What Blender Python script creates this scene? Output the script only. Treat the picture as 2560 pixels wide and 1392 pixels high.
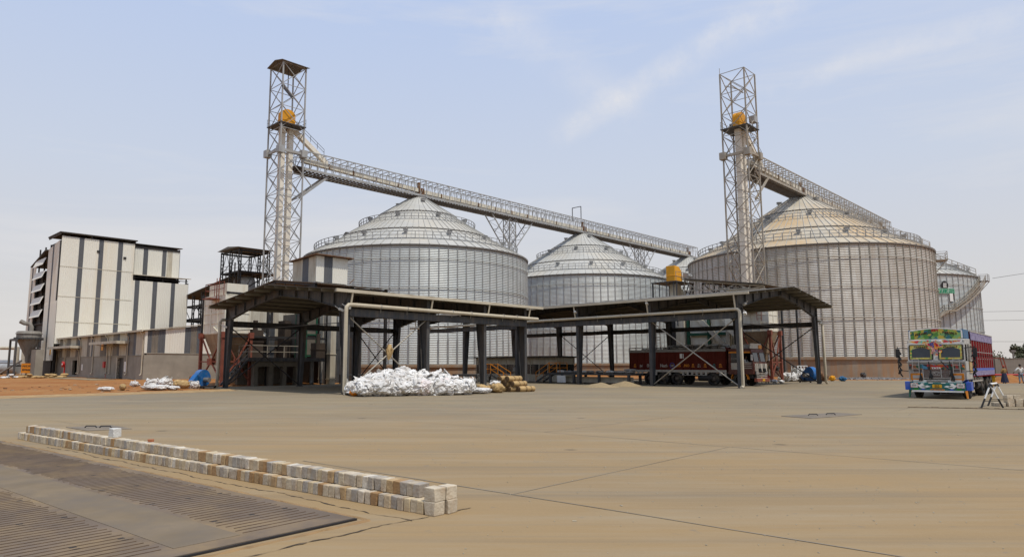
import bpy, bmesh, math, random
from mathutils import Vector, Matrix, noise
R = math.radians
random.seed(7)
scene = bpy.context.scene
for _o in list(bpy.data.objects):
    bpy.data.objects.remove(_o)
COL = scene.collection

# ------------------------------------------------------------------ camera
CAM_H = 1.65
cam_data = bpy.data.cameras.new("camera")
cam_data.sensor_fit = 'HORIZONTAL'
cam_data.sensor_width = 36.0
cam_data.lens = 24.19
cam_data.shift_x = 0.03125
cam_data.clip_start = 0.05
cam_data.clip_end = 6000
cam = bpy.data.objects.new("camera", cam_data)
COL.objects.link(cam)
cam.location = (0, 0, CAM_H)
cam.rotation_euler = (R(90 + 7.19), 0, 0)
scene.camera = cam

# ------------------------------------------------------------------ light
SUN_DIR = Vector((1.75, -2.2, 6.0)).normalized()          # towards the sun
SUN_EL = math.asin(SUN_DIR.z)
SUN_ROT = math.atan2(SUN_DIR.x, SUN_DIR.y)
sun_data = bpy.data.lights.new("sun", 'SUN')
sun_data.energy = 3.3
sun_data.angle = R(1.2)
sun_data.color = (1.0, 0.95, 0.86)
sun = bpy.data.objects.new("sun", sun_data)
COL.objects.link(sun)
sun.location = (40, -40, 120)
sun.rotation_euler = SUN_DIR.to_track_quat('Z', 'Y').to_euler()

world = bpy.data.worlds.new("World")
scene.world = world
world.use_nodes = True
wt = world.node_tree
wt.nodes.clear()
def wn(t, **k):
    n = wt.nodes.new(t)
    for a, b in k.items():
        setattr(n, a, b)
    return n
w_out = wn('ShaderNodeOutputWorld')
w_bg = wn('ShaderNodeBackground')
w_bg.inputs['Strength'].default_value = 0.105
w_sky = wn('ShaderNodeTexSky', sky_type='NISHITA', sun_disc=False, sun_elevation=SUN_EL,
           sun_rotation=SUN_ROT, altitude=500, air_density=1.0, dust_density=3.0, ozone_density=1.0)
w_tc = wn('ShaderNodeTexCoord')
w_sep = wn('ShaderNodeSeparateXYZ')
wt.links.new(w_tc.outputs['Generated'], w_sep.inputs[0])
w_ramp = wn('ShaderNodeValToRGB')          # dust-laden sky, elevation 0..~35 degrees
w_ramp.color_ramp.elements[0].position = 0.0
w_ramp.color_ramp.elements[0].color = (0.68, 0.645, 0.615, 1)
w_ramp.color_ramp.elements[1].position = 0.62
w_ramp.color_ramp.elements[1].color = (0.45, 0.59, 0.90, 1)
e = w_ramp.color_ramp.elements.new(0.10); e.color = (0.675, 0.66, 0.66, 1)
e = w_ramp.color_ramp.elements.new(0.26); e.color = (0.61, 0.665, 0.775, 1)
wt.links.new(w_sep.outputs['Z'], w_ramp.inputs[0])
w_scale = wn('ShaderNodeMix', data_type='RGBA', blend_type='MULTIPLY')
w_scale.inputs[0].default_value = 1.0
wt.links.new(w_ramp.outputs[0], w_scale.inputs[6])
w_scale.inputs[7].default_value = (10, 10, 10, 1)
w_mix = wn('ShaderNodeMix', data_type='RGBA')
w_mix.inputs[0].default_value = 0.88
wt.links.new(w_sky.outputs[0], w_mix.inputs[6])
wt.links.new(w_scale.outputs[2], w_mix.inputs[7])
# thin cirrus: streaks stretched along one direction of the sky
w_map = wn('ShaderNodeMapping')
w_map.inputs['Rotation'].default_value = (R(0), R(24), R(0))
w_map.inputs['Scale'].default_value = (0.8, 1.0, 6.0)
w_map.inputs['Location'].default_value = (0.35, 0, 0.2)
wt.links.new(w_tc.outputs['Generated'], w_map.inputs[0])
w_no = wn('ShaderNodeTexNoise')
w_no.inputs['Scale'].default_value = 1.3
w_no.inputs['Detail'].default_value = 7
w_no.inputs['Roughness'].default_value = 0.62
w_no.inputs['Distortion'].default_value = 0.35
wt.links.new(w_map.outputs[0], w_no.inputs['Vector'])
w_cr = wn('ShaderNodeMapRange')
w_cr.inputs['From Min'].default_value = 0.52
w_cr.inputs['From Max'].default_value = 0.78
w_cr.inputs['To Max'].default_value = 0.62
wt.links.new(w_no.outputs[0], w_cr.inputs[0])
w_cl = wn('ShaderNodeMix', data_type='RGBA')
wt.links.new(w_cr.outputs[0], w_cl.inputs[0])
wt.links.new(w_mix.outputs[2], w_cl.inputs[6])
w_cl.inputs[7].default_value = (7.6, 7.4, 7.3, 1)
def streak(n, mid, width, half, amt, src):
    # a band of thin cirrus along a great circle of the sky: n = normal of its plane, mid = its middle direction
    def dot(v):
        d = wn('ShaderNodeVectorMath', operation='DOT_PRODUCT'); wt.links.new(w_warp.outputs[0], d.inputs[0]); d.inputs[1].default_value = v; return d.outputs['Value']
    def mr(v, a, b, lo, hi):
        r = wn('ShaderNodeMapRange', interpolation_type='SMOOTHSTEP'); wt.links.new(v, r.inputs[0])
        for k, x in zip(('From Min', 'From Max', 'To Min', 'To Max'), (a, b, lo, hi)): r.inputs[k].default_value = x
        return r.outputs[0]
    def mul(a, b):
        m_ = wn('ShaderNodeMath', operation='MULTIPLY'); wt.links.new(a, m_.inputs[0])
        if isinstance(b, float): m_.inputs[1].default_value = b
        else: wt.links.new(b, m_.inputs[1])
        return m_.outputs[0]
    ab = wn('ShaderNodeMath', operation='ABSOLUTE'); wt.links.new(dot(n), ab.inputs[0])
    f = mul(mr(ab.outputs[0], 0.0, width, 1.0, 0.0), mr(dot(mid), math.cos(half), math.cos(half * .3), 0.0, 1.0))
    nm = wn('ShaderNodeMapRange'); wt.links.new(w_no2.outputs[0], nm.inputs[0]); nm.inputs['From Min'].default_value = .3; nm.inputs['From Max'].default_value = .62
    f = mul(mul(f, nm.outputs[0]), float(amt))
    x = wn('ShaderNodeMix', data_type='RGBA'); wt.links.new(f, x.inputs[0]); wt.links.new(src, x.inputs[6]); x.inputs[7].default_value = (8.0, 7.8, 7.7, 1)
    return x.outputs[2]
w_no2 = wn('ShaderNodeTexNoise'); w_no2.inputs['Scale'].default_value = 7; w_no2.inputs['Detail'].default_value = 8; w_no2.inputs['Roughness'].default_value = .65
wt.links.new(w_tc.outputs['Generated'], w_no2.inputs['Vector'])
w_ws = wn('ShaderNodeVectorMath', operation='SCALE'); w_ws.inputs['Scale'].default_value = 0.05; wt.links.new(w_no2.outputs['Color'], w_ws.inputs[0])
w_w2 = wn('ShaderNodeVectorMath', operation='ADD'); wt.links.new(w_ws.outputs[0], w_w2.inputs[0]); wt.links.new(w_tc.outputs['Generated'], w_w2.inputs[1])
w_warp = wn('ShaderNodeVectorMath', operation='ADD'); wt.links.new(w_w2.outputs[0], w_warp.inputs[0]); w_warp.inputs[1].default_value = (-.025, -.025, -.025)
sky_c = w_cl.outputs[2]
sky_c = streak((.4875, .2342, -.8411), (.2758, .8728, .4028), .030, R(13), .62, sky_c)
sky_c = streak((.28, .2611, -.9238), (.4964, .7843, .3721), .022, R(11), .42, sky_c)
sky_c = streak((-.5272, .4074, -.7457), (.1161, .9039, .4117), .045, R(9), .32, sky_c)
wt.links.new(sky_c, w_bg.inputs['Color'])
wt.links.new(w_bg.outputs[0], w_out.inputs['Surface'])

scene.view_settings.view_transform = 'Standard'
scene.view_settings.look = 'None'
scene.view_settings.exposure = 0.0
scene.view_settings.gamma = 1.0
scene.view_settings.use_curve_mapping = False
scene.cycles.max_bounces = 6
scene.cycles.use_denoising = True

# ------------------------------------------------------------------ helpers
S2 = math.sqrt(0.5)
def W(p, q, z=0.0):
    """plant grid (p along one street, q along the other, both at 45 degrees to the view) to world"""
    return Vector(((p - q) * S2, (p + q) * S2, z))
GRID = R(45)

class MB:
    """collects boxes, bars and tubes; build() links them as ONE mesh object"""
    def __init__(s):
        s.v = []; s.f = []; s.m = []; s.sm = []
    def face(s, pts, m=0, sm=False):
        b = len(s.v); s.v.extend([tuple(p) for p in pts]); s.f.append(list(range(b, b + len(pts)))); s.m.append(m); s.sm.append(sm)
    def add(s, verts, faces, m=0, sm=False):
        b = len(s.v); s.v.extend([tuple(p) for p in verts])
        for f in faces:
            s.f.append([b + i for i in f]); s.m.append(m); s.sm.append(sm)
    def box(s, x0, x1, y0, y1, z0, z1, m=0, M=None):
        vs = [Vector((x, y, z)) for z in (z0, z1) for x, y in ((x0, y0), (x1, y0), (x1, y1), (x0, y1))]
        if M is not None: vs = [M @ v for v in vs]
        s.add(vs, [(0, 3, 2, 1), (4, 5, 6, 7), (0, 1, 5, 4), (1, 2, 6, 5), (2, 3, 7, 6), (3, 0, 4, 7)], m)
    def bar(s, a, b, w=0.1, h=None, m=0, w2=None, h2=None):
        h = w if h is None else h
        w2 = w if w2 is None else w2; h2 = h if h2 is None else h2
        a = Vector(a); b = Vector(b); d = (b - a)
        if d.length < 1e-6: return
        d.normalize()
        up = Vector((0, 0, 1)) if abs(d.z) < 0.95 else Vector((1, 0, 0))
        x = d.cross(up).normalized(); y = x.cross(d)
        vs = []
        for c, ww, hh in ((a, w, h), (b, w2, h2)):
            for i, j in ((-1, -1), (1, -1), (1, 1), (-1, 1)):
                vs.append(c + x * (i * ww / 2) + y * (j * hh / 2))
        s.add(vs, [(0, 1, 2, 3), (4, 7, 6, 5), (0, 4, 5, 1), (1, 5, 6, 2), (2, 6, 7, 3), (3, 7, 4, 0)], m)
    def tube(s, a, b, r, n=8, m=0, r2=None, cap=True):
        r2 = r if r2 is None else r2
        a = Vector(a); b = Vector(b); d = (b - a).normalized()
        up = Vector((0, 0, 1)) if abs(d.z) < 0.95 else Vector((1, 0, 0))
        x = d.cross(up).normalized(); y = x.cross(d)
        vs = []
        for c, rr in ((a, r), (b, r2)):
            for k in range(n):
                t = 2 * math.pi * k / n
                vs.append(c + x * (math.cos(t) * rr) + y * (math.sin(t) * rr))
        s.add(vs, [(k, (k + 1) % n, n + (k + 1) % n, n + k) for k in range(n)], m, True)
        if cap:
            s.add(vs[:n], [list(range(n - 1, -1, -1))], m); s.add(vs[n:], [list(range(n))], m)
    def pipe(s, pts, r, n=8, m=0):
        pts = [Vector(p) for p in pts]
        rings = []
        ref = None
        for i, p in enumerate(pts):
            d = (pts[min(i + 1, len(pts) - 1)] - pts[max(i - 1, 0)]).normalized()
            if ref is None:
                ref = Vector((0, 0, 1)) if abs(d.z) < 0.9 else Vector((1, 0, 0))
            x = d.cross(ref).normalized(); y = x.cross(d); ref = y
            rr = r[i] if isinstance(r, (list, tuple)) else r
            rings.append([p + x * (math.cos(2 * math.pi * k / n) * rr) + y * (math.sin(2 * math.pi * k / n) * rr) for k in range(n)])
        vs = [v for ring in rings for v in ring]
        fs = []
        for i in range(len(pts) - 1):
            for k in range(n):
                fs.append((i * n + k, i * n + (k + 1) % n, (i + 1) * n + (k + 1) % n, (i + 1) * n + k))
        s.add(vs, fs, m, True)
        s.add(rings[0], [list(range(n - 1, -1, -1))], m); s.add(rings[-1], [list(range(n))], m)
    def lathe(s, prof, n=32, m=0, c=(0, 0), sm=True, a0=0.0, a1=2 * math.pi):
        full = abs(a1 - a0 - 2 * math.pi) < 1e-6
        k = n if full else n + 1
        vs = []
        for r, z in prof:
            for i in range(k):
                t = a0 + (a1 - a0) * i / n
                vs.append((c[0] + r * math.cos(t), c[1] + r * math.sin(t), z))
        fs = []
        for j in range(len(prof) - 1):
            for i in range(n):
                i2 = (i + 1) % k
                fs.append((j * k + i, j * k + i2, (j + 1) * k + i2, (j + 1) * k + i))
        s.add(vs, fs, m, sm)
    def prism(s, poly, ext, m=0, m_side=None):
        """poly: list of 3-D points (planar), ext: extrusion vector"""
        n = len(poly); ext = Vector(ext)
        a = [Vector(p) for p in poly]; b = [p + ext for p in a]
        s.add(a, [list(range(n - 1, -1, -1))], m); s.add(b, [list(range(n))], m)
        ms = m if m_side is None else m_side
        s.add(a + b, [(i, (i + 1) % n, n + (i + 1) % n, n + i) for i in range(n)], ms)
    def mesh(s, name, mats):
        me = bpy.data.meshes.new(name)
        me.from_pydata(s.v, [], s.f)
        for mt in (mats if isinstance(mats, (list, tuple)) else [mats]):
            me.materials.append(mt)
        me.polygons.foreach_set('material_index', s.m)
        me.polygons.foreach_set('use_smooth', s.sm)
        me.update()
        return me
    def build(s, name, mats, parent=None, fix=True, bevel=0, **kw):
        me = s.mesh(name, mats)
        if fix or bevel:
            bm = bmesh.new(); bm.from_mesh(me)
            if bevel:
                bmesh.ops.remove_doubles(bm, verts=bm.verts, dist=1e-4)
                bmesh.ops.bevel(bm, geom=[ed for ed in bm.edges if len(ed.link_faces) == 2 and ed.calc_face_angle(0) > 0.5],
                                offset=bevel, segments=2, affect='EDGES', profile=0.5)
            bmesh.ops.recalc_face_normals(bm, faces=bm.faces)
            bm.to_mesh(me); bm.free()
        return link(name, me, parent, **kw)

def link(name, data, parent=None, loc=None, rot=None, label=None, cat=None, group=None, kind=None):
    o = bpy.data.objects.new(name, data)
    COL.objects.link(o)
    if parent is not None: o.parent = parent
    if loc is not None: o.location = loc
    if rot is not None: o.rotation_euler = rot if isinstance(rot, (tuple, list)) else (0, 0, rot)
    tag(o, label, cat, group, kind)
    return o
def tag(o, label=None, cat=None, group=None, kind=None):
    if label: o['label'] = label
    if cat: o['category'] = cat
    if group: o['group'] = group
    if kind: o['kind'] = kind
    return o
def empty(name, loc, rot=0.0, label=None, cat=None, group=None):
    return link(name, None, None, loc, rot, label, cat, group)
def copy_tree(o, parent=None):
    c = o.copy(); COL.objects.link(c)
    if parent is not None: c.parent = parent
    for ch in o.children:
        copy_tree(ch, c)
    return c

# ------------------------------------------------------------------ materials
def mat(name, col, rough=0.75, metal=0.0, var=0.12, sc=1.5, col2=None, amt=0.5, sc2=0.4, streak=False,
        bump=0.0, bsc=20.0, rnd=0.0, spec=0.3, lo=0.45, hi=0.7):
    """base colour with fine tonal variation, an optional second colour (dust, rust, stains) in noise patches or vertical streaks"""
    m = bpy.data.materials.new(name); m.use_nodes = True
    nt = m.node_tree; N = nt.nodes; L = nt.links
    bs = N['Principled BSDF']
    bs.inputs['Roughness'].default_value = rough
    bs.inputs['Metallic'].default_value = metal
    bs.inputs['Specular IOR Level'].default_value = spec
    tc = N.new('ShaderNodeTexCoord')
    vec = tc.outputs['Object']
    if rnd:
        oi = N.new('ShaderNodeObjectInfo')
        ad = N.new('ShaderNodeVectorMath'); ad.operation = 'MULTIPLY_ADD'
        L.new(oi.outputs['Random'], ad.inputs[0]); ad.inputs[1].default_value = (37, 53, 71); L.new(vec, ad.inputs[2])
        vec = ad.outputs[0]
    n1 = N.new('ShaderNodeTexNoise'); n1.inputs['Scale'].default_value = sc; n1.inputs['Detail'].default_value = 6
    L.new(vec, n1.inputs['Vector'])
    mr = N.new('ShaderNodeMapRange'); mr.inputs['From Min'].default_value = 0.3; mr.inputs['From Max'].default_value = 0.7
    mr.inputs['To Min'].default_value = 1 - var; mr.inputs['To Max'].default_value = 1 + var
    L.new(n1.outputs[0], mr.inputs[0])
    hs = N.new('ShaderNodeHueSaturation'); hs.inputs['Color'].default_value = (*col, 1)
    val = mr.outputs[0]
    if rnd:
        mm = N.new('ShaderNodeMapRange'); mm.inputs['To Min'].default_value = 1 - rnd; mm.inputs['To Max'].default_value = 1 + rnd
        L.new(oi.outputs['Random'], mm.inputs[0])
        mu = N.new('ShaderNodeMath'); mu.operation = 'MULTIPLY'; L.new(val, mu.inputs[0]); L.new(mm.outputs[0], mu.inputs[1]); val = mu.outputs[0]
    L.new(val, hs.inputs['Value'])
    c = hs.outputs[0]
    if col2 is not None:
        mp = N.new('ShaderNodeMapping')
        mp.inputs['Scale'].default_value = (sc2 * 6, sc2 * 6, sc2 * 0.5) if streak else (sc2, sc2, sc2)
        L.new(vec, mp.inputs[0])
        n2 = N.new('ShaderNodeTexNoise'); n2.inputs['Scale'].default_value = 1.0; n2.inputs['Detail'].default_value = 8; n2.inputs['Roughness'].default_value = 0.65
        L.new(mp.outputs[0], n2.inputs['Vector'])
        m2 = N.new('ShaderNodeMapRange'); m2.inputs['From Min'].default_value = lo; m2.inputs['From Max'].default_value = hi; m2.inputs['To Max'].default_value = amt
        L.new(n2.outputs[0], m2.inputs[0])
        mx = N.new('ShaderNodeMix'); mx.data_type = 'RGBA'
        L.new(m2.outputs[0], mx.inputs[0]); L.new(c, mx.inputs[6]); mx.inputs[7].default_value = (*col2, 1)
        c = mx.outputs[2]
    L.new(c, bs.inputs['Base Color'])
    if bump:
        nb = N.new('ShaderNodeTexNoise'); nb.inputs['Scale'].default_value = bsc; nb.inputs['Detail'].default_value = 4
        L.new(vec, nb.inputs['Vector'])
        b = N.new('ShaderNodeBump'); b.inputs['Strength'].default_value = bump; b.inputs['Distance'].default_value = 0.05
        L.new(nb.outputs[0], b.inputs['Height']); L.new(b.outputs[0], bs.inputs['Normal'])
    return m

DUST = (0.36, 0.27, 0.17)
M = {}
M['steel_dark'] = mat('dark_painted_steel', (0.050, 0.052, 0.055), 0.55, var=0.2, col2=(0.16, 0.125, 0.09), amt=0.55, sc2=0.7, streak=True)
M['steel_black'] = mat('black_steel', (0.022, 0.021, 0.021), 0.6, var=0.25, col2=(0.07, 0.05, 0.035), amt=0.5, sc2=0.8)
M['galv'] = mat('galvanised_steel', (0.34, 0.34, 0.325), 0.5, 0.15, var=0.18, sc=0.9, col2=(0.30, 0.25, 0.18), amt=0.55, sc2=0.6)
M['galv_dark'] = mat('weathered_galvanised_steel', (0.19, 0.185, 0.175), 0.55, 0.3, var=0.2, col2=(0.2, 0.15, 0.1), amt=0.5, sc2=0.6)
M['galv_tan'] = mat('dusty_galvanised_steel', (0.35, 0.32, 0.265), 0.6, 0.2, var=0.18, col2=(0.33, 0.24, 0.14), amt=0.7, sc2=0.5)
M['cream'] = mat('cream_painted_steel', (0.66, 0.62, 0.51), 0.55, var=0.06, col2=(0.45, 0.33, 0.19), amt=0.45, sc2=0.35, streak=True)
M['cream_dusty'] = mat('dusty_cream_sheet', (0.50, 0.455, 0.36), 0.65, var=0.08, col2=(0.30, 0.23, 0.15), amt=0.6, sc2=0.5, streak=True)
M['white_sheet'] = mat('off_white_profiled_sheet', (0.705, 0.675, 0.585), 0.5, var=0.03, sc=0.3, col2=(0.66, 0.54, 0.36), amt=0.55, sc2=0.05, streak=True, lo=0.54, hi=0.72)
M['grey_sheet'] = mat('slate_grey_profiled_sheet', (0.098, 0.104, 0.113), 0.5, var=0.08, col2=(0.16, 0.14, 0.12), amt=0.4, sc2=0.2, streak=True)
M['translucent'] = mat('brown_translucent_sheet', (0.165, 0.145, 0.12), 0.45, var=0.2, sc=0.8, col2=(0.25, 0.2, 0.14), amt=0.5, sc2=0.4, streak=True)
M['rust'] = mat('red_oxide_steel', (0.215, 0.060, 0.035), 0.7, var=0.2, col2=(0.12, 0.06, 0.04), amt=0.5, sc2=1.0)
M['rust_brown'] = mat('rusty_sheet', (0.17, 0.085, 0.04), 0.8, var=0.3, col2=(0.09, 0.06, 0.04), amt=0.6, sc2=1.2)
M['yellow'] = mat('machine_yellow_paint', (0.70, 0.315, 0.012), 0.45, var=0.06, col2=(0.45, 0.19, 0.02), amt=0.3, sc2=1.0)
M['orange'] = mat('orange_safety_paint', (0.62, 0.21, 0.015), 0.5, var=0.1, col2=(0.35, 0.13, 0.03), amt=0.4, sc2=2.0)
M['blue'] = mat('blue_paint', (0.012, 0.115, 0.33), 0.4, var=0.12, col2=DUST, amt=0.3, sc2=2)
M['green'] = mat('dark_green_paint', (0.012, 0.075, 0.042), 0.5, var=0.15, col2=(0.1, 0.1, 0.06), amt=0.35, sc2=1)
M['concrete'] = mat('stained_concrete', (0.285, 0.255, 0.205), 0.9, var=0.14, sc=0.8, col2=(0.20, 0.175, 0.14), amt=0.7, sc2=0.25, bump=0.25, bsc=9)
M['roof_grey'] = mat('dusty_roof_sheet', (0.13, 0.115, 0.095), 0.7, var=0.12, col2=(0.2, 0.16, 0.11), amt=0.5, sc2=0.5)
M['roof_dark'] = mat('dark_roof_sheet', (0.06, 0.055, 0.05), 0.7, var=0.15, col2=(0.12, 0.09, 0.06), amt=0.5, sc2=0.6)
M['pipe'] = mat('cream_plastic_pipe', (0.50, 0.44, 0.33), 0.5, var=0.06, col2=(0.33, 0.26, 0.17), amt=0.5, sc2=0.5)
M['rubber'] = mat('tyre_rubber', (0.028, 0.026, 0.024), 0.85, var=0.2, sc=6, col2=(0.15, 0.115, 0.075), amt=0.6, sc2=2.5)
M['glass_dark'] = mat('dark_window_glass', (0.018, 0.020, 0.022), 0.12, var=0.1, spec=0.6)
M['black'] = mat('black_cloth', (0.012, 0.012, 0.013), 0.8, var=0.2)
M['white'] = mat('white_paint', (0.72, 0.71, 0.67), 0.45, var=0.05, sc=5, col2=DUST, amt=0.25, sc2=2)
M['chrome'] = mat('bright_metal', (0.36, 0.35, 0.34), 0.35, 0.6, var=0.08, sc=6)
M['red'] = mat('red_paint', (0.45, 0.020, 0.018), 0.5, var=0.12, col2=(0.2, 0.05, 0.03), amt=0.3, sc2=1)
M['jute'] = mat('jute_sacking', (0.43, 0.29, 0.13), 0.95, var=0.16, sc=7, rnd=0.14, col2=(0.27, 0.17, 0.08), amt=0.55, sc2=3.0, bump=0.5, bsc=60)
M['plastic_sack'] = mat('white_woven_plastic', (0.66, 0.645, 0.61), 0.6, var=0.12, sc=4, rnd=0.12, col2=(0.45, 0.37, 0.29), amt=0.6, sc2=3.2, bump=0.6, bsc=14)  # brown patches: stain plus darker shading painted in for the folds
M['sack_pink'] = mat('printed_woven_plastic', (0.66, 0.60, 0.57), 0.6, var=0.14, sc=4, rnd=0.1, col2=(0.48, 0.30, 0.26), amt=0.4, sc2=4.0, lo=0.55, hi=0.62, bump=0.6, bsc=14)
M['sack_grey'] = mat('grey_grain_sack', (0.30, 0.285, 0.26), 0.7, var=0.15, sc=4, rnd=0.25, col2=(0.2, 0.17, 0.13), amt=0.5, sc2=3, bump=0.4, bsc=18)
M['grain'] = mat('spilt_grain', (0.30, 0.225, 0.125), 0.95, var=0.15, sc=9, bump=0.5, bsc=70)
M['cardboard'] = mat('brown_cardboard', (0.33, 0.215, 0.115), 0.9, var=0.12, sc=4)
# ------------------------------------------------------------------ ground
def ground_mat(name, base, second, third, s1, s2, grit, bump=0.3, stretch=1.0, fine=0.12):
    """earth or concrete: two broad tones in patches, a third in finer patches, and grit"""
    m = bpy.data.materials.new(name); m.use_nodes = True
    nt = m.node_tree; N = nt.nodes; L = nt.links
    bs = N['Principled BSDF']; bs.inputs['Roughness'].default_value = 0.92; bs.inputs['Specular IOR Level'].default_value = 0.15
    tc = N.new('ShaderNodeTexCoord')
    def nz(scale, detail=6, rough=0.6, sx=1.0, dist=0.0):
        mp = N.new('ShaderNodeMapping'); mp.inputs['Scale'].default_value = (scale * sx, scale, scale)
        L.new(tc.outputs['Object'], mp.inputs[0])
        n = N.new('ShaderNodeTexNoise'); n.inputs['Scale'].default_value = 1; n.inputs['Detail'].default_value = detail
        n.inputs['Roughness'].default_value = rough; n.inputs['Distortion'].default_value = dist
        L.new(mp.outputs[0], n.inputs['Vector']); return n.outputs[0]
    def rng(v, a, b, lo=0.0, hi=1.0):
        r = N.new('ShaderNodeMapRange'); r.inputs['From Min'].default_value = a; r.inputs['From Max'].default_value = b
        r.inputs['To Min'].default_value = lo; r.inputs['To Max'].default_value = hi; L.new(v, r.inputs[0]); return r.outputs[0]
    def mix(f, a, b, bt='MIX'):
        x = N.new('ShaderNodeMix'); x.data_type = 'RGBA'; x.blend_type = bt
        if isinstance(f, float): x.inputs[0].default_value = f
        else: L.new(f, x.inputs[0])
        for k, c in ((6, a), (7, b)):
            if isinstance(c, tuple): x.inputs[k].default_value = (*c, 1)
            else: L.new(c, x.inputs[k])
        return x.outputs[2]
    c = mix(rng(nz(s1, 5, 0.55), 0.38, 0.62), base, second)
    c = mix(rng(nz(s2, 8, 0.7, stretch, 0.4), 0.48, 0.72, 0, 0.75), c, third)
    g = rng(nz(grit, 4, 0.7), 0.3, 0.7, 1 - fine, 1 + fine)
    h = N.new('ShaderNodeHueSaturation'); L.new(c, h.inputs['Color']); L.new(g, h.inputs['Value'])
    L.new(h.outputs[0], bs.inputs['Base Color'])
    b = N.new('ShaderNodeBump'); b.inputs['Strength'].default_value = bump; b.inputs['Distance'].default_value = 0.02
    L.new(nz(grit * 0.6, 6, 0.7), b.inputs['Height']); L.new(b.outputs[0], bs.inputs['Normal'])
    return m, N, L, bs, h, nz, rng, mix

M['dirt'] = ground_mat('red_laterite_earth', (0.305, 0.138, 0.042), (0.25, 0.092, 0.024), (0.35, 0.205, 0.085), 0.10, 0.45, 14, 0.6)[0]
yard_tuple = ground_mat('dusty_trowelled_concrete', (0.248, 0.194, 0.116), (0.195, 0.160, 0.109), (0.275, 0.223, 0.147), 0.07, 0.35, 26, 0.2, 0.45, 0.15)
M['yard'], N, L, bs, hsv, nz, rng, mixc = yard_tuple
# ochre dust tracked off the weighbridge, thickest around it, in ragged patches; broom streaks; small scuffs
geo = N.new('ShaderNodeTexCoord')
ds = N.new('ShaderNodeVectorMath'); ds.operation = 'DISTANCE'
L.new(geo.outputs['Object'], ds.inputs[0]); ds.inputs[1].default_value = (-0.5, 5.0, 0)
near = rng(ds.outputs['Value'], 5.0, 24.0, 1.0, 0.0)
ad = N.new('ShaderNodeMath'); ad.operation = 'MULTIPLY_ADD'
L.new(nz(0.6, 8, 0.7), ad.inputs[0]); ad.inputs[1].default_value = 1.5; ad.inputs[2].default_value = -0.65
mu = N.new('ShaderNodeMath'); mu.operation = 'MULTIPLY_ADD'; mu.use_clamp = True
L.new(near, mu.inputs[0]); mu.inputs[1].default_value = 0.95; L.new(ad.outputs[0], mu.inputs[2])
m3 = N.new('ShaderNodeMath'); m3.operation = 'MULTIPLY'; L.new(mu.outputs[0], m3.inputs[0]); m3.inputs[1].default_value = 0.8
dusty = mixc(m3.outputs[0], hsv.outputs[0], (0.300, 0.200, 0.095))
tyre = rng(nz(0.16, 4, 0.5, 0.35), 0.52, 0.70, 0.0, 0.42)           # grey worn lanes
dusty = mixc(tyre, dusty, (0.165, 0.139, 0.100))
streak = rng(nz(1.0, 5, 0.75, 0.12), 0.48, 0.76, 0.0, 0.5)          # pale streaks left by sweeping
dusty = mixc(streak, dusty, (0.320, 0.270, 0.190))
scuff = rng(nz(2.6, 3, 0.6), 0.66, 0.74, 0.0, 0.45)
dusty = mixc(scuff, dusty, (0.17, 0.15, 0.125))
mpl = N.new('ShaderNodeMapping'); mpl.inputs['Rotation'].default_value = (0, 0, R(-48)); mpl.inputs['Scale'].default_value = (0.045, 1.7, 1)
L.new(geo.outputs['Object'], mpl.inputs[0])
lane_n = N.new('ShaderNodeTexNoise'); lane_n.inputs['Scale'].default_value = 1; lane_n.inputs['Detail'].default_value = 5; lane_n.inputs['Roughness'].default_value = .7; L.new(mpl.outputs[0], lane_n.inputs['Vector'])
dusty = mixc(rng(lane_n.outputs[0], 0.52, 0.70, 0.0, 0.38), dusty, (0.150, 0.126, 0.096))       # rubber marks along the lanes
mpk = N.new('ShaderNodeMapping'); mpk.inputs['Rotation'].default_value = (0, 0, R(20)); mpk.inputs['Scale'].default_value = (0.03, 1.1, 1)
L.new(geo.outputs['Object'], mpk.inputs[0])
lane_k = N.new('ShaderNodeTexNoise'); lane_k.inputs['Scale'].default_value = 1; lane_k.inputs['Detail'].default_value = 6; lane_k.inputs['Roughness'].default_value = .7; lane_k.inputs['Distortion'].default_value = .6; L.new(mpk.outputs[0], lane_k.inputs['Vector'])
dusty = mixc(rng(lane_k.outputs[0], 0.56, 0.70, 0.0, 0.30), dusty, (0.165, 0.140, 0.105))
spots = N.new('ShaderNodeTexVoronoi'); spots.inputs['Scale'].default_value = 0.42; L.new(geo.outputs['Object'], spots.inputs['Vector'])
dusty = mixc(rng(spots.outputs['Distance'], 0.03, 0.075, 0.6, 0.0), dusty, (0.075, 0.062, 0.05))     # oil drips
L.new(dusty, bs.inputs['Base Color'])

YARD = [(-80, -120), (92, -120), (92, -30), (83, 10), (79.5, 11.6), (84, 17), (89, 21.3), (84, 26.6), (75.5, 29.4), (70, 34), (68, 62), (46, 62), (43, 54),
        (22.2, 52.6), (21.5, 44.2), (13, 42.6), (0, 41.2), (-80, 36)]
def inside(p, q):
    c = False; n = len(YARD)
    for i in range(n):
        x1, y1 = YARD[i]; x2, y2 = YARD[(i + 1) % n]
        if (y1 > q) != (y2 > q) and p < (x2 - x1) * (q - y1) / (y2 - y1) + x1: c = not c
    return c
def edge_dist(p, q):
    d = 1e9
    for i in range(len(YARD)):
        x1, y1 = YARD[i]; x2, y2 = YARD[(i + 1) % len(YARD)]
        t = max(0, min(1, ((p - x1) * (x2 - x1) + (q - y1) * (y2 - y1)) / ((x2 - x1) ** 2 + (y2 - y1) ** 2)))
        d = min(d, math.hypot(p - x1 - t * (x2 - x1), q - y1 - t * (y2 - y1)))
    return d
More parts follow.
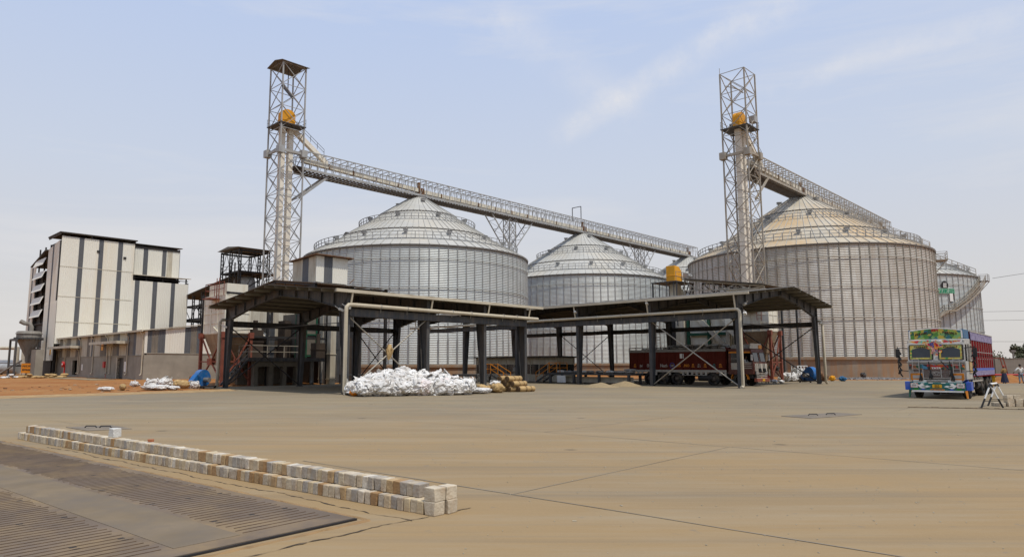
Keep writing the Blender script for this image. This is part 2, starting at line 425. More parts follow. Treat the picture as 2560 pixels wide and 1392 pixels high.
def terrain(x, y):
    """height of the bare earth: just under the slab inside the yard, lumpy and a little higher outside"""
    p, q = (x + y) * S2, (y - x) * S2
    d = edge_dist(p, q)
    if inside(p, q): return -0.05 - 0.1 * min(1, d / 2)
    n = noise.noise(Vector((x * 0.35, y * 0.35, 0))) * 0.09 + noise.noise(Vector((x * 1.3, y * 1.3, 3))) * 0.04
    k = min(1, d / 2.5)
    far = max(0, min(1, (math.hypot(x, y) - 150) / 100))
    return (0.0 + 0.05 * k + n * k) * (1 - far) - 0.01
def axis(a, b, fine0, fine1, step):
    out = []; x = fine0
    while x <= fine1 + 1e-6: out.append(x); x += step
    g = step; x = fine0
    lo = []
    while x > a: g *= 1.5; x -= g; lo.append(max(x, a))
    g = step; x = out[-1]; hi = []
    while x < b: g *= 1.5; x += g; hi.append(min(x, b))
    return lo[::-1] + out + hi
xs = axis(-4000, 4000, -75, 75, 1.0); ys = axis(-600, 5000, 28, 118, 1.0)
gm = MB()
vs = [(x, y, terrain(x, y)) for y in ys for x in xs]
nx = len(xs)
gm.add(vs, [(j * nx + i, j * nx + i + 1, (j + 1) * nx + i + 1, (j + 1) * nx + i) for j in range(len(ys) - 1) for i in range(nx - 1)], 0, True)
gm.build('ground', M['dirt'], fix=False, label='bare red laterite earth around the concrete yard', cat='ground', kind='structure')

ym = MB()
poly = [W(p, q, 0) for p, q in YARD]
low = [W(p, q, -0.18) for p, q in YARD]
n = len(poly)
ym.add(poly, [list(range(n))], 0)
ym.add(poly + low, [(i, (i + 1) % n, n + (i + 1) % n, n + i) for i in range(n)], 0)
yard = ym.build('concrete_yard', M['yard'], label='dusty tan concrete yard of large slabs', cat='yard', kind='structure')
# slab joints: thin dark sealant lines on a 7 x 4.7 m grid, ragged
M['joint'] = mat('dirty_joint_sealant', (0.150, 0.125, 0.093), 0.95, var=0.3, sc=3, col2=(0.24, 0.2, 0.15), amt=1.0, sc2=0.5, lo=0.38, hi=0.58)
jm = MB()
O = Vector((0.41, 9.16, 0)); ang = R(48)
e1 = Vector((math.cos(ang), math.sin(ang), 0)); e2 = Vector((-math.sin(ang), math.cos(ang), 0))
rj = random.Random(3)
def joint(a, b, z=0.004, w0=0.009):
    a = Vector(a); b = Vector(b); d = (b - a); ln = d.length; d.normalize(); s = Vector((-d.y, d.x, 0))
    k = max(2, int(ln / 0.8)); pts = []
    for i in range(k + 1):
        c = a + d * (ln * i / k) + s * rj.uniform(-0.012, 0.012); w = w0 * rj.uniform(0.5, 1.3)
        pts.append((c + s * w, c - s * w))
    for i in range(k):
        q = [pts[i][0], pts[i + 1][0], pts[i + 1][1], pts[i][1]]
        jm.face([(p.x, p.y, z) for p in q], 0)
def ok(pt):
    p, q = (pt.x + pt.y) * S2, (pt.y - pt.x) * S2
    return inside(p, q) and edge_dist(p, q) > 0.5
skip = lambda pt: -14 < (pt - Vector((-1.35, 7.66, 0))).dot(Vector((.643, .766, 0))) < 1.1 and -1.5 < (pt - Vector((-1.35, 7.66, 0))).dot(Vector((-.766, .643, 0)))
for i in range(-1, 9):
    for j in range(-8, 9):
        a = O + e1 * (7 * i) + e2 * (4.7 * j)
        for b in (a + e1 * 7, a + e2 * 4.7):
            strong = b != a + e1 * 7 and j <= 0 and i in (0, 1, 2)
            if (strong or rj.random() < 0.5) and ok(a) and ok(b) and not skip(a) and not skip(b):
                joint(a, b, 0.004 if b == a + e1 * 7 else 0.0055, 0.013 if strong else 0.009)
jm.build('slab_joint', M['joint'], yard, fix=False)
# ragged crack along the weighbridge approach
M['crack'] = mat('dark_crack', (0.06, 0.045, 0.03), 0.95, var=0.3, sc=8, col2=(0.28, 0.19, 0.1), amt=0.9, sc2=3)
cm = MB()
WB_O = Vector((-1.35, 7.66, 0)); WB_A = R(50)
wx = Vector((math.cos(WB_A), math.sin(WB_A), 0)); wy = Vector((-math.sin(WB_A), math.cos(WB_A), 0))
def crack(a, b, w0, z, amp=0.05):
    a = Vector(a); b = Vector(b); d = (b - a); ln = d.length; d.normalize(); s = Vector((-d.y, d.x, 0)); k = int(ln / 0.07); pts = []
    off = 0
    for i in range(k + 1):
        off += rj.uniform(-0.025, 0.025); off *= 0.93
        c = a + d * (ln * i / k) + s * off; w = w0 * max(0.12, rj.gauss(0.6, 0.5))
        pts.append((c + s * w, c - s * w))
    for i in range(k):
        cm.face([(p.x, p.y, z) for p in (pts[i][0], pts[i + 1][0], pts[i + 1][1], pts[i][1])], 0)
crack(WB_O + wx * 0.38 - wy * 0.5, WB_O + wx * 0.33 + wy * 10, 0.013, 0.0045)
crack(WB_O + wx * 1.3 - wy * 0.52, WB_O - wx * 3.5 - wy * 0.30, 0.015, 0.006)
cm.build('crack', M['crack'], yard, fix=False)

# sand blown over the slab edge by the red earth, and the grey path before the annex
M['sand'] = mat('pale_ochre_sand', (0.34, 0.225, 0.105), .95, var=.2, sc=3, col2=(.26, .15, .07), amt=.6, sc2=1.2, bump=.4, bsc=30)
sm_ = MB(); rr_ = random.Random(8); ring = []
for k in range(121):
    t = k / 120; p = -34 + 55 * t; q = 36.0 + (p + 80) * 5.2 / 80 if p < 0 else (41.2 + 1.4 * p / 13 if p < 13 else 42.6 + 1.6 * (p - 13) / 8.5)
    wa, wb_ = .5 + .9 * abs(noise.noise(Vector((k * .21, 0, 0)))), .9 + 1.6 * abs(noise.noise(Vector((k * .17, 7, 0))))
    ring.append([W(p, q - wa, .004), W(p, q - wa * .3, .03), W(p, q + wb_ * .4, .10), W(p, q + wb_, .02)])
for k in range(120):
    for j in range(3): sm_.face([ring[k][j], ring[k][j + 1], ring[k + 1][j + 1], ring[k + 1][j]], 0, True)
sm_.build('sand', M['sand'], fix=False, label='pale sand drifted along the edge between the yard and the red earth', cat='sand', kind='stuff')
pa = MB(); pa.box(23.6, 26.2, 84, 128, -.1, .085)
pa.build('path', M['yard'], rot=GRID, label='narrow grey concrete path before the annex', cat='path', kind='structure')

# loose chips of grain, paper and stone on the near slabs
M['chip'] = mat('pale_chips', (0.42, 0.37, 0.28), 0.9, var=0.2, sc=3, rnd=0.3)
lm = MB(); rl = random.Random(11)
for _ in range(420):
    x = rl.uniform(-3, 8); y = rl.uniform(5.3, 16)
    if skip(Vector((x, y, 0))): continue
    r = rl.uniform(0.002, 0.0065) * (1 + (rl.random() < 0.06) * 1.2); a = rl.uniform(0, 6.28)
    lm.box(-r * 1.6, r * 1.6, -r * .6, r * .6, 0.001, 0.008, 0, Matrix.Translation((x, y, 0)) @ Matrix.Rotation(a, 4, 'Z'))
for _ in range(160):
    x = rl.uniform(-14, 16); y = rl.uniform(16, 38); r = rl.uniform(0.006, 0.016)
    lm.box(-r, r, -r, r, 0.001, 0.012, 0, Matrix.Translation((x, y, 0)) @ Matrix.Rotation(rl.uniform(0, 6), 4, 'Z'))
lm.build('litter', M['chip'], fix=False, label='tiny pale chips and paper scraps scattered on the concrete', cat='litter', kind='stuff')

# ------------------------------------------------------------------ weighbridge
M['deck'] = mat('worn_steel_deck', (0.148, 0.114, 0.086), 0.9, 0.0, spec=.08, var=0.16, sc=1.2, col2=(0.27, 0.19, 0.10), amt=0.8, sc2=0.7, lo=0.46, hi=0.66)
M['deck_dust'] = mat('dust_caked_steel_deck', (0.190, 0.146, 0.096), 0.95, 0.0, spec=.05, var=0.16, sc=1.6, col2=(0.155, 0.128, 0.10), amt=0.85, sc2=1.1, lo=0.42, hi=0.64)
M['weld'] = mat('rusty_weld_bead', (0.135, 0.09, 0.055), 0.8, var=0.3, sc=6, col2=(0.10, 0.06, 0.04), amt=0.7, sc2=5)
wb = empty('weighbridge', WB_O, WB_A, 'flat grey steel weighbridge deck with rusty cross ribs beside the stone row', 'weighbridge')
LEN = 15.6; WID = 3.05
dkm = MB(); dkm.box(-WID, 0, 0, LEN, 0.0, 0.028)
b = MB(); b.box(-1.86, -1.2, 0.25, LEN - .25, 0.028, 0.032); b.build('centre_strip', M['deck_dust'], wb)
for nm, x0, x1 in (('tread_panel', -1.13, -0.12), ('tread_panel', -2.93, -1.93)):
    b = MB(); y = 0.30; k = 0
    while y < LEN - 0.3:
        xa = x0 + rl.uniform(-.03, .05); xb = x1 - rl.uniform(-.03, .06)
        b.box(xa, xb, y - 0.004, y + 0.004, 0.029, 0.034)
        y += 0.118; k += 1
    b.build(nm, M['weld'], wb)
b = dkm
for k in range(11):
    for x in (-0.2, -0.62, -1.06, -2.0, -2.42, -2.86):
        for dy in (0, 0.09):
            b.box(x - 0.03, x + 0.03, 0.9 + k * 1.42 + dy - 0.016, 0.9 + k * 1.42 + dy + 0.016, 0.0285, 0.031, 1)
b.build('deck', [M['deck'], M['steel_black']], wb)
b = MB()
b.box(0.0, 0.022, 0, LEN, 0.0, 0.02); b.box(-WID - 0.02, -WID, 0, LEN, 0.0, 0.02); b.box(-WID, 0.02, -0.022, 0.0, 0.0, 0.021)
b.build('frame', M['steel_black'], wb)
# caked earth along the deck's edges
bk = MB(); 
for a, bb, w in ((WB_O + wx * 0.10 - wy * 0.1, WB_O + wx * 0.10 + wy * 12, 0.035), (WB_O - wy * 0.12 + wx * 0.1, WB_O - wy * 0.12 - wx * 3.4, 0.035)):
    d = (bb - a); ln = d.length; d.normalize(); s = Vector((-d.y, d.x, 0)); kk = int(ln / 0.1); ring = []
    for i in range(kk + 1):
        c = a + d * (ln * i / kk); w1 = w * rl.uniform(.5, 1.5); hh = rl.uniform(0.002, 0.02)
        ring.append([c + s * w1, c + s * w1 * .3 + Vector((0, 0, hh)), c - s * w1 * .4 + Vector((0, 0, hh * .8)), c - s * w1])
    for i in range(kk):
        for j in range(3): bk.face([ring[i][j], ring[i][j + 1], ring[i + 1][j + 1], ring[i + 1][j]], 0, True)
M['ochre'] = mat('ochre_earth', (0.29, 0.185, 0.085), 0.95, var=0.22, sc=6, col2=(0.24, 0.125, 0.055), amt=0.5, sc2=3, bump=0.5, bsc=60)
bk.build('caked_earth', M['ochre'], fix=False, label='thin ridge of ochre earth caked along the steel weighbridge edge', cat='earth', kind='stuff')

# steel trench covers let into the yard
def cover(quad, label):
    c = sum((Vector((x, y, 0)) for x, y in quad), Vector()) / 4
    o = empty('trench_cover', c, 0, label, 'cover', 'steel trench covers in the yard')
    b = MB(); top = [Vector((x, y, 0.012)) - c for x, y in quad]; b.prism([t - Vector((0, 0, .012)) for t in top], (0, 0, 0.014)); b.build('plate', M['steel_plate'], o)
    for t in (0.42, 0.58):
        p = top[0].lerp(top[1], t).lerp(top[3].lerp(top[2], t), 0.35 if t < .5 else 0.6)
        b = MB(); b.pipe([p + Vector((-.16, 0, 0)), p + Vector((-.12, 0, .05)), p + Vector((.12, 0, .05)), p + Vector((.16, 0, 0))], 0.016, 6); b.build('handle', M['steel_black'], o)
M['steel_plate'] = mat('brown_steel_plate', (0.16, 0.13, 0.095), 0.8, 0.0, var=0.2, col2=(0.26, 0.2, 0.13), amt=0.6, sc2=1.2)
cover([(9.86, 22.91), (10.38, 21.89), (12.91, 23.65), (12.5, 24.6)], 'brown steel trench cover with two handles, near the painted truck')
cover([(-11.11, 18.81), (-9.96, 17.79), (-9.1, 18.34), (-10.2, 19.43)], 'brown steel trench cover with two handles, behind the stone block row')

# ------------------------------------------------------------------ stone blocks
def stone_mat():
    m = mat('dressed_sandstone', (0.5, 0.43, 0.32), 0.85, var=0.14, sc=9, rnd=0.0, col2=(0.30, 0.19, 0.10), amt=0.55, sc2=4.0, bump=0.22, bsc=30)
    nt = m.node_tree; N = nt.nodes; L = nt.links
    oi = N.new('ShaderNodeObjectInfo'); rp = N.new('ShaderNodeValToRGB'); rp.color_ramp.interpolation = 'CONSTANT'
    cols = [(0.50, 0.42, 0.295), (0.44, 0.38, 0.285), (0.35, 0.315, 0.26), (0.54, 0.465, 0.34), (0.39, 0.27, 0.14), (0.49, 0.42, 0.315), (0.33, 0.20, 0.09), (0.49, 0.395, 0.25), (0.33, 0.30, 0.255), (0.57, 0.51, 0.41), (0.45, 0.355, 0.23), (0.42, 0.37, 0.29)]
    rp.color_ramp.elements[0].color = (*cols[0], 1); rp.color_ramp.elements[1].position = 1 / len(cols); rp.color_ramp.elements[1].color = (*cols[1], 1)
    for i in range(2, len(cols)):
        e = rp.color_ramp.elements.new(i / len(cols)); e.color = (*cols[i], 1)
    L.new(oi.outputs['Random'], rp.inputs[0])
    hs = [x for x in N if x.type == 'HUE_SAT'][0]; L.new(rp.outputs[0], hs.inputs['Color'])
    tc = [x for x in N if x.type == 'TEX_COORD'][0]
    ad = N.new('ShaderNodeVectorMath'); ad.operation = 'MULTIPLY_ADD'; L.new(oi.outputs['Random'], ad.inputs[0]); ad.inputs[1].default_value = (17, 31, 9); L.new(tc.outputs['Object'], ad.inputs[2])
    for n in N:
        if n.type == 'TEX_NOISE' and n.inputs['Vector'].is_linked and n.inputs['Vector'].links[0].from_node == tc: L.new(ad.outputs[0], n.inputs['Vector'])
        if n.type == 'MAPPING': L.new(ad.outputs[0], n.inputs[0])
    return m
M['stone'] = stone_mat()
def block_mesh(sx, sy, sz, seed):
    rr = random.Random(seed)
    bm = bmesh.new()
    bmesh.ops.create_cube(bm, size=1.0)
    for v in bm.verts:
        v.co = Vector((v.co.x * sx, v.co.y * sy, (v.co.z + .5) * sz))
        v.co.x += rr.uniform(-.006, .006); v.co.y += rr.uniform(-.012, .012)
        if v.co.z > 0.01: v.co.z += rr.uniform(-.007, .005)
    bmesh.ops.bevel(bm, geom=list(bm.edges), offset=0.011, segments=2, affect='EDGES', profile=0.6)
    bmesh.ops.subdivide_edges(bm, edges=[e for e in bm.edges if e.calc_length() > 0.06], cuts=3, use_grid_fill=True)
    for v in bm.verts:
        n = noise.noise_vector(v.co * 16 + Vector((seed * 7, 0, 0)))
        v.co += n * 0.002
        if v.co.z < 0.0: v.co.z = 0.0
    me = bpy.data.meshes.new('stone_block'); bm.to_mesh(me); bm.free(); me.materials.append(M['stone'])
    return me
BLK_A = Vector((-0.50, 7.83, 0)); BLK_B = Vector((-10.44, 15.88, 0))
bd = (BLK_B - BLK_A); BL = bd.length; bd.normalize(); bn = Vector((bd.y, -bd.x, 0))      # bn: away from the deck
if bn.x < 0: bn = -bn
b_rot = math.atan2(bn.y, bn.x)
lows = [block_mesh(0.335, 0.106, 0.148, s) for s in range(9)]
tops = [block_mesh(0.170, 0.106, 0.150, 20 + s) for s in range(9)]
rb = random.Random(5)
def block(me, pos, rz, label, group):
    return link('stone_block', me, None, pos, rz, label, 'stone block', group)
y = 0.16; i = 0
while y < BL:
    w = rb.uniform(0.106, 0.116)
    c = BLK_A + bd * (y + w / 2) + bn * (0.168 + rb.uniform(-.009, .008))
    block(rb.choice(lows), c, b_rot + rb.uniform(-.03, .03), 'squared stone block in the bottom course of the long double row', 'bottom course of the long stone row')
    y += w
y = 0.02
while y < BL - 0.45:
    w = rb.uniform(0.106, 0.116)
    c = BLK_A + bd * (y + 0.3 + w / 2) + bn * (0.186 + rb.uniform(-.01, .01)) + Vector((0, 0, 0.1495 + rb.uniform(0, .004)))
    block(rb.choice(tops), c, b_rot + rb.uniform(-.05, .05), 'squared tan stone block in the top course of the long double row', 'top course of the long stone row')
    y += w
ends = [(0.075, 0.085, 0, 'tan end block of the stone row, on the ground beside the steel deck'),
        (0.075, 0.085, 1, 'brown and white end block on top of another, beside the steel deck'),
        (0.06, 0.275, 0, 'pale end block of the stone row, on the ground away from the deck'),
        (0.06, 0.275, 1, 'white veined end block on top of another, away from the deck')]
cubes = [block_mesh(0.175, 0.165, 0.150, 40 + s) for s in range(4)]
M['end_stone'] = mat('buff_white_stone', (0.50, 0.43, 0.32), 0.85, var=0.14, sc=7, col2=(0.36, 0.23, 0.12), amt=0.6, sc2=5.0, bump=0.25, bsc=30, rnd=.12)
for m_ in cubes: m_.materials.clear(); m_.materials.append(M['end_stone'])
for k, (a, d, t, lb) in enumerate(ends):
    block(cubes[k], BLK_A + bd * a + bn * d + Vector((0, 0, 0.151 * t)), b_rot + rb.uniform(-.04, .04), lb, 'blocks closing the end of the stone row')
M['pale_stone'] = mat('pale_grey_stone', (0.56, 0.545, 0.50), 0.85, var=0.08, sc=9, bump=0.4, bsc=26)
pm = block_mesh(0.17, 0.165, 0.165, 77); pm.materials.clear(); pm.materials.append(M['pale_stone'])
tpos = (Vector((-6.86, 14.48, 0)) - BLK_A).dot(bd)
link('stone_block', pm, None, BLK_A + bd * (tpos - 0.62) + bn * 0.25 + Vector((0, 0, 0.302)), b_rot + 0.15, 'single pale grey stone block standing alone on top of the long row', 'stone block')
M['brick'] = mat('broken_brick', (0.33, 0.12, 0.055), 0.9, var=0.2, sc=12)
bm_ = block_mesh(0.06, 0.10, 0.05, 78); bm_.materials.clear(); bm_.materials.append(M['brick'])
link('brick_fragment', bm_, None, BLK_A + bd * (tpos - 2.05) + bn * 0.25 + Vector((0, 0, 0.303)), b_rot + 0.7, 'small broken red brick piece lying on top of the stone row', 'brick')
# ------------------------------------------------------------------ grain silos
SR = 17.6
def silo_wall_mat(name, c1, c2, stain, stain_amt, metal=0.3):
    m = bpy.data.materials.new(name); m.use_nodes = True
    nt = m.node_tree; N = nt.nodes; L = nt.links; bs = N['Principled BSDF']
    bs.inputs['Roughness'].default_value = 0.46; bs.inputs['Metallic'].default_value = metal
    tc = N.new('ShaderNodeTexCoord'); sp = N.new('ShaderNodeSeparateXYZ'); L.new(tc.outputs['Object'], sp.inputs[0])
    at = N.new('ShaderNodeMath'); at.operation = 'ARCTAN2'; L.new(sp.outputs['Y'], at.inputs[0]); L.new(sp.outputs['X'], at.inputs[1])
    mu = N.new('ShaderNodeMath'); mu.operation = 'MULTIPLY'; L.new(at.outputs[0], mu.inputs[0]); mu.inputs[1].default_value = SR
    cb = N.new('ShaderNodeCombineXYZ'); L.new(mu.outputs[0], cb.inputs[0]); L.new(sp.outputs['Z'], cb.inputs[1])
    br = N.new('ShaderNodeTexBrick'); L.new(cb.outputs[0], br.inputs['Vector'])       # one brick = one wall sheet
    br.inputs['Scale'].default_value = 1.0; br.inputs['Brick Width'].default_value = 2.633; br.inputs['Row Height'].default_value = 1.12
    br.inputs['Mortar Size'].default_value = 0.012; br.inputs['Color1'].default_value = (*c1, 1); br.inputs['Color2'].default_value = (*c2, 1)
    br.inputs['Mortar'].default_value = (c2[0] * .75, c2[1] * .75, c2[2] * .75, 1)
    mp = N.new('ShaderNodeMapping'); mp.inputs['Scale'].default_value = (1.6, 0.22, 1); L.new(cb.outputs[0], mp.inputs[0])
    nz_ = N.new('ShaderNodeTexNoise'); nz_.inputs['Scale'].default_value = 1; nz_.inputs['Detail'].default_value = 8; nz_.inputs['Roughness'].default_value = .7; L.new(mp.outputs[0], nz_.inputs['Vector'])
    mr = N.new('ShaderNodeMapRange'); mr.inputs['From Min'].default_value = .42; mr.inputs['From Max'].default_value = .72; mr.inputs['To Max'].default_value = stain_amt; L.new(nz_.outputs[0], mr.inputs[0])
    mx = N.new('ShaderNodeMix'); mx.data_type = 'RGBA'; L.new(mr.outputs[0], mx.inputs[0]); L.new(br.outputs[0], mx.inputs[6]); mx.inputs[7].default_value = (*stain, 1)
    L.new(mx.outputs[2], bs.inputs['Base Color'])
    return m
M['silo_wall'] = silo_wall_mat('corrugated_galvanised_wall', (0.535, 0.565, 0.545), (0.465, 0.495, 0.48), (0.42, 0.40, 0.345), 0.4, 0.05)
M['silo_wall_dusty'] = silo_wall_mat('dust_stained_corrugated_wall', (0.545, 0.535, 0.485), (0.455, 0.44, 0.39), (0.34, 0.275, 0.19), 0.65, 0.03)
M['rib'] = mat('grey_stiffener', (0.385, 0.39, 0.38), 0.5, 0.05, var=0.12, col2=(0.22, 0.17, 0.12), amt=0.4, sc2=0.4)
M['rib_tan'] = mat('dusty_stiffener', (0.345, 0.325, 0.275), 0.6, 0.02, var=0.14, col2=(0.22, 0.15, 0.09), amt=0.5, sc2=0.4)
M['silo_roof'] = mat('galvanised_roof_sheet', (0.43, 0.42, 0.38), 0.6, 0.05, var=0.1, sc=0.35, col2=(0.50, 0.44, 0.33), amt=0.6, sc2=0.12)
M['silo_roof_dusty'] = mat('ochre_dusted_roof_sheet', (0.46, 0.41, 0.32), 0.65, 0.1, var=0.12, sc=0.35, col2=(0.50, 0.335, 0.155), amt=0.85, sc2=0.14, lo=0.4, hi=0.62)
M['seam'] = mat('roof_seam_rib', (0.40, 0.39, 0.355), 0.6, 0.1, var=0.15)
M['foundation'] = mat('splashed_concrete', (0.245, 0.205, 0.155), 0.92, var=0.16, sc=0.7, col2=(0.30, 0.16, 0.07), amt=0.7, sc2=0.3, streak=True, bump=0.2, bsc=8, lo=0.40, hi=0.62)
NR = 84
M['rail'] = mat('grey_handrail', (0.30, 0.30, 0.29), 0.6, 0.1, var=0.15)
def ringrail(mb, r, z, n=84, h=1.05, a0=0.0, a1=2 * math.pi, lean=0.12, w=0.085):
    pts = []
    full = abs(a1 - a0 - 2 * math.pi) < 1e-6
    for i in range(n + (0 if full else 1)):
        t = a0 + (a1 - a0) * i / n; c, s = math.cos(t), math.sin(t)
        p0 = Vector((r * c, r * s, z)); p1 = Vector(((r + lean) * c, (r + lean) * s, z + h)); pts.append((p0, p1))
        mb.bar(p0 - Vector((0, 0, .25)), p1, w, w)
    k = len(pts)
    for i in range(k if full else k - 1):
        a, b = pts[i], pts[(i + 1) % k]
        for f in (0.12, 0.55, 1.0): mb.bar(a[0].lerp(a[1], f), b[0].lerp(b[1], f), w * 0.9, w * 0.9)
def wall_mesh(H, mats):
    mb = MB(); seg = 168; pit = 0.115; nrow = int(H / pit); prof = []
    for i in range(nrow + 1):
        prof.append((SR + (0.030 if i % 2 else -0.030), H * i / nrow))
    mb.lathe(prof, seg, 0, sm=False)
    for i in range(NR):
        t = 2 * math.pi * (i + .5) / NR; c, s = math.cos(t), math.sin(t); tx, ty = -s, c
        for z0, z1, w, d in ((0.0, 3.4, 0.20, 0.14), (3.4, H - 0.05, 0.14, 0.09)):
            for off in ((-w * 0.32), (w * 0.32)):
                vs = []
                for z in (z0, z1):
                    for rr, o in ((SR + .02, -w * .18), (SR + d, -w * .18), (SR + d, w * .18), (SR + .02, w * .18)):
                        vs.append((rr * c + tx * (off + o), rr * s + ty * (off + o), z))
                mb.add(vs, [(0, 1, 2, 3), (4, 7, 6, 5), (0, 4, 5, 1), (1, 5, 6, 2), (2, 6, 7, 3)], 1)
    for z in (H - 1.9, H - 5.9, H - 10.2):
        pts = [((SR + .17) * math.cos(2 * math.pi * k / 84), (SR + .17) * math.sin(2 * math.pi * k / 84), z) for k in range(84)]
        for k in range(84): mb.bar(pts[k], pts[(k + 1) % 84], 0.05, 0.06, 0)
    return mb.mesh('wall', mats)
def roof_mesh(mats):
    mb = MB(); z0 = 0.0; slope = 10.1 / 16.4
    tiers = ((SR + .22, 12.0, 84), (12.0, 6.4, 84), (6.4, 1.35, 42))
    RA_, ZA_ = (SR + .22, 12.0, 6.4, 0.0), (0.0, 3.26, 6.84, 10.95)
    def zz(r):
        for i in range(3):
            if r >= RA_[i + 1]: return ZA_[i] + (RA_[i] - r) / (RA_[i] - RA_[i + 1]) * (ZA_[i + 1] - ZA_[i])
        return ZA_[3]
    for k, (ra, rb_, ns) in enumerate(tiers):
        up = 0.0 + 0.2 * k
        mb.lathe([(ra, zz(ra) + up), (rb_, zz(rb_) + up)], 84, 0, sm=False); mb.lathe([(ra - .05, zz(ra) + up - .22), (ra, zz(ra) + up)], 84, 2, sm=False)
        for i in range(ns):
            t = 2 * math.pi * (i + .5) / ns; c, s = math.cos(t), math.sin(t)
            mb.bar((ra * c, ra * s, zz(ra) + up + .03), (rb_ * c, rb_ * s, zz(rb_) + up + .03), 0.075, 0.11, 1)
    mb.lathe([(1.5, zz(1.5) + .1), (1.5, zz(1.5) + .75), (0.9, zz(1.5) + 1.05), (0.01, zz(1.5) + 1.05)], 24, 2, sm=False)
    return mb.mesh('roof', mats), zz
clean_roof, zz = roof_mesh([M['silo_roof'], M['seam'], M['galv_dark']])
dusty_roof, _ = roof_mesh([M['silo_roof_dusty'], M['seam'], M['galv_dark']])
rm = MB(); ringrail(rm, 16.0, 0); rail_low = rm.mesh('railing', [M['rail']])
rm = MB(); ringrail(rm, 9.2, 0, 56); rail_up = rm.mesh('railing', [M['rail']])
vm = MB(); vm.tube((0, 0, -.3), (0, 0, .35), 0.22, 10); vm.box(-.32, .32, -.28, .28, .28, .55); vm.box(-.38, .38, -.34, .34, .55, .6); vent_me = vm.mesh('roof_vent', [M['rail']])
walls = {}
def silo(p, q, fh, eave, label, dusty=False):
    H = round(eave - fh, 2)
    key = (H, dusty)
    if key not in walls:
        walls[key] = wall_mesh(H, [M['silo_wall_dusty'], M['rib_tan']] if dusty else [M['silo_wall'], M['rib']])
    s = empty('grain_silo', W(p, q), 0.0, label, 'silo', 'corrugated steel grain silos')
    b = MB(); b.lathe([(SR + .55, -.3), (SR + .55, fh - .38), (SR + .75, fh - .36), (SR + .75, fh - .05), (SR + .4, fh), (0.1, fh)], 96, 0, sm=False); b.build('foundation', M['foundation'], s)
    link('wall', walls[key], s, (0, 0, fh))
    link('roof', dusty_roof if dusty else clean_roof, s, (0, 0, eave - .05))
    link('railing', rail_low, s, (0, 0, eave + zz(16.0) - .05)); link('railing', rail_up, s, (0, 0, eave + zz(9.2)))
    for n, r, up, ph in ((14, 14.1, 0, .2), (8, 8.0, .13, .5), (3, 3.2, .26, .9)):
        for k in range(n):
            t = ph + 2 * math.pi * k / n
            link('roof_vent', vent_me, s, (r * math.cos(t), r * math.sin(t), eave + zz(r) + up), t)
    return s
s1 = silo(70.0, 84.3, 1.75, 17.95, 'big grey silo with a flat-roofed hut on its roof, standing behind the sack pile canopy')
s2 = silo(114.0, 84.3, 2.0, 18.1, 'middle silo under the long conveyor, seen between the two nearest silos')
s4 = silo(158.0, 84.3, 2.0, 18.2, 'farthest silo at the end of the long conveyor, only its pale cone showing')
s3 = silo(113.95, 40.55, 2.75, 18.2, 'ochre dusted silo behind the tower without a roof, brown streaks on its wall', True)
s5 = silo(156.4, 42.1, 2.2, 18.1, 'silo with a winding outside stair and green lettering, behind the dusty silo')
# hut on the first silo's roof
b = MB(); b.box(-1.0, 1.0, -.8, .8, -1, 1.0); b.build('roof_hut', M['cream_dusty'], s1, loc=(-10.9, 2.0, 22.0), rot=R(20))
b = MB(); b.box(-1.2, 1.2, -1.0, 1.0, 1.0, 1.1); b.build('hut_roof', M['roof_dark'], s1, loc=(-10.9, 2.0, 22.0), rot=R(20))
# roof stair and platform on the dusty silo
def roof_stair(s, ang, eave, r0, r1):
    b = MB(); c, sn = math.cos(ang), math.sin(ang); t = Vector((-sn, c, 0))
    pts = [Vector((r * c, r * sn, eave + zz(r) + .25)) for r in [r0 + (r1 - r0) * k / 14 for k in range(15)]]
    for sgn in (-1, 1):
        o = t * (0.45 * sgn)
        for i in range(14):
            b.bar(pts[i] + o, pts[i + 1] + o, 0.06, 0.18); b.bar(pts[i] + o + Vector((0, 0, 1.1)), pts[i + 1] + o + Vector((0, 0, 1.1)), 0.055); b.bar(pts[i] + o + Vector((0, 0, .6)), pts[i + 1] + o + Vector((0, 0, .6)), 0.045)
            b.bar(pts[i] + o, pts[i] + o + Vector((0, 0, 1.1)), 0.055)
    for i in range(14):
        for f in (0, .5): b.bar(pts[i].lerp(pts[i + 1], f) - t * .45, pts[i].lerp(pts[i + 1], f) + t * .45, 0.16, 0.03)
    b.build('roof_stair', M['galv_tan'], s)
def wall_platform(s, ang, z, mt):
    b = MB(); Mx = Matrix.Rotation(ang, 4, 'Z') @ Matrix.Translation((SR + .1, 0, z))
    b.box(0, 1.5, -1.1, 1.1, -.14, 0.0, 0, Mx)
    P = [(0.05, -1.05), (1.45, -1.05), (1.45, 1.05), (0.05, 1.05)]
    for i, (x, y) in enumerate(P):
        b.bar(Mx @ Vector((x, y, 0)), Mx @ Vector((x, y, 1.15)), .06)
        if i < 3:
            for h in (.4, .8, 1.15): b.bar(Mx @ Vector((x, y, h)), Mx @ Vector((*P[i + 1], h)), .05)
    for y in (-1, 1):
        b.bar(Mx @ Vector((1.4, y, -.1)), Mx @ Vector((0, y, -1.8)), .09)
    b.build('wall_platform', mt, s)
roof_stair(s3, R(-27), 18.2, 17.2, 4.5); wall_platform(s3, R(-27), 17.1, M['galv_tan'])
roof_stair(s5, R(-38), 18.1, 17.2, 4.5); wall_platform(s5, R(-43), 17.3, M['galv'])
b = MB(); N_ = 22
def helix(t): return R(-44 - 34 * t), 17.3 - 6.0 * t
def hp(t, r): a, z = helix(t); return Vector((r * math.cos(a), r * math.sin(a), z))
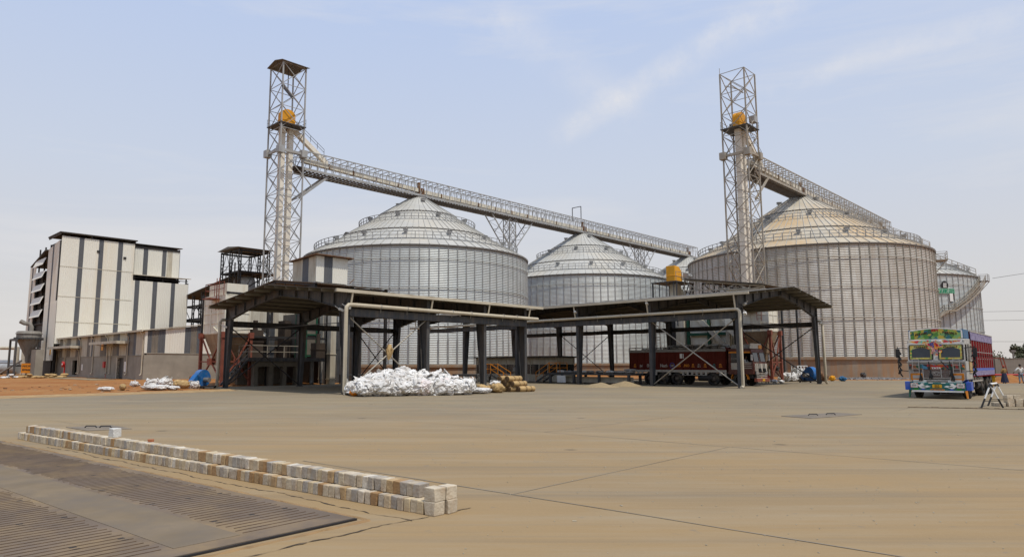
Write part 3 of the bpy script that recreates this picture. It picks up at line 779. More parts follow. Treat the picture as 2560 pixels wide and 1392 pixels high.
for i in range(N_):
    t0, t1 = i / N_, (i + 1) / N_
    for r in (SR + .25, SR + 1.15):
        b.bar(hp(t0, r), hp(t1, r), .07, .26)
        for h in (.55, 1.1): b.bar(hp(t0, r) + Vector((0, 0, h)), hp(t1, r) + Vector((0, 0, h)), .055)
        b.bar(hp(t0, r), hp(t0, r) + Vector((0, 0, 1.1)), .055)
    for f in (0.2, .7): b.bar(hp(t0 + f / N_, SR + .25), hp(t0 + f / N_, SR + 1.15), .2, .03)
a0, z0 = helix(1.0)
for k, (da, dz) in enumerate(((0, 0), (-5, 0), (-18, -3))):
    if k:
        pa, pz = prev
        for r in (SR + .25, SR + 1.15):
            A = Vector((r * math.cos(pa), r * math.sin(pa), pz)); Bq = Vector((r * math.cos(a0 + R(da)), r * math.sin(a0 + R(da)), z0 + dz))
            b.bar(A, Bq, .07, .26)
            for h in (.55, 1.1): b.bar(A + Vector((0, 0, h)), Bq + Vector((0, 0, h)), .055)
            b.bar(A, A + Vector((0, 0, 1.1)), .055); b.bar(Bq, Bq + Vector((0, 0, 1.1)), .055)
        c0 = Vector(((SR + .7) * math.cos(pa), (SR + .7) * math.sin(pa), pz)); c1 = Vector(((SR + .7) * math.cos(a0 + R(da)), (SR + .7) * math.sin(a0 + R(da)), z0 + dz))
        b.bar(c0, c1, .9, .05)
    prev = (a0 + R(da), z0 + dz)
b.build('wall_stair', M['galv_tan'], s5)
# lettering and marks on the far silo's wall
def text_mesh(body, size, depth=0.02, bold=0.0):
    cu = bpy.data.curves.new('t', 'FONT'); cu.body = body; cu.size = size; cu.extrude = depth; cu.offset = bold; cu.align_x = 'CENTER'; cu.align_y = 'CENTER'; cu.resolution_u = 2
    o = bpy.data.objects.new('t', cu); COL.objects.link(o)
    bpy.context.view_layer.update()
    me = bpy.data.meshes.new_from_object(o.evaluated_get(bpy.context.evaluated_depsgraph_get()))
    bpy.data.objects.remove(o); bpy.data.curves.remove(cu)
    return me
def text(body, size, material, parent, loc, rot, name='lettering', depth=0.012, bold=0.0, sx=1.0):
    me = text_mesh(body, size, depth, bold); me.materials.clear(); me.materials.append(material)
    o = link(name, me, parent, loc, rot); o.scale.x = sx
    return o
M['letter_green'] = mat('green_lettering', (0.02, 0.22, 0.11), 0.6, var=0.1)
def on_wall(a, z, r=SR + .19): return (r * math.cos(R(a)), r * math.sin(R(a)), z), (R(90), 0, R(a + 90))
def scrawl(mb, n, w, h, seed, gap=0.25, t=0.16, z=0.0, d=0.02, m=0):
    """a row of upright letter-like strokes too small to read in the photograph; lies in local x-y"""
    rr = random.Random(seed); cw = w / n; x = -w / 2
    for k in range(n):
        a, c = x + cw * gap / 2, x + cw * (1 - gap / 2); th = h * t
        for seg in rr.sample(('l', 'r', 't', 'm', 'b', 's'), rr.choice((3, 3, 4))):
            if seg == 'l': mb.box(a, a + th, -h / 2, h / 2, z, z + d, m)
            if seg == 'r': mb.box(c - th, c, -h / 2, h / 2, z, z + d, m)
            if seg == 't': mb.box(a, c, h / 2 - th, h / 2, z, z + d * 1.1, m)
            if seg == 'm': mb.box(a, c, -th / 2, th / 2, z, z + d * 1.1, m)
            if seg == 'b': mb.box(a, c, -h / 2, -h / 2 + th, z, z + d * 1.1, m)
            if seg == 's': mb.bar((a, -h / 2, z + d / 2), (c, h / 2, z + d / 2), th, d * .9, m)
        x += cw
M['letter_pale'] = mat('pale_green_board', (0.30, 0.47, 0.36), 0.6, var=0.1)
for k in range(3):                                    # green lettering boards hung between the stiffeners
    loc, rot = on_wall(-85.71 + k * 4.286, 14.88, SR + .18)
    b = MB(); b.box(-.64, .64, -.48, .48, 0, .03, 0); scrawl(b, 3, 1.2, .74, 31 + k, .2, .2, .03, .02, 1)
    b.build('lettering', [M['letter_pale'], M['letter_green']], s5, loc=loc, rot=rot)
loc, rot = on_wall(-81.43, 15.95, SR + .16)
b = MB(); b.tube((0, 0, 0), (0, 0, .04), .72, 20); b.build('round_emblem', M['steel_black'], s5, loc=loc, rot=rot)
b = MB(); 
for x in (-.22, .0, .22): b.bar((x - .05, -.38, .05), (x + .05, .38, .05), .12, .03)
b.bar((-.3, -.36, .055), (.36, -.36, .055), .1, .03)
b.build('emblem_mark', M['white'], s5, loc=loc, rot=rot)
loc, rot = on_wall(-77.14, 13.75, SR + .18)
b = MB(); b.box(-.5, .22, -.72, .72, 0, .04); b.build('letter_plate', M['white'], s5, loc=loc, rot=rot)
b = MB(); b.box(.24, .5, -.5, .78, 0, .04); b.bar((-.5, -.78, .02), (.1, -.78, .02), .1, .04); b.build('letter_dark_edge', M['steel_black'], s5, loc=loc, rot=rot)  # dark bars edging the white plate

M['casing'] = mat('cream_casing', (.74, .69, .585), .6, var=.05, sc=.6, col2=(.52, .40, .26), amt=.35, sc2=.25)
# ------------------------------------------------------------------ elevator towers
def lattice(mb, s, z0, z1, bay, leg=0.17, brace=0.085, m=0, gusset=True, full=True):
    h = s / 2; C = [(-h, -h), (h, -h), (h, h), (-h, h)]
    n = max(1, round((z1 - z0) / bay)); dz = (z1 - z0) / n
    for x, y in C: mb.bar((x, y, z0), (x, y, z1), leg, leg, m)
    for k in range(n):
        a, b = z0 + k * dz, z0 + (k + 1) * dz
        for i in range(4):
            p, q = C[i], C[(i + 1) % 4]
            if full or k % 2: mb.bar((*p, b), (*q, b), brace * .8, brace * .8, m)
            if full or (k + i) % 2: mb.bar((*p, a), (*q, b), brace, brace, m)
            if full or (k + i + 1) % 2: mb.bar((*q, a), (*p, b), brace, brace, m)
            if gusset and k % 2 == 0:
                mx, my = (p[0] + q[0]) / 2, (p[1] + q[1]) / 2
                dx, dy = (q[0] - p[0]) / s, (q[1] - p[1]) / s
                mb.box(-.13, .13, -.02, .02, -.13, .13, m, Matrix.Translation((mx, my, (a + b) / 2)) @ Matrix.Rotation(math.atan2(dy, dx), 4, 'Z'))
def rail(mb, pts, h=1.05, w=0.05, m=0, closed=False, posts=True):
    k = len(pts)
    for i in range(k if closed else k - 1):
        a, b = Vector(pts[i]), Vector(pts[(i + 1) % k])
        for f in (.5, 1.0): mb.bar(a + Vector((0, 0, h * f)), b + Vector((0, 0, h * f)), w, w, m)
        n = max(1, int((b - a).length / 1.3))
        for j in range(n + 1): mb.bar(a.lerp(b, j / n), a.lerp(b, j / n) + Vector((0, 0, h)), w, w, m)
def ladder(mb, x, y0, y1, z0, z1, m=0):
    for y in (y0, y1): mb.bar((x, y, z0), (x, y, z1), .05, .05, m)
    z = z0
    while z < z1: mb.bar((x, y0, z), (x, y1, z), .035, .035, m); z += .32
def tower(p, q, top, roofed, label, galv, leg_mat):
    t = empty('elevator_tower', W(p, q), GRID, label, 'tower', 'bucket elevator towers')
    b = MB(); lattice(b, 3.5, 0, top, 3.0, gusset=False, brace=.085); b.build('lattice_frame', M[galv], t)
    b = MB()
    for x in (-0.62, 0.62):
        b.box(x - .33, x + .33, -.36, .36, 0, 34.6)
    el = b.build('elevator_leg', M[leg_mat], t)
    b = MB(); z = 2.2
    while z < 34.5:
        for x in (-.62, .62): b.box(x - .35, x + .35, -.38, .38, z, z + .04)
        z += 2.6
    b.build('flange', M['rust_brown'], el)
    b = MB(); b.box(-1.05, 1.05, -.5, .5, 34.6, 36.1); 
    prof = [(-1.05 + .0, 36.1)] + [(1.05 * math.cos(a), 36.1 + .85 * math.sin(a)) for a in [R(180 - 15 * k) for k in range(13)]]
    b.prism([(x, -.5, z) for x, z in prof[1:]], (0, 1.0, 0))
    b.box(-1.08, 1.08, -.54, .54, 35.3, 35.38)
    hd = b.build('drive_head', M['yellow'], t)
    b = MB(); b.tube((.3, .6, 35.5), (.3, 1.5, 35.5), .28, 12); b.box(0, .7, .55, 1.3, 34.6, 35.2); b.build('motor', M['galv_dark'], hd)
    b = MB(); b.box(-1.95, 1.95, -1.95, 1.95, 34.38, 34.5); rail(b, [(1.9, -1.9, 34.5), (1.9, 1.9, 34.5), (-1.9, 1.9, 34.5)], w=.04); b.build('head_platform', M['steel_dark'], t)
    b = MB()
    for zz_ in (30.6,):
        b.bar((-1.8, -1.8, zz_), (1.8, -1.8, zz_), .28, .34); b.bar((-1.8, -1.8, zz_), (-1.8, 1.8, zz_), .28, .34)
        for x, y in ((-1.75, -1.75), (1.75, -1.75), (-1.75, 1.75)): b.box(x - .42, x + .42, y - .42, y + .42, zz_ - .5, zz_ + .5)
    b.build('cross_beam', M[galv], t)
    b = MB(); ladder(b, 1.3, 1.0, 1.5, 0, 34.4); b.build('ladder', M['galv_dark'], t)
    b = MB(); b.box(0.9, 3.2, -1.2, 1.2, 28.9, 29.0); rail(b, [(0.9, -1.2, 29), (3.2, -1.2, 29)], 1.1); b.build('landing', M['steel_dark'], t)
    if roofed:
        b = MB()
        for sgn in (-1, 1):
            b.prism([(-2.15, 0, top + .55), (-2.15, sgn * 2.15, top + .05), (-2.15, sgn * 2.15, top + .10), (-2.15, 0, top + .62)], (4.3, 0, 0))
        for x in (-1.75, 0, 1.75):
            b.bar((x, -1.9, top), (x, 1.9, top), .1); b.bar((x, 0, top), (x, 0, top + .5), .08)
        b.build('roof', M['roof_grey'], t)
        b = MB(); b.bar((-1.9, -1.9, top - 3.6), (1.9, 1.9, top - 3.3), .12, .3); b.bar((0, 0, top - 3.4), (0, 0, top), .1); b.build('hoist_beam', M['steel_dark'], t)
    else:
        b = MB(); b.bar((-1.75, 1.75, top), (-1.75, 1.75, top + .9), .05); b.build('aerial', M[galv], t); b = MB(); b.bar((0, 0, top - 2.2), (0, 1.75, top - 1.2), .1); b.bar((-1.75, 0, top - 2.2), (1.75, 0, top - 2.2), .12); b.build('hoist_beam', M[galv], t)
        b = MB(); b.box(.6, 1.7, -1.9, -1.1, 35.4, 36.3); b.build('drive_box', M['galv'], t)
    # spout from the head down on to the conveyor
    b = MB(); a_, c_ = Vector((1.0, 0, 34.4)), Vector((6.2, 0, 30.9))
    b.bar(a_, c_, .62, .62); b.bar(c_, c_ + Vector((.3, 0, -.9)), .7, .7)
    sp = b.build('spout', M[leg_mat], t)
    b = MB(); rail(b, [(1.3, -.5, 34.6), (5.8, -.5, 31.6)], .9, .045); b.build('railing', M['steel_dark'], sp)
    b = MB(); b.bar((1.75, -1.0, 24.6), (6.6, -1.0, 28.7), .2, .28); b.bar((1.75, 1.0, 24.6), (6.6, 1.0, 28.7), .2, .28); b.bar((1.75, -1, 28.4), (3.9, -1, 26.3), .12); b.bar((3.9, -1, 26.3), (3.9, 1, 26.3), .12); b.bar((6.6, -1, 28.7), (6.6, 1, 28.7), .14)
    b.build('conveyor_bracket', M[galv], t)
    return t
t1 = tower(46.3, 84.4, 43.0, True, 'tall lattice elevator tower with a sheet roof on top, beside the striped hut', 'galv', 'casing')
t2 = tower(91.85, 40.2, 42.6, False, 'tall lattice elevator tower without a roof, in front of the dusty silo', 'galv_tan', 'casing')

# ------------------------------------------------------------------ overhead conveyors
M['bridge_floor'] = mat('dark_brown_steel', (0.13, 0.105, 0.08), 0.7, 0.0, var=0.2)  # darker brown than the truss above
def conveyor(q, p0, p1, label, peaks, trestles, mt):
    t = empty('conveyor_bridge', W(p0, q), GRID, label, 'conveyor', 'overhead truss conveyors')
    Ln = p1 - p0; zb, zt = 28.75, 31.35; hw = 1.15
    b = MB(); n = int(Ln / 1.25); dx = Ln / n
    for y in (-hw, hw):
        b.bar((0, y, zb), (Ln, y, zb), .16, .34); b.bar((0, y, zt), (Ln, y, zt), .11, .13)
        b.bar((0, y, zb + 1.55), (Ln, y, zb + 1.55), .05, .05)
        for i in range(n + 1):
            b.bar((i * dx, y, zb), (i * dx, y, zt), .075)
            if i < n: b.bar((i * dx, y, zb) if i % 2 else (i * dx, y, zb), ((i + 1) * dx, y, zt) if i % 2 else ((i + .45) * dx, y, zt), .055)
    for i in range(n + 1):
        b.bar((i * dx, -hw, zt), (i * dx, hw, zt), .08, .10)
        if i < n and i % 2 == 0: b.bar((i * dx, -hw, zt), ((i + 1) * dx, hw, zt), .05)
    b.build('truss', M[mt], t)
    b = MB()
    for i in range(2 * n + 1): b.bar((i * dx / 2, -hw, zb - .22), (i * dx / 2, hw, zb - .22), .12, .2)
    for y in (-hw + .1, hw - .1): b.bar((0, y, zb - .3), (Ln, y, zb - .3), .1, .14)
    b.build('floor_grating', M['bridge_floor'], t)
    b = MB(); b.box(0, Ln, -hw + .1, -hw + .75, zb + .18, zb + .22); b.build('walkway', M['galv_dark'], t)
    xs_ = [0.2] + [pk - p0 for pk in peaks]
    for k in range(len(xs_) - 1):
        a, c = xs_[k] + .3, xs_[k + 1] - .3
        za = 1.45 if k == 0 else .85
        zc = .95 if k == 0 else .75
        b = MB(); b.bar((a, -.25, zb + za), (c, -.25, zb + zc), .7, .62); tr = b.build('trough', M['cream'], t)
        b = MB(); kk = int((c - a) / 4)
        for j in range(1, kk):
            f = j / kk; x = a + (c - a) * f; z = zb + za + (zc - za) * f
            b.box(x - .12, x + .12, -.65, .15, z - .33, z + .33)
        b.build('clamp', M['rust_brown'], tr)
        b = MB(); x = c + .2; b.box(x - .2, x + .9, -.75, .35, zb + .25, zb + 1.35); b.tube((x + .2, -.2, zb + 1.35), (x + .2, -.2, zb + 2.3), .3, 10); b.build('drive_unit', M['rust_brown'], t)
        b = MB(); b.tube((xs_[k + 1], 0, zb - .9), (xs_[k + 1], 0, zb + .1), .55, 14); b.box(xs_[k + 1] - 1.1, xs_[k + 1] + 1.1, -1.1, 1.1, zb - .35, zb - .2); b.build('discharge_spout', M['steel_dark'], t)
    for pc in trestles:
        b = MB(); x = pc - p0
        sub = MB(); lattice(sub, 1.6, 0, zb - .2, 1.7, .13, .07, gusset=False)
        b.add([(v[0] + x, v[1], v[2]) for v in sub.v], sub.f)
        for sx in (-1, 1):
            for y in (-.9, .9):
                b.bar((x + sx * .8, y, zb - 5.6), (x + sx * 5.6, y, zb - .2), .13, .17)
                b.bar((x + sx * .8, y, zb - .4), (x + sx * 3.0, y, zb - 3.0), .08)
            for f in (.3, .55, .8):
                xa, za_ = x + sx * (.8 + 4.8 * f), zb - 5.6 + 5.4 * f
                b.bar((xa, -.9, za_), (xa, .9, za_), .07)
                b.bar((xa, -.9, za_), (xa + sx * 1.2, .9, za_ + 1.35), .05)
        b.build('trestle', M['galv'], t)
    return t
cv1 = conveyor(84.3, 48.2, 161.5, 'long truss conveyor from the roofed tower across three silo peaks', (70.0, 114.0, 158.0), (92.0, 136.0), 'galv')
cv2 = conveyor(40.4, 93.7, 161.0, 'truss conveyor from the roofless tower over the dusty silo', (113.5, 157.5), (135.5,), 'galv_tan')
b = MB(); b.bar((64.3, -1.1, 31.3), (64.3, -1.1, 34.0), .12); b.bar((64.3, 1.1, 31.3), (64.3, 1.1, 34.0), .12); b.bar((64.3, -1.1, 34), (64.3, 1.1, 34), .12); b.build('hoist_frame', M['steel_dark'], cv1)
# ------------------------------------------------------------------ striped process building, left
def profiled(mb, a, b_, z0a, z1a, z0b=None, z1b=None, pitch=0.28, depth=0.035, stripes=None, base_m=0, out=None):
    """a profiled-sheet wall from point a to b: real trapezoid ribs; stripes = [(from, to, material index)] in metres along it"""
    a = Vector((*a, 0)); b = Vector((*b_, 0)); d = b - a; ln = d.length; d.normalize()
    nrm = Vector((d.y, -d.x, 0)) if out is None else Vector((*out, 0))
    z0b = z0a if z0b is None else z0b; z1b = z1a if z1b is None else z1b
    xs_ = {0.0, ln}
    k = 0
    while k * pitch < ln:
        for f in (0, .35, .5, .85): xs_.add(min(ln, (k + f) * pitch))
        k += 1
    for s0, s1, _ in (stripes or []):
        xs_.add(max(0, min(ln, s0))); xs_.add(max(0, min(ln, s1)))
    xs_ = sorted(xs_)
    def h(x):
        f = (x / pitch) % 1.0
        if f < .35: return 0.0
        if f < .5: return (f - .35) / .15 * depth
        if f < .85: return depth
        return (1 - f) / .15 * depth
    for x0, x1 in zip(xs_, xs_[1:]):
        if x1 - x0 < 1e-5: continue
        mid = (x0 + x1) / 2; m = base_m
        for s0, s1, mi in (stripes or []):
            if s0 <= mid <= s1: m = mi
        q = []
        for x, lo in ((x0, True), (x1, True), (x1, False), (x0, False)):
            t = x / ln; z = (z0a + (z0b - z0a) * t) if lo else (z1a + (z1b - z1a) * t)
            p = a + d * x + nrm * h(x)
            q.append((p.x, p.y, z))
        mb.face(q, m)
SHEETS = [M['white_sheet'], M['grey_sheet'], M['translucent'], M['cream_dusty']]
P0_, Q0_ = 27.5, 116.0
pb = empty('process_building', W(P0_, Q0_), GRID, 'tall white building with slate grey vertical stripes and open louvred bay', 'building')
# local: x along p (0 = left corner of the wide face), y along q (deep)
gs = [(2.35, 3.02, 1), (5.1, 5.75, 1), (7.85, 8.55, 1), (10.65, 11.35, 1), (13.4, 14.1, 1), (16.3, 16.95, 1)]
b = MB(); profiled(b, (0, 0), (10.3, 0), 4.8, 20.9, stripes=gs, out=(0, -1)); b.build('tall_wall', SHEETS, pb, fix=False)
b = MB(); profiled(b, (10.3, 0.02), (19.1, 0.02), 4.8, 15.1, stripes=[(s - 10.3, e - 10.3, m) for s, e, m in gs if s > 10.3], out=(0, -1)); b.build('low_wall', SHEETS, pb, fix=False)
b = MB(); profiled(b, (11.6, 3.8), (18.9, 3.8), 16.3, 21.3, stripes=[(1.35, 2.1, 1), (4.4, 5.1, 1), (5.2, 6.1, 3)], out=(0, -1)); b.build('set_back_wall', SHEETS, pb, fix=False)
b = MB()
b.box(.1, 19.0, .25, 3.6, 4.6, 4.9)
for x in (.2, 10.2, 19.0):
    b.box(x - .12, x + .12, .12, .36, 0, 15.0 if x > 10.5 else 21.2)
for x in (.2, 10.2): b.bar((x, .24, 20.95), (x, 3.7, 21.5), .16)
for x in (11.6, 18.9): b.box(x - .1, x + .1, 3.9, 4.1, 0, 21.4)
for x in (10.6, 12.4, 15.0, 18.8): b.box(x - .09, x + .09, .15, .33, 15.0, 16.1)
b.bar((10.3, .2, 15.6), (19.1, .2, 15.6), .1); b.bar((10.3, 3.7, 15.9), (19.1, 3.7, 15.9), .16)
b.box(19.05, 19.2, .2, 12, 4.5, 15.3)
b.box(10.3, 19.0, 3.9, 4.0, 4.8, 16.3)
b.build('steel_frame', M['steel_black'], pb)
# narrow face, x = 0, y = 0.8 .. 18
b = MB(); profiled(b, (0, 7.2), (0, .95), 11.2, 19.6, 11.2, 20.4, stripes=[(2.6, 3.4, 1)], out=(-1, 0)); profiled(b, (-.01, 7.2), (-.01, .02), 2.35, 11.2, stripes=[(2.6, 3.4, 1)], out=(-1, 0)); b.build('narrow_wall', SHEETS, pb, fix=False)
b = MB(); profiled(b, (0, 18.0), (0, 14.0), 6.0, 17.8, stripes=[(1.5, 2.3, 1)], out=(-1, 0)); profiled(b, (1.6, 14.0), (1.6, 7.2), 4.5, 19.0, out=(-1, 0)); b.build('end_wall', SHEETS, pb, fix=False)
b = MB()
for k in range(6):
    z = 8.2 + k * 2.05
    b.box(.2, 1.5, 7.25, 13.95, z - .12, z + .05)
    for y in (7.3, 10.5, 13.9): b.box(.25, .45, y - .1, y + .1, z, z + 2.0)
b.build('bay_frame', M['steel_black'], pb)
b = MB(); b.box(-.02, .3, .35, .9, 11.0, 20.3)
for z in (12, 13.6, 15.2, 16.8, 18.4): b.box(.02, .4, .2, 1.0, z, z + .12)
b.build('corner_post', M['steel_black'], pb)
for k in range(5):
    z = 9.2 + k * 2.05
    b = MB(); b.prism([(-.05, 8.0, z + 1.15), (-.5, 8.0, z), (-.5, 8.0, z - .06), (-.05, 8.0, z + 1.05)], (0, 6.2, 0)); b.build('louvre', M['white_sheet'], pb)
b = MB(); b.prism([(-.5, 7.0, 19.4), (.0, 18.2, 17.9), (.0, 18.2, 18.05), (-.5, 7.0, 19.6)], (11, 0, 0)); b.build('lean_roof', M['roof_dark'], pb)
b = MB(); b.box(-.35, 10.6, -.35, 6.6, 21.35, 21.5)
for x in (-.2, 4, 10.3): b.bar((x, -.2, 21.2), (x, 6.4, 21.2), .14, .28)
b.build('roof', M['roof_dark'], pb)
b = MB(); b.prism([(10.2, -.35, 15.95), (10.2, 3.9, 16.35), (10.2, 3.9, 16.45), (10.2, -.35, 16.06)], (9.2, 0, 0)); b.build('canopy_roof', M['cream_dusty'], pb)
b = MB(); b.prism([(11.3, 3.4, 21.55), (11.3, 10, 21.9), (11.3, 10, 22.0), (11.3, 3.4, 21.66)], (7.9, 0, 0)); b.box(11.6, 18.9, 3.72, 3.76, 20.95, 21.3); b.build('set_back_roof', M['roof_dark'], pb)
for x, z in ((5.05, 18.9), (8.9, 18.3)):
    b = MB(); b.box(x - .2, x + .2, -.12, .0, z, z + .35); b.build('wall_vent', M['steel_black'], pb)
b = MB(); b.box(-.06, -.04, 1.1, 1.9, 3.2, 4.0); b.build('yellow_notice', M['yellow'], pb)
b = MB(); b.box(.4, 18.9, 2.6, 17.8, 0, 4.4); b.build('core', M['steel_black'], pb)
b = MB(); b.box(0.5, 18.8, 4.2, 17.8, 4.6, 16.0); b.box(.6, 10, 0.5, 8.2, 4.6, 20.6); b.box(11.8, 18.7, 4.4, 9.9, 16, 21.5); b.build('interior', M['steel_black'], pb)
for zz_ in (8.0, 11.8, 16.3):
    b = MB(); b.box(0, 10.3, -.052, -.036, zz_, zz_ + .07); b.build('sheet_lap', M['cream_dusty'], pb)

# ------------------------------------------------------------------ low striped annex in front of it
ax = empty('annex_building', W(28.3, 81.7), GRID, 'low annex with concrete base and grey brown striped upper wall', 'building')
# local: y 0..35 is the long doors side (x = 0 facing the camera), x 0..12 the gable side (y = 0)
LY = 35.3
b = MB()
def slab(y0, y1, z0, z1): b.box(0, .3, y0, y1, z0, z1)
doors = [(6.6, 8.7, .1, 2.55), (25.1, 27.3, .35, 2.35)]
prev = 0
for y0, y1, z0, z1 in doors:
    slab(prev, y0, -.3, 2.82); slab(y0, y1, z1, 2.82)
    if z0 > .2: slab(y0, y1, -.3, z0)
    prev = y1
slab(prev, LY, -.3, 2.82)
b.box(0.3, 12.5, 0, .3, -.3, 3.05); b.box(-.05, 0, -.06, LY, 2.74, 2.82); b.box(-.05, 12.5, -.06, 0, 2.97, 3.05)
b.build('base_wall', M['concrete'], ax)
def u2y(s): return LY - s        # photograph measures run from the far end
lst = [(0.9, 2.5, 2), (4.6, 6.6, 2), (9.0, 9.9, 2), (9.9, 11.3, 1), (14.2, 15.4, 2), (16.0, 16.9, 1), (19.6, 21.6, 2), (21.6, 22.2, 1), (24.6, 26.2, 2), (26.2, 27.0, 1), (29.4, 30.5, 1), (30.5, 31.7, 2), (31.7, 32.6, 1)]
b = MB(); profiled(b, (.02, LY), (.02, 0), 2.82, 5.45, stripes=lst, out=(-1, 0), base_m=3); b.build('long_wall', SHEETS, ax, fix=False)
gst = [(.3, .75, 1), (.75, 1.45, 2), (1.45, 2.25, 1), (4.45, 5.15, 1), (5.15, 5.9, 2), (5.9, 6.6, 1), (8.6, 9.2, 1), (9.2, 9.9, 2), (9.9, 10.5, 1)]
b = MB(); profiled(b, (0, .02), (12.5, .02), 3.05, 5.5, 3.05, 7.15, stripes=gst, out=(0, -1)); b.build('gable_wall', SHEETS, ax, fix=False)
b = MB(); b.prism([(-.35, -.3, 5.52), (12.8, -.3, 7.27), (12.8, -.3, 7.35), (-.35, -.3, 5.62)], (0, LY + .2, 0)); b.build('roof', M['cream_dusty'], ax)
b = MB(); b.box(-.5, -.36, -.35, LY, 5.42, 5.62); b.build('gutter', M['pipe'], ax)
b = MB(); b.box(.31, .34, 6.6, 8.7, .1, 2.55)
for k in range(12): b.box(.28, .31, 6.62, 8.68, .15 + k * .2, .27 + k * .2)
b.build('shutter_door', M['steel_dark'], ax)
b = MB(); b.box(.9, .95, 25.1, 27.3, .3, 2.4); b.build('doorway', M['steel_black'], ax)
b = MB(); b.box(-.06, .3, 27.3, 27.5, .35, 2.4); b.build('door_jamb', M['cream_dusty'], ax)
b = MB(); b.box(-.05, .28, 8.7, 8.95, 0, 2.6); b.build('door_jamb', M['cream_dusty'], ax)
for y0, y1, z in ((23.4, 34.6, 4.22), (5.0, 15.0, 4.42)):
    b = MB(); b.box(-1.5, 0, y0, y1, z, z + .09); b.box(-1.52, -1.40, y0, y1, z - .22, z + .02); b.box(-1.5, -.05, y0, y0 + .09, z - .24, z)
    for f in (.1, .5, .9):
        y = y0 + (y1 - y0) * f; b.bar((-1.4, y, z - .04), (-.02, y, z - .42), .09)
    b.build('door_canopy', M['cream_dusty'], ax)
for y, z1 in ((35.2, 5.4), (31.0, 5.4), (23.7, 5.4), (18.0, 5.4), (12.4, 5.4), (11.1, 4.3), (5.1, 5.4), (.25, 5.4), (24.4, 4.1)):
    b = MB(); b.pipe([(-.42, y, z1), (-.36, y, z1 - .15), (-.10, y, z1 - .45), (-.10, y, .75), (-.16, y, .62), (-.3, y, .56)], .065, 7); b.build('downpipe', M['pipe'], ax)
for y, z0, z1, mm in ((14.75, 3.55, 4.35, 'yellow'), (5.9, .9, 2.1, 'white'), (22.7, 1.0, 1.8, 'white')):
    b = MB(); b.box(-.03, -.005, y - (.42 if mm == 'yellow' else .28), y + (.42 if mm == 'yellow' else .28), z0, z1); b.build('wall_notice', M[mm], ax)

# ------------------------------------------------------------------ cyclone hopper beside the building
cy = empty('cyclone_hopper', W(25.2, 120.4), GRID, 'grey conical cyclone hopper on a dark steel stand beside the tall building', 'hopper')
M['grey_tank'] = mat('dusty_grey_tank', (0.22, 0.205, 0.18), 0.7, 0.1, var=0.15, col2=(0.13, 0.095, 0.065), amt=0.6, sc2=0.5, streak=True)
b = MB(); b.lathe([(.0, 6.75), (1.4, 6.7), (1.6, 6.6), (1.6, 5.7)], 32, 0); b.lathe([(1.72, 6.28), (1.72, 6.38), (1.6, 6.38)], 32); b.build('drum', M['grey_tank'], cy)
b = MB(); b.lathe([(1.55, 5.5), (.32, 2.9), (.28, 2.2)], 32, 0); b.build('cone', M['grey_tank'], cy)
b = MB(); b.lathe([(1.6, 5.7), (1.85, 5.7), (1.85, 5.5), (1.55, 5.5)], 32, 0, sm=False)
for k in range(20):
    t = 2 * math.pi * k / 20; b.box(1.6, 1.9, -.04, .04, 5.4, 5.75, 0, Matrix.Rotation(t, 4, 'Z'))
b.build('ring_beam', M['steel_dark'], cy)
for x, y in ((-1.9, -1.9), (-1.9, 1.9), (1.7, 1.9)):
    b = MB(); b.bar((x, y, 0), (x, y, 5.5), .26); b.build('leg', M['steel_dark'], cy)
b = MB(); b.bar((-1.9, -1.9, 5.4), (-1.9, 1.9, 5.4), .22, .3); b.bar((-1.9, 1.9, 5.4), (1.7, 1.9, 5.4), .22, .3); b.bar((-1.9, -1.9, 1.6), (-1.9, 1.9, 1.6), .14, .22); b.bar((-1.9, 1.9, 1.6), (1.7, 1.9, 1.6), .14, .22); b.build('brace', M['steel_dark'], cy)
b = MB(); b.pipe([(.3, .3, 6.6), (.3, .3, 7.3), (.1, .4, 7.8), (-.5, .8, 7.9), (-1.0, 1.1, 8.2)], .32, 12); b.build('outlet_duct', M['grey_tank'], cy)
b = MB(); b.pipe([(-.8, -.8, 2.4), (-3.2, 1.5, .3)], .14, 8); b.build('chute', M['grey_tank'], cy)
b = MB(); b.box(1.2, 2.2, -2.4, .2, -.1, 3.9); b.build('panel_box', M['concrete'], pb, loc=(-3.6, 1.5, 0))
sg = empty('warning_sign', W(24.6, 117.6), R(135), 'orange warning sign with dark lines of writing beside the hopper', 'sign')
b = MB(); b.box(-.02, .02, -.62, .62, .55, 1.95, 0); b.build('board', M['orange'], sg)
b = MB()
for z, n_, sd in ((1.55, 5, 4), (1.02, 6, 5)):
    s_ = MB(); scrawl(s_, n_, 1.0, .26, sd, .25, .22, 0, .015)
    b.add([(-.021 - v[2], -v[0], v[1] + z) for v in s_.v], s_.f)
b.build('lettering', M['steel_black'], sg)
for y in (-.5, .5):
    b = MB(); b.bar((.04, y, 0), (.04, y, 1.95), .05); b.build('post', M['steel_dark'], sg)
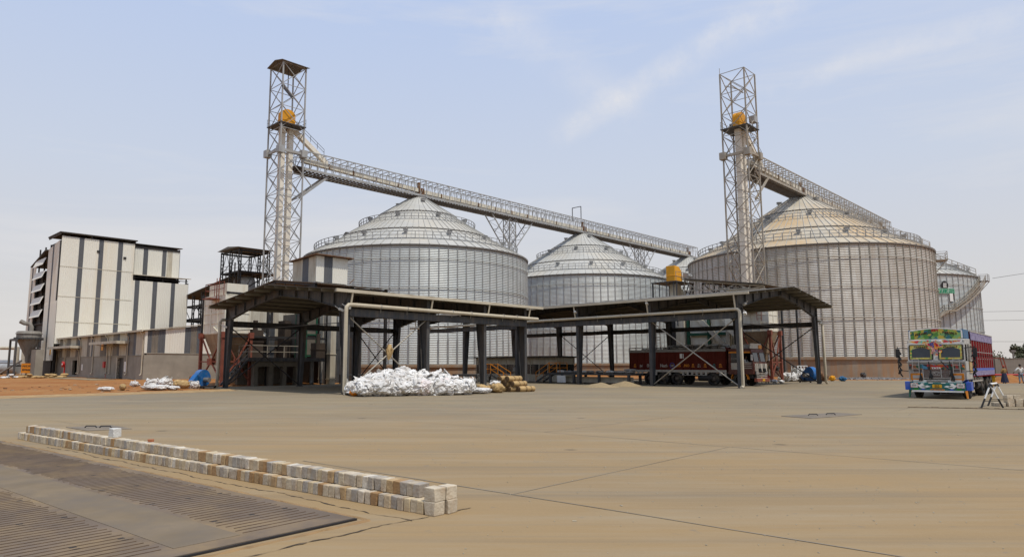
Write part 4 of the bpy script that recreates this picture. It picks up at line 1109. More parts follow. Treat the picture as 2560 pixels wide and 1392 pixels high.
# service structures far at the left
fr = empty('pipe_rack', Vector((-92, 118, 0)), R(-8), 'low far pipe rack with a red and a green pipe', 'pipe rack')
for x in (-26, -18, -10, -2, 6):
    b = MB(); b.box(x - .15, x + .15, -.15, .15, 0, 3.0); b.build('post', M['grey_tank'], fr)
for nm, z, r, mm in (('green_pipe', 3.05, .28, 'green'), ('red_pipe', 1.5, .16, 'red'), ('grey_pipe', 2.3, .2, 'galv_dark')):
    b = MB(); b.tube((-30, -.2, z), (9.5, -.2, z), r, 8); b.build(nm, M[mm], fr)
b = MB()
rail(b, [(-30, .4, 3.3), (6, .4, 3.3)], 1.0, .05); b.build('railing', M['galv_dark'], fr)
tk = empty('storage_tank', Vector((-82.5, 121, 0)), 0, 'small horizontal grey tank below the far pipe rack', 'tank')
b = MB(); b.tube((-1.8, 0, 1.1), (2.0, 0, 1.1), .85, 16); b.build('shell', M['galv'], tk)
b = MB(); b.box(-1.3, -1, -.5, .5, 0, .6); b.box(1, 1.3, -.5, .5, 0, .6); b.build('saddle', M['concrete'], tk)
bo = empty('boiler_house', Vector((-79.5, 126, 0)), 0, 'small grey plant house with a side duct and railing behind the hopper', 'building')
b = MB(); b.box(-4, 8, 0, 5, 0, 4.6); b.build('wall', M['cream_dusty'], bo)
b = MB(); b.box(-3.2, 1.5, -.04, 0, 1.8, 3.9); b.build('louvre', M['translucent'], bo)
b = MB(); b.box(-4.2, 8.2, -.2, 5.2, 4.6, 4.75); b.build('roof', M['galv_dark'], bo)
b = MB(); b.tube((-5.2, .5, 0), (-5.2, .5, 5.0), .45, 12); b.tube((-5.4, .5, 4.8), (-8.2, .5, 4.8), .32, 12); b.build('duct', M['cream_dusty'], bo)
b = MB(); rail(b, [(-4, -.1, 4.75), (1, -.1, 4.75)], 1.6, .07); b.build('railing', M['red'], bo)
sh = empty('far_shed', Vector((-96, 134, 0)), 0, 'row of low grey sheds beyond the pipe rack', 'shed')
b = MB(); b.box(-20, 12, 0, 6, 0, 2.1); b.build('wall', M['concrete'], sh)
b = MB(); b.prism([(-20.3, -.5, 2.1), (-20.3, 6.5, 2.1), (-20.3, 3, 2.7)], (32.6, 0, 0)); b.build('roof', M['galv_dark'], sh)

# ------------------------------------------------------------------ open steel frame tower and pipe gantry behind the annex
ft = empty('frame_tower', W(48.8, 100.2), GRID, 'dark open steel frame tower with flat roof and a vessel inside', 'tower')
def built_up(mb, x, y, z0, z1, s=.34):
    for dx, dy in ((-s / 2, 0), (s / 2, 0)): mb.box(x + dx - .05, x + dx + .05, y - .12, y + .12, z0, z1)
    z = z0 + .3
    while z < z1: mb.box(x - s / 2, x + s / 2, y - .1, y + .1, z, z + .1); z += .62
for x in (-2.3, 2.3):
    for y in (-3.0, 0, 3.0):
        b = MB(); built_up(b, x, y, 0, 19.0); b.build('column', M['steel_black'], ft)
b = MB()
for z in (6, 11, 15.6, 18.8):
    for x in (-2.3, 2.3): b.bar((x, -3, z), (x, 3, z), .14, .24)
    for y in (-3, 0, 3): b.bar((-2.3, y, z), (2.3, y, z), .14, .24)
for z0, z1 in ((11, 15.6), (15.6, 18.8)):
    for x in (-2.3, 2.3):
        for y0 in (-3, 0):
            b.bar((x, y0, z0), (x, y0 + 1.5, z1), .07); b.bar((x, y0 + 3, z0), (x, y0 + 1.5, z1), .07)
    for y in (-3, 3):
        b.bar((-2.3, y, z0), (0, y, z1), .07); b.bar((2.3, y, z0), (0, y, z1), .07)
b.box(-2.3, 4.3, -3.1, 3.1, 15.55, 15.65)
b.bar((2.3, -3.3, 15.5), (-2.3, -3.3, 12.4), .3, .12)
b.build('frame', M['steel_black'], ft)
b = MB(); rail(b, [(-2.3, 3, 15.7), (-2.3, -3, 15.7), (4.2, -3, 15.7), (4.2, 3, 15.7)], 1.0, .05); b.build('railing', M['galv_dark'], ft)
b = MB(); b.prism([(-2.9, -3.6, 19.15), (-2.9, 3.6, 19.15), (-2.9, 0, 19.55)], (5.8, 0, 0)); b.build('roof', M['roof_grey'], ft)
b = MB(); b.lathe([(.01, 15.3), (1.0, 15.0), (1.2, 14.4), (1.2, 8)], 20, 0, (0.2, -.6)); b.tube((-1.2, .9, 9), (-1.2, .9, 17.4), .12, 8); b.build('vessel', M['galv'], ft)
gt = empty('pipe_gantry', W(47.0, 104), GRID, 'dark multi level pipe gantry between the tall building and the frame tower', 'gantry')
b = MB()
for x in (0, 2.6):
    for y in (0, 3.5, 7, 10.5, 14): built_up(b, x, y, 0, 14.2 + (y / 14) * -1.4, .3)
    for z in (3.5, 6.5, 9.0, 11.4): b.bar((x, -3, z), (x, 15, z), .14, .26)
for y in (0, 3.5, 7, 10.5, 14):
    for z in (3.5, 6.5, 9.0, 11.4): b.bar((0, y, z), (2.6, y, z), .14, .24)
for k in range(6): b.bar((0, 2.3 * k, 9.1 if k % 2 else 11.3), (0, 2.3 * k + 2.3, 11.3 if k % 2 else 9.1), .08)
b.build('frame', M['steel_black'], gt)
b = MB(); b.prism([(-.6, -4, 15.0), (-.6, 15, 12.9), (-.6, 15, 13.02), (-.6, -4, 15.12)], (3.8, 0, 0)); b.build('roof', M['roof_dark'], gt)
for k, (x, z, r) in enumerate(((.5, 6.85, .3), (1.2, 6.75, .2), (1.8, 6.8, .25), (.6, 3.9, .32), (1.5, 3.8, .22), (.9, 9.3, .22), (1.9, 9.25, .16), (.3, 5.2, .18))):
    b = MB(); b.tube((x, -4, z), (x, 15, z), r, 8); b.build('pipe_run', M['galv_dark'] if k % 2 else M['steel_dark'], gt)
b = MB(); rail(b, [(-.1, -3, 6.7), (-.1, 15, 6.7)], 1.0, .05); b.build('railing', M['galv_dark'], gt)
b = MB(); b.pipe([(-.8, -3.4, 5.2), (-.8, -3.2, 7.6), (-.8, -2.4, 8.7), (-.8, .2, 8.9)], .55, 12); b.build('duct', M['steel_dark'], gt)
# ------------------------------------------------------------------ loading canopies
def canopy(origin, rot, sg, bays, span, ze, zr, zpipe, over, label, brace_bays, rear_brace):
    t = empty('loading_canopy', origin, rot, label, 'canopy', 'open steel loading canopies')
    Y = lambda y: sg * y
    def web(mb, poly, x, th=.016):                      # plate in the span plane
        mb.prism([(x - th / 2, Y(y), z) for y, z in poly], (th, 0, 0))
    def flange(mb, a, c, x, w=.26, th=.03):
        (ya, za), (yc, zc) = a, c
        d = Vector((0, Y(yc) - Y(ya), zc - za)); n_ = Vector((0, -d.z, d.y)).normalized() * (th / 2)
        p, q = Vector((x, Y(ya), za)), Vector((x, Y(yc), zc)); wx_ = Vector((w / 2, 0, 0))
        mb.add([p - wx_ - n_, p + wx_ - n_, p + wx_ + n_, p - wx_ + n_, q - wx_ - n_, q + wx_ - n_, q + wx_ + n_, q - wx_ + n_],
               [(0, 1, 2, 3), (4, 7, 6, 5), (0, 4, 5, 1), (1, 5, 6, 2), (2, 6, 7, 3), (3, 7, 4, 0)])
    mid = span / 2; sl = (zr - ze) / (mid + over)
    top = lambda y: ze - .16 + sl * (min(y, span - y) + over)         # underside of purlins
    for x in bays:
        for y0, s in ((0, 1), (span, -1)):
            b = MB()
            yo, yi0, yi1 = y0 - s * .0, y0 + s * .34, y0 + s * .80
            zt = top(0) - .03
            web(b, [(yo, .02), (yi0, .02), (yi1, zt - .8), (yo, zt)], x)
            flange(b, (yo, .02), (yo, zt), x); flange(b, (yi0, .02), (yi1, zt - .8), x)
            b.box(x - .2, x + .2, min(Y(yo - s * .08), Y(yi0 + s * .08)), max(Y(yo - s * .08), Y(yi0 + s * .08)), 0, .025)
            b.box(x - .13, x + .13, min(Y(yo), Y(yi1)), max(Y(yo), Y(yi1)), zt - .82, zt - .79)
            b.build('column', M['steel_dark'], t)
            b = MB()
            ya, yb = y0 + s * .02, mid
            top_a, top_b = top(0), top(mid) + 0.0
            web(b, [(ya, top_a - .78), (y0 + s * .8, top_a - .8), (y0 + s * mid * .55, top(mid * .55) - .50), (yb, top_b - .42), (yb, top_b), (ya, top_a)], x)
            flange(b, (ya, top_a), (yb, top_b), x); flange(b, (y0 + s * .8, top_a - .8), (y0 + s * mid * .55, top(mid * .55) - .50), x); flange(b, (y0 + s * mid * .55, top(mid * .55) - .50), (yb, top_b - .42), x)
            for f in (.18, .36, .55, .75, .98):
                yy = y0 + s * mid * f; b.box(x - .12, x + .12, min(Y(yy), Y(yy + .012)), max(Y(yy), Y(yy + .012)), top(mid * f) - .78 + .36 * f, top(mid * f))
            b.build('rafter', M['steel_dark'], t)
    x0, x1 = bays[0] - 1.25, bays[-1] + 1.3
    nP = 13
    for k in range(nP):
        y = -over + .15 + (span + 2 * over - .3) * k / (nP - 1)
        b = MB(); z = top(y) + .02
        b.box(x0 + .02, x1 - .02, Y(y) - .012, Y(y) + .012, z, z + .17); b.box(x0 + .02, x1 - .02, min(Y(y), Y(y) + .08), max(Y(y), Y(y) + .08), z + .15, z + .175)
        b.build('purlin', M['purlin'], t)
    b = MB()
    for s in (0, 1):
        ya, yb = (-over, mid) if s == 0 else (span + over, mid)
        n = 1 + int((x1 - x0) / .25)
        for i in range(n):
            xa, xb = x0 + (x1 - x0) * i / n, x0 + (x1 - x0) * (i + 1) / n
            h = .012 if i % 2 else 0
            b.face([(xa, Y(ya), ze + .02 + h), (xb, Y(ya), ze + .02 + h), (xb, Y(yb), zr + .02 + h), (xa, Y(yb), zr + .02 + h)])
        b.prism([(x0, Y(ya), ze + .034), (x0, Y(yb), zr + .034), (x0, Y(yb), zr + .06), (x0, Y(ya), ze + .06)], (x1 - x0, 0, 0))
    b.build('roof', M['roof_under'], t)
    for y in (-over - .16, span + over + .02):
        b = MB(); b.box(x0, x1, min(Y(y), Y(y + .15)), max(Y(y), Y(y + .15)), ze - .12, ze + .06); b.build('gutter', M['pipe'], t)
    for y in (-.02, span + .02):
        b = MB()
        o = -.02 if y < 1 else .02
        b.box(bays[0], bays[-1], min(Y(y), Y(y + o * 6)), max(Y(y), Y(y + o * 6)), zpipe - .62, zpipe - .24)
        b.box(bays[0], bays[-1], Y(y) - .14, Y(y) + .14, zpipe - .245, zpipe - .215); b.box(bays[0], bays[-1], Y(y) - .14, Y(y) + .14, zpipe - .645, zpipe - .615)
        b.build('eave_beam', M['steel_dark'], t)
    for xx in (bays[0],):
        b = MB(); b.box(xx - .12, xx + .12, min(Y(.8), Y(span - .8)), max(Y(.8), Y(span - .8)), zpipe - 1.0, zpipe - .98); b.build('gable_tie', M['steel_dark'], t)
    # drain pipe along the front with drops from the gutter and a down pipe at the corner
    yp = -.42; r = .115
    b = MB(); b.pipe([(bays[-1] + .9, Y(yp), zpipe - .06), (bays[0], Y(yp), zpipe), (bays[0] - .28, Y(yp), zpipe - .02), (bays[0] - .42, Y(yp), zpipe - .16), (bays[0] - .44, Y(yp), zpipe - .4), (bays[0] - .44, Y(yp), .22), (bays[0] - .44, Y(yp - .05), .12), (bays[0] - .44, Y(yp - .3), .08)], r, 12); dp = b.build('drain_pipe', M['pipe'], t)
    for x in bays:
        b = MB(); b.pipe([(x - .12, Y(-over - .08), ze - .1), (x - .12, Y(yp), zpipe)], .06, 8); b.build('gutter_drop', M['pipe'], t)
    for i in range(len(bays) - 1):
        for f in (.33, .66):
            b = MB(); x = bays[i] + (bays[i + 1] - bays[i]) * f; b.tube((x - .02, Y(yp), zpipe), (x + .02, Y(yp), zpipe), r * 1.15, 12); b.bar((x, Y(yp), zpipe - .1), (x + .2, Y(-.15), zpipe - .35), .03)
            b.build('pipe_clip', M['galv'], dp)
    yr = span + .42
    b = MB(); b.pipe([(bays[0] + .1, Y(yr), zpipe - .1), (bays[0] - .2, Y(yr), zpipe - .12), (bays[0] - .36, Y(yr), zpipe - .3), (bays[0] - .38, Y(yr), .2), (bays[0] - .38, Y(yr + .25), .08)], r, 12); b.build('drain_pipe', M['pipe'], t)
    zb = zpipe - .6
    for k in brace_bays:
        xa, xb = bays[k] + .1, bays[k + 1] - .1
        for a, c in (((xa, .15), (xb, zb)), ((xa, zb), (xb, .15))):
            b = MB(); b.tube((a[0], Y(.12 if a[1] < 1 else .18), a[1]), (c[0], Y(.12 if a[1] < 1 else .18), c[1]), .045, 8); b.build('cross_brace', M['galv_tan'] if k == 0 else M['steel_dark'], t)
    for k in rear_brace:
        xa, xb = bays[k] + .1, bays[k + 1] - .1
        for a, c in (((xa, .15), (xb, zb)), ((xa, zb), (xb, .15))):
            b = MB(); b.tube((a[0], Y(span - .12), a[1]), (c[0], Y(span - .12), c[1]), .045, 8); b.build('cross_brace', M['steel_black'], t)
    # gable end bracing across the span and a long tube under the eaves
    for x in bays[:1]:
        for y in (.3, span - .3):
            b = MB(); b.bar((x, Y(y), zpipe - .3), (bays[1], Y(y), zpipe - .3), .06); b.build('tie_bar', M['steel_dark'], t)
    return t, Y
M['purlin'] = mat('dusty_purlin', (.21, .185, .14), .75, var=.1)
M['pier'] = mat('shaded_concrete_pier', (.15, .13, .10), .95, var=.15, col2=(.10, .085, .07), amt=.6, sc2=.8)  # concrete darkened: shade under the canopy is put into its colour
M['shade_brown'] = mat('shade_brown_sheet', (.055, .038, .026), .8, var=.25, col2=(.03, .024, .02), amt=.6, sc2=.8)  # brown darkened so that the canopy interior's shade is in the colour
M['roof_under'] = mat('dull_roof_sheet', (0.095, 0.082, 0.065), 0.75, var=0.12, col2=(0.10, 0.085, 0.07), amt=0.5, sc2=0.5)
lc, _ = canopy(W(23.0, 33.9), R(45), 1, [0, 6.15, 11.4, 15.7], 15.8, 5.95, 6.85, 5.15, 0.50, 'dark steel canopy with cream gutter standing over the white sack pile', (0,), (0, 2))
rc, RY = canopy(W(49.3, 22.5), R(135), -1, [7.3 * k for k in range(6)], 16.2, 6.9, 7.95, 5.75, 0.55, 'long dark steel canopy with cream gutter sheltering the red truck', (0,), (0, 3))
# small cameras and flood lamps on the canopy columns
def lamp(parent, loc, rz):
    b = MB(); b.box(-.09, .09, -.16, .16, -.07, .07); b.bar((0, .16, 0), (0, .42, .06), .03); b.build('flood_lamp', M['white'], parent, loc=loc, rot=(R(20), 0, rz))
for c_, loc, rz in ((lc, (-.2, .45, 4.9), 1.2), (lc, (-.25, -.3, 5.0), 0.5), (lc, (-.2, 15.7, 4.5), 1.0), (rc, (-.9, .55, 5.4), .2), (rc, (-.2, -1.0, 6.2), 1.1), (rc, (14.4, .5, 6.3), .3), (rc, (7.2, .5, 6.6), .3), (rc, (-.25, -16.5, 5.4), .6)):
    lamp(c_, loc, rz)
rag = empty('jute_rag', W(26.1, 34.05, 2.55), R(45), 'piece of jute sacking knotted where two canopy braces cross', 'rag')
b = MB()
for k in range(7):
    a = random.uniform(0, 6.28); b.pipe([(random.uniform(-.1, .1), -.1, .35), (.16 * math.cos(a), -.12 + .1 * math.sin(a), .05), (random.uniform(-.12, .12), -.08, -.4 - .2 * random.random())], [.07, .11, .05], 6)
b.build('cloth', M['jute'], rag)

M['hopper_tan'] = mat('rust_tinged_hopper', (.30, .215, .13), .75, var=.14, col2=(.20, .10, .05), amt=.7, sc2=.8, streak=True)
# ------------------------------------------------------------------ bag filters on red legs
def bag_filter(p, q, zc, ztop, label, a=2.1, c=3.9):
    t = empty('bag_filter', W(p, q), GRID, label, 'bag filter', 'cream bag filters on red legs')
    b = MB(); b.box(0, a, 0, c, zc, ztop)
    for z in [zc + .05 + k * .8 for k in range(int((ztop - zc) / .8) + 1)]: b.box(-.04, a + .04, -.04, c + .04, z, z + .07)
    for y in [c * f for f in (0, .33, .66, 1)]: b.box(-.05, 0, y - .04, y + .04, zc, ztop); b.box(a, a + .05, y - .04, y + .04, zc, ztop)
    for x in [a * f for f in (0, .5, 1)]: b.box(x - .04, x + .04, -.05, 0, zc, ztop)
    b.build('casing', M['cream'], t)
    b = MB(); b.box(-.02, a + .02, -.02, c + .02, ztop, ztop + .06); b.box(.2, a - .1, .3, c - .3, ztop + .06, ztop + 1.0); b.build('head_box', M['cream'], t)
    b = MB()
    x0, x1, y0, y1 = 0, a, 0, c; X0, X1, Y0, Y1 = a * .38, a * .62, c * .42, c * .58
    T = [(x0, y0, zc), (x1, y0, zc), (x1, y1, zc), (x0, y1, zc)]; B_ = [(X0, Y0, .9), (X1, Y0, .9), (X1, Y1, .9), (X0, Y1, .9)]
    for i in range(4): b.face([T[i], T[(i + 1) % 4], B_[(i + 1) % 4], B_[i]])
    b.face(B_)
    for k in range(1, 4):
        f = k / 4; Rr = [Vector(T[i]).lerp(Vector(B_[i]), f) for i in range(4)]
        for i in range(4): b.bar(Rr[i], Rr[(i + 1) % 4], .05)
    b.box(X0 - .1, X1 + .1, Y0 - .1, Y1 + .1, .55, .9)
    b.build('hopper', M['hopper_tan'], t)
    for x in (-.12, a + .12):
        for y in (-.12, c + .12):
            b = MB(); b.box(x - .11, x + .11, y - .11, y + .11, 0, zc + .1); b.box(x - .19, x + .19, y - .19, y + .19, zc - .35, zc + .12); b.build('leg', M['rust'], t)
    b = MB()
    for (ax_, ay), (bx, by) in (((-.12, -.12), (a + .12, -.12)), ((-.12, -.12), (-.12, c + .12)), ((a + .12, -.12), (a + .12, c + .12))):
        m_ = ((ax_ + bx) / 2, (ay + by) / 2)
        for e_ in ((ax_, ay), (bx, by)):
            b.bar((*e_, zc - .1), (*m_, 1.95), .10); b.bar((*e_, .3), (*m_, 1.95), .10)
        b.bar((ax_, ay, 1.95), (bx, by, 1.95), .10)
        b.box(m_[0] - .24, m_[0] + .24, m_[1] - .24 if abs(ay - by) > 1 else m_[1] - .05, m_[1] + .24 if abs(ay - by) > 1 else m_[1] + .05, 1.68, 2.2)
    b.build('brace', M['rust'], t)
    b = MB()
    for y in (.55, 1.0): b.bar((-.35, y, ztop - 1.2), (-.35, y, ztop + 1.4), .05)
    z = ztop - 1.0
    while z < ztop + 1.2: b.bar((-.35, .55, z), (-.35, 1.0, z), .035); z += .34
    rail(b, [(-.1, .2, ztop), (-.1, c - .2, ztop), (a, c - .2, ztop)], 1.1, .045)
    b.box(-.9, 0, 1.1, 2.4, ztop - .3, ztop - .22)
    b.build('ladder', M['rust'], t)
    b = MB(); b.tube((a * .5, -.3, 1.3), (a * .5, .5, 1.5), .24, 10); b.build('valve', M['steel_black'], t)
    return t
bf1 = bag_filter(24.6, 53.6, 4.2, 7.3, 'big cream bag filter on red legs beside the left gable of the canopy')
bf2 = bag_filter(68.7, 28.1, 5.0, 7.3, 'cream bag filter on red legs between the red truck and the dusty silo', 2.2, 2.6)
def blower(p, q, label, rz, s=1.0):
    t = empty('blower', W(p, q), GRID + rz, label, 'blower', 'blue blowers')
    b = MB(); b.tube((0, -.28 * s, .95 * s), (0, .28 * s, .95 * s), .78 * s, 26); b.bar((.55 * s, 0, 1.1 * s), (1.25 * s, 0, .35 * s), .56 * s, .6 * s); b.build('volute', M['blue'], t)
    b = MB(); b.bar((1.15 * s, 0, .46 * s), (1.3 * s, 0, .30 * s), .66 * s, .70 * s); b.build('outlet_flange', M['steel_dark'], t)
    b = MB(); b.tube((0, -.28 * s, .95 * s), (0, -.5 * s, .95 * s), .42 * s, 20, r2=.34 * s); b.tube((0, -.5 * s, .95 * s), (0, -1.3 * s, .95 * s), .30 * s, 16); b.build('inlet_duct', M['rust_brown'], t)
    b = MB(); b.box(-.9 * s, .9 * s, -.7 * s, .9 * s, .12, .2)
    for x in (-.8, .8):
        for y in (-.6, .8): b.box(x * s - .05, x * s + .05, y * s - .05, y * s + .05, 0, .2)
    b.build('base_frame', M['steel_black'], t)
    b = MB(); b.tube((0, .35 * s, .8 * s), (0, .95 * s, .8 * s), .22 * s, 14); b.build('motor', M['galv_dark'], t)
blower(21.3, 49.7, 'blue centrifugal blower with open square outlet beside the canopy column', R(200), .78)
blower(70.2, 24.9, 'blue centrifugal blower with a fat dark duct under the red legs', R(60), .88)

# ------------------------------------------------------------------ intake plant behind the sack pile canopy
ip = empty('intake_plant', W(26.6, 52.3), GRID, 'dim intake plant of concrete piers, steel platform and cream elevator legs behind the canopy', 'plant')
for k, x in enumerate((.2, 1.55, 2.75, 3.95)):
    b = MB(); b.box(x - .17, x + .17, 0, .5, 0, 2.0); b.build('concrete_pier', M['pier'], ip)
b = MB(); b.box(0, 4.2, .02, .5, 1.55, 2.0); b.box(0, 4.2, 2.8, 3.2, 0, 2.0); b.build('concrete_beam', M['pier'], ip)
b = MB(); b.box(-.6, 6.4, -.25, 4.0, 2.05, 2.25); b.box(-.6, 6.4, -.30, -.25, 1.98, 2.28); b.build('platform', M['steel_dark'], ip)
b = MB(); rail(b, [(-.5, 3.6, 2.25), (-.5, -.2, 2.25), (4.0, -.2, 2.25)], 1.0, .05); b.build('railing', M['galv_tan'], ip)
b = MB()
for y in (-.1, .7): b.bar((-.6, y, 2.1), (-2.4, y, .1), .09, .16)
for k in range(7): b.bar((-.7 - .26 * k, -.1, 1.95 - .29 * k), (-.7 - .26 * k, .7, 1.95 - .29 * k), .2, .04)
rail(b, [(-.6, -.1, 2.1), (-2.4, -.1, .1)], .95, .045); b.build('stair', M['steel_dark'], ip)
for x, y in ((5.3, .6), (5.3, 1.9)):
    b = MB(); b.box(x + 2.2, x + 2.75, y, y + .6, 0, 6.4)
    z = .4
    while z < 6: b.box(x + 2.15, x + 2.8, y - .05, y + .65, z, z + .06); z += 2.2
    b.build('elevator_leg', M['cream_dusty'], ip)
b = MB(); b.box(5.2, 7.2, 2.6, 5.0, 2.6, 6.2); b.build('cleaner', M['pier'], ip)  # takes the same shade-darkened tone as the piers
b = MB()
for x in (5.14, 6.2, 7.22):
    b.box(x - .06, x + .06, 2.5, 2.6, 2.3, 6.3)
for z in (2.5, 4.4, 6.2): b.box(5.1, 7.3, 2.5, 2.58, z - .06, z + .06)
b.build('cleaner_frame', M['green'], ip)
b = MB(); profiled(b, (-1.0, 6.2), (7.0, 6.2), 4.2, 7.6, out=(0, -1), stripes=[(1.2, 2.7, 1), (0, .9, 2)], base_m=3); b.build('side_cladding', SHEETS, ip, fix=False)
b = MB(); b.prism([(-2.2, 1.6, 4.05), (-2.2, 3.1, 4.75), (-2.2, 3.1, 4.8), (-2.2, 1.6, 4.1)], (4.3, 0, 0)); b.build('lean_awning', M['cream_dusty'], ip)
b = MB()
for x in (-1.8, 1.8, 4.6, 7.6):
    for y in (1.4, 6.0): b.box(x - .09, x + .09, y - .09, y + .09, 0, 7.6)
for z in (4.0, 7.5):
    for y in (1.4, 6.0): b.bar((-1.8, y, z), (7.6, y, z), .1, .18)
b.build('frame', M['steel_black'], ip)
for k, (x, y) in enumerate(((5.4, .3), (5.9, .9), (6.5, .5))):
    b = MB(); b.pipe([(x, y, 2.1), (x, y, .3), (x - .1, y - .2, .1)], .13, 8); b.build('grain_pipe', M['galv_dark'], ip)
b = MB(); b.box(8.9, 12.5, .6, 1.3, .75, .85)
for x in (9.0, 12.4): b.box(x - .05, x + .05, .6, .7, 0, .8); b.box(x - .05, x + .05, 1.2, 1.3, 0, .8)
b.build('low_table', M['steel_dark'], ip)
b = MB(); b.box(8.4, 14.2, 5.4, 6.0, 0, 5.2); b.build('dark_bin', M['steel_black'], ip)
b = MB(); b.box(.5, 8.2, 6.3, 6.45, 0, 4.1); b.box(4.4, 5.0, 3.2, 4.4, 2.25, 5.6); b.box(3.0, 4.0, 4.8, 5.8, 2.25, 4.4); b.box(8.2, 8.5, 3.0, 6.4, 0, 6.0); b.box(4.5, 11.8, 6.6, 6.75, 0, 9.2); b.build('shade_backdrop', M['shade_brown'], ip)  # added dark panels standing in for the gloom behind the canopy
for k, (x, y, z0, z1, s_) in enumerate(((1.0, 2.0, 2.25, 4.6, .5), (2.4, 2.4, 2.25, 5.2, .4), (6.4, .9, 2.25, 3.6, .45), (9.6, 3.0, 0, 5.6, .3), (10.6, 2.4, 0, 4.2, .22))):
    b = MB(); b.box(x - s_, x + s_, y - s_, y + s_, z0, z1); b.box(x - s_ * 1.1, x + s_ * 1.1, y - s_ * 1.1, y + s_ * 1.1, z0 + (z1 - z0) * .55, z0 + (z1 - z0) * .6); b.tube((x, y, z1), (x, y, z1 + .8), s_ * .4, 10); b.build('machine_cabinet', M['steel_dark'] if k % 2 else M['shade_brown'], ip)
for z in (3.2, 4.6):
    b = MB(); b.tube((8.0, 1.5, z), (9.0, 5, z + .5), .16, 8); b.build('duct', M['galv_dark'], ip)

# dump-pit shed roof with the striped hut on its ridge
ds_ = empty('intake_shed', W(36.5, 60.0), GRID, 'low gabled intake shed roof behind the canopy, carrying the striped hut', 'shed')
b = MB()
b.prism([(0, -.6, 9.75), (0, 8, 10.75), (0, 8, 10.82), (0, -.6, 9.82)], (9.2, 0, 0)); b.prism([(0, 16.6, 9.75), (0, 8, 10.75), (0, 8, 10.82), (0, 16.6, 9.82)], (9.2, 0, 0)); b.build('roof', M['roof_grey'], ds_)
b = MB()
for x in (.2, 4.6, 9.0):
    for y in (0, 16): b.box(x - .14, x + .14, y - .14, y + .14, 0, 9.8)
    b.bar((x, 0, 9.5), (x, 16, 9.5), .12, .2); b.bar((x, 0, 9.65), (x, 8, 10.6), .12, .2); b.bar((x, 16, 9.65), (x, 8, 10.6), .12, .2)
    for k in range(1, 8): b.bar((x, k * 2, 9.5), (x, k * 2, 9.65 + (1 - abs(k * 2 - 8) / 8) * .95), .07)
b.build('frame', M['steel_black'], ds_)
hh = empty('striped_hut', W(40.4, 66.0, 10.7), GRID, 'small cream hut with slate stripes perched on the shed roof by the tower', 'hut')
b = MB(); profiled(b, (0, 0), (4.1, 0), .1, 3.0, stripes=[(1.0, 2.1, 1)], out=(0, -1), base_m=0); profiled(b, (0, 5.0), (0, 0), .35, 2.75, .1, 3.0, stripes=[(2.2, 3.5, 1)], out=(-1, 0), base_m=3); profiled(b, (4.1, 0), (4.1, 5.0), .1, 3.0, .35, 2.75, out=(1, 0)); b.build('wall', SHEETS, hh, fix=False)
b = MB(); b.prism([(-.4, -.6, 3.05), (-.4, 5.3, 2.8), (-.4, 5.3, 2.9), (-.4, -.6, 3.15)], (5.0, 0, 0)); b.build('roof', M['rust_brown'], hh)
b = MB()
for x in (.3, 3.8):
    for y in (.3, 4.7): b.box(x - .08, x + .08, y - .08, y + .08, -.75, .3)
b.bar((-.2, .2, -.1), (4.4, .2, -.1), .1, .16); b.bar((4.3, -.2, .2), (4.9, -.2, .8), .06); b.bar((4.3, 1, 1.6), (4.7, 1, 1.6), .05)
b.build('support_frame', M['rust_brown'], hh)

# ------------------------------------------------------------------ dispatch plant behind the long canopy
dpn = empty('yellow_elevator', W(72.0, 40.0), GRID, 'short cream elevator leg with a big yellow head above the long canopy roof', 'elevator')
b = MB(); b.box(-.5, .5, -.45, .45, 0, 11.0); z = 1.0
while z < 10.8: b.box(-.55, .55, -.5, .5, z, z + .07); z += 2.0
b.build('elevator_leg', M['cream'], dpn)
b = MB(); b.prism([(-.85, -.45, 11.1), (.75, -.45, 11.1), (.95, -.45, 11.7), (.72, -.45, 12.5), (.15, -.45, 13.0), (-.85, -.45, 13.05)], (0, 1.1, 0)); b.box(-.9, .98, -.5, .7, 11.85, 11.93); b.build('drive_head', M['yellow'], dpn, bevel=.03)
b = MB(); b.box(-2.6, 1.5, -1.6, 1.6, 10.95, 11.05)
for x in (-2.4, 1.3):
    for y in (-1.5, 1.5): b.bar((x, y, 6), (x, y, 11), .12)
for k in range(4): b.bar((1.4 - .12 * k, -1.5 + .5 * k, 10.9), (.6 - .12 * k, -1.2 + .4 * k, 9.2), .09)
b.build('platform', M['steel_dark'], dpn)
b = MB(); rail(b, [(-2.5, -1.5, 11.05), (1.4, -1.5, 11.05), (1.4, 1.5, 11.05)], 1.05, .045); b.build('railing', M['galv_dark'], dpn)
b = MB(); b.tube((1.0, -.9, 12.0), (1.9, -.9, 12.0), .3, 12); b.box(.95, 1.2, -1, -.5, 11.7, 12.3); b.build('motor', M['galv'], dpn)
b = MB(); b.bar((.5, -.1, 10.3), (2.4, -1.6, 7.2), .6, .6); b.build('spout', M['cream'], dpn)
b = MB()
for y in (): b.bar((-2.5, y + 3.4, 10.8), (-3.0, y + 3.6, 7.2), .1)
for k in range(4): b.bar((-2.5, -1.2 + k * .9, 10.9), (-2.9, -1.4 + k * .9, 7.2), .08)
b.build('side_bracing', M['steel_dark'], dpn)
sd = empty('truss_shed', W(71.0, 26.5), GRID, 'dark trussed shed roof sloping down beside the yellow elevator head', 'shed')
b = MB(); b.prism([(-.5, 12.0, 11.35), (-.5, 2.6, 9.95), (-.5, 2.6, 10.03), (-.5, 12.0, 11.43)], (9.5, 0, 0)); b.build('roof', M['roof_grey'], sd)
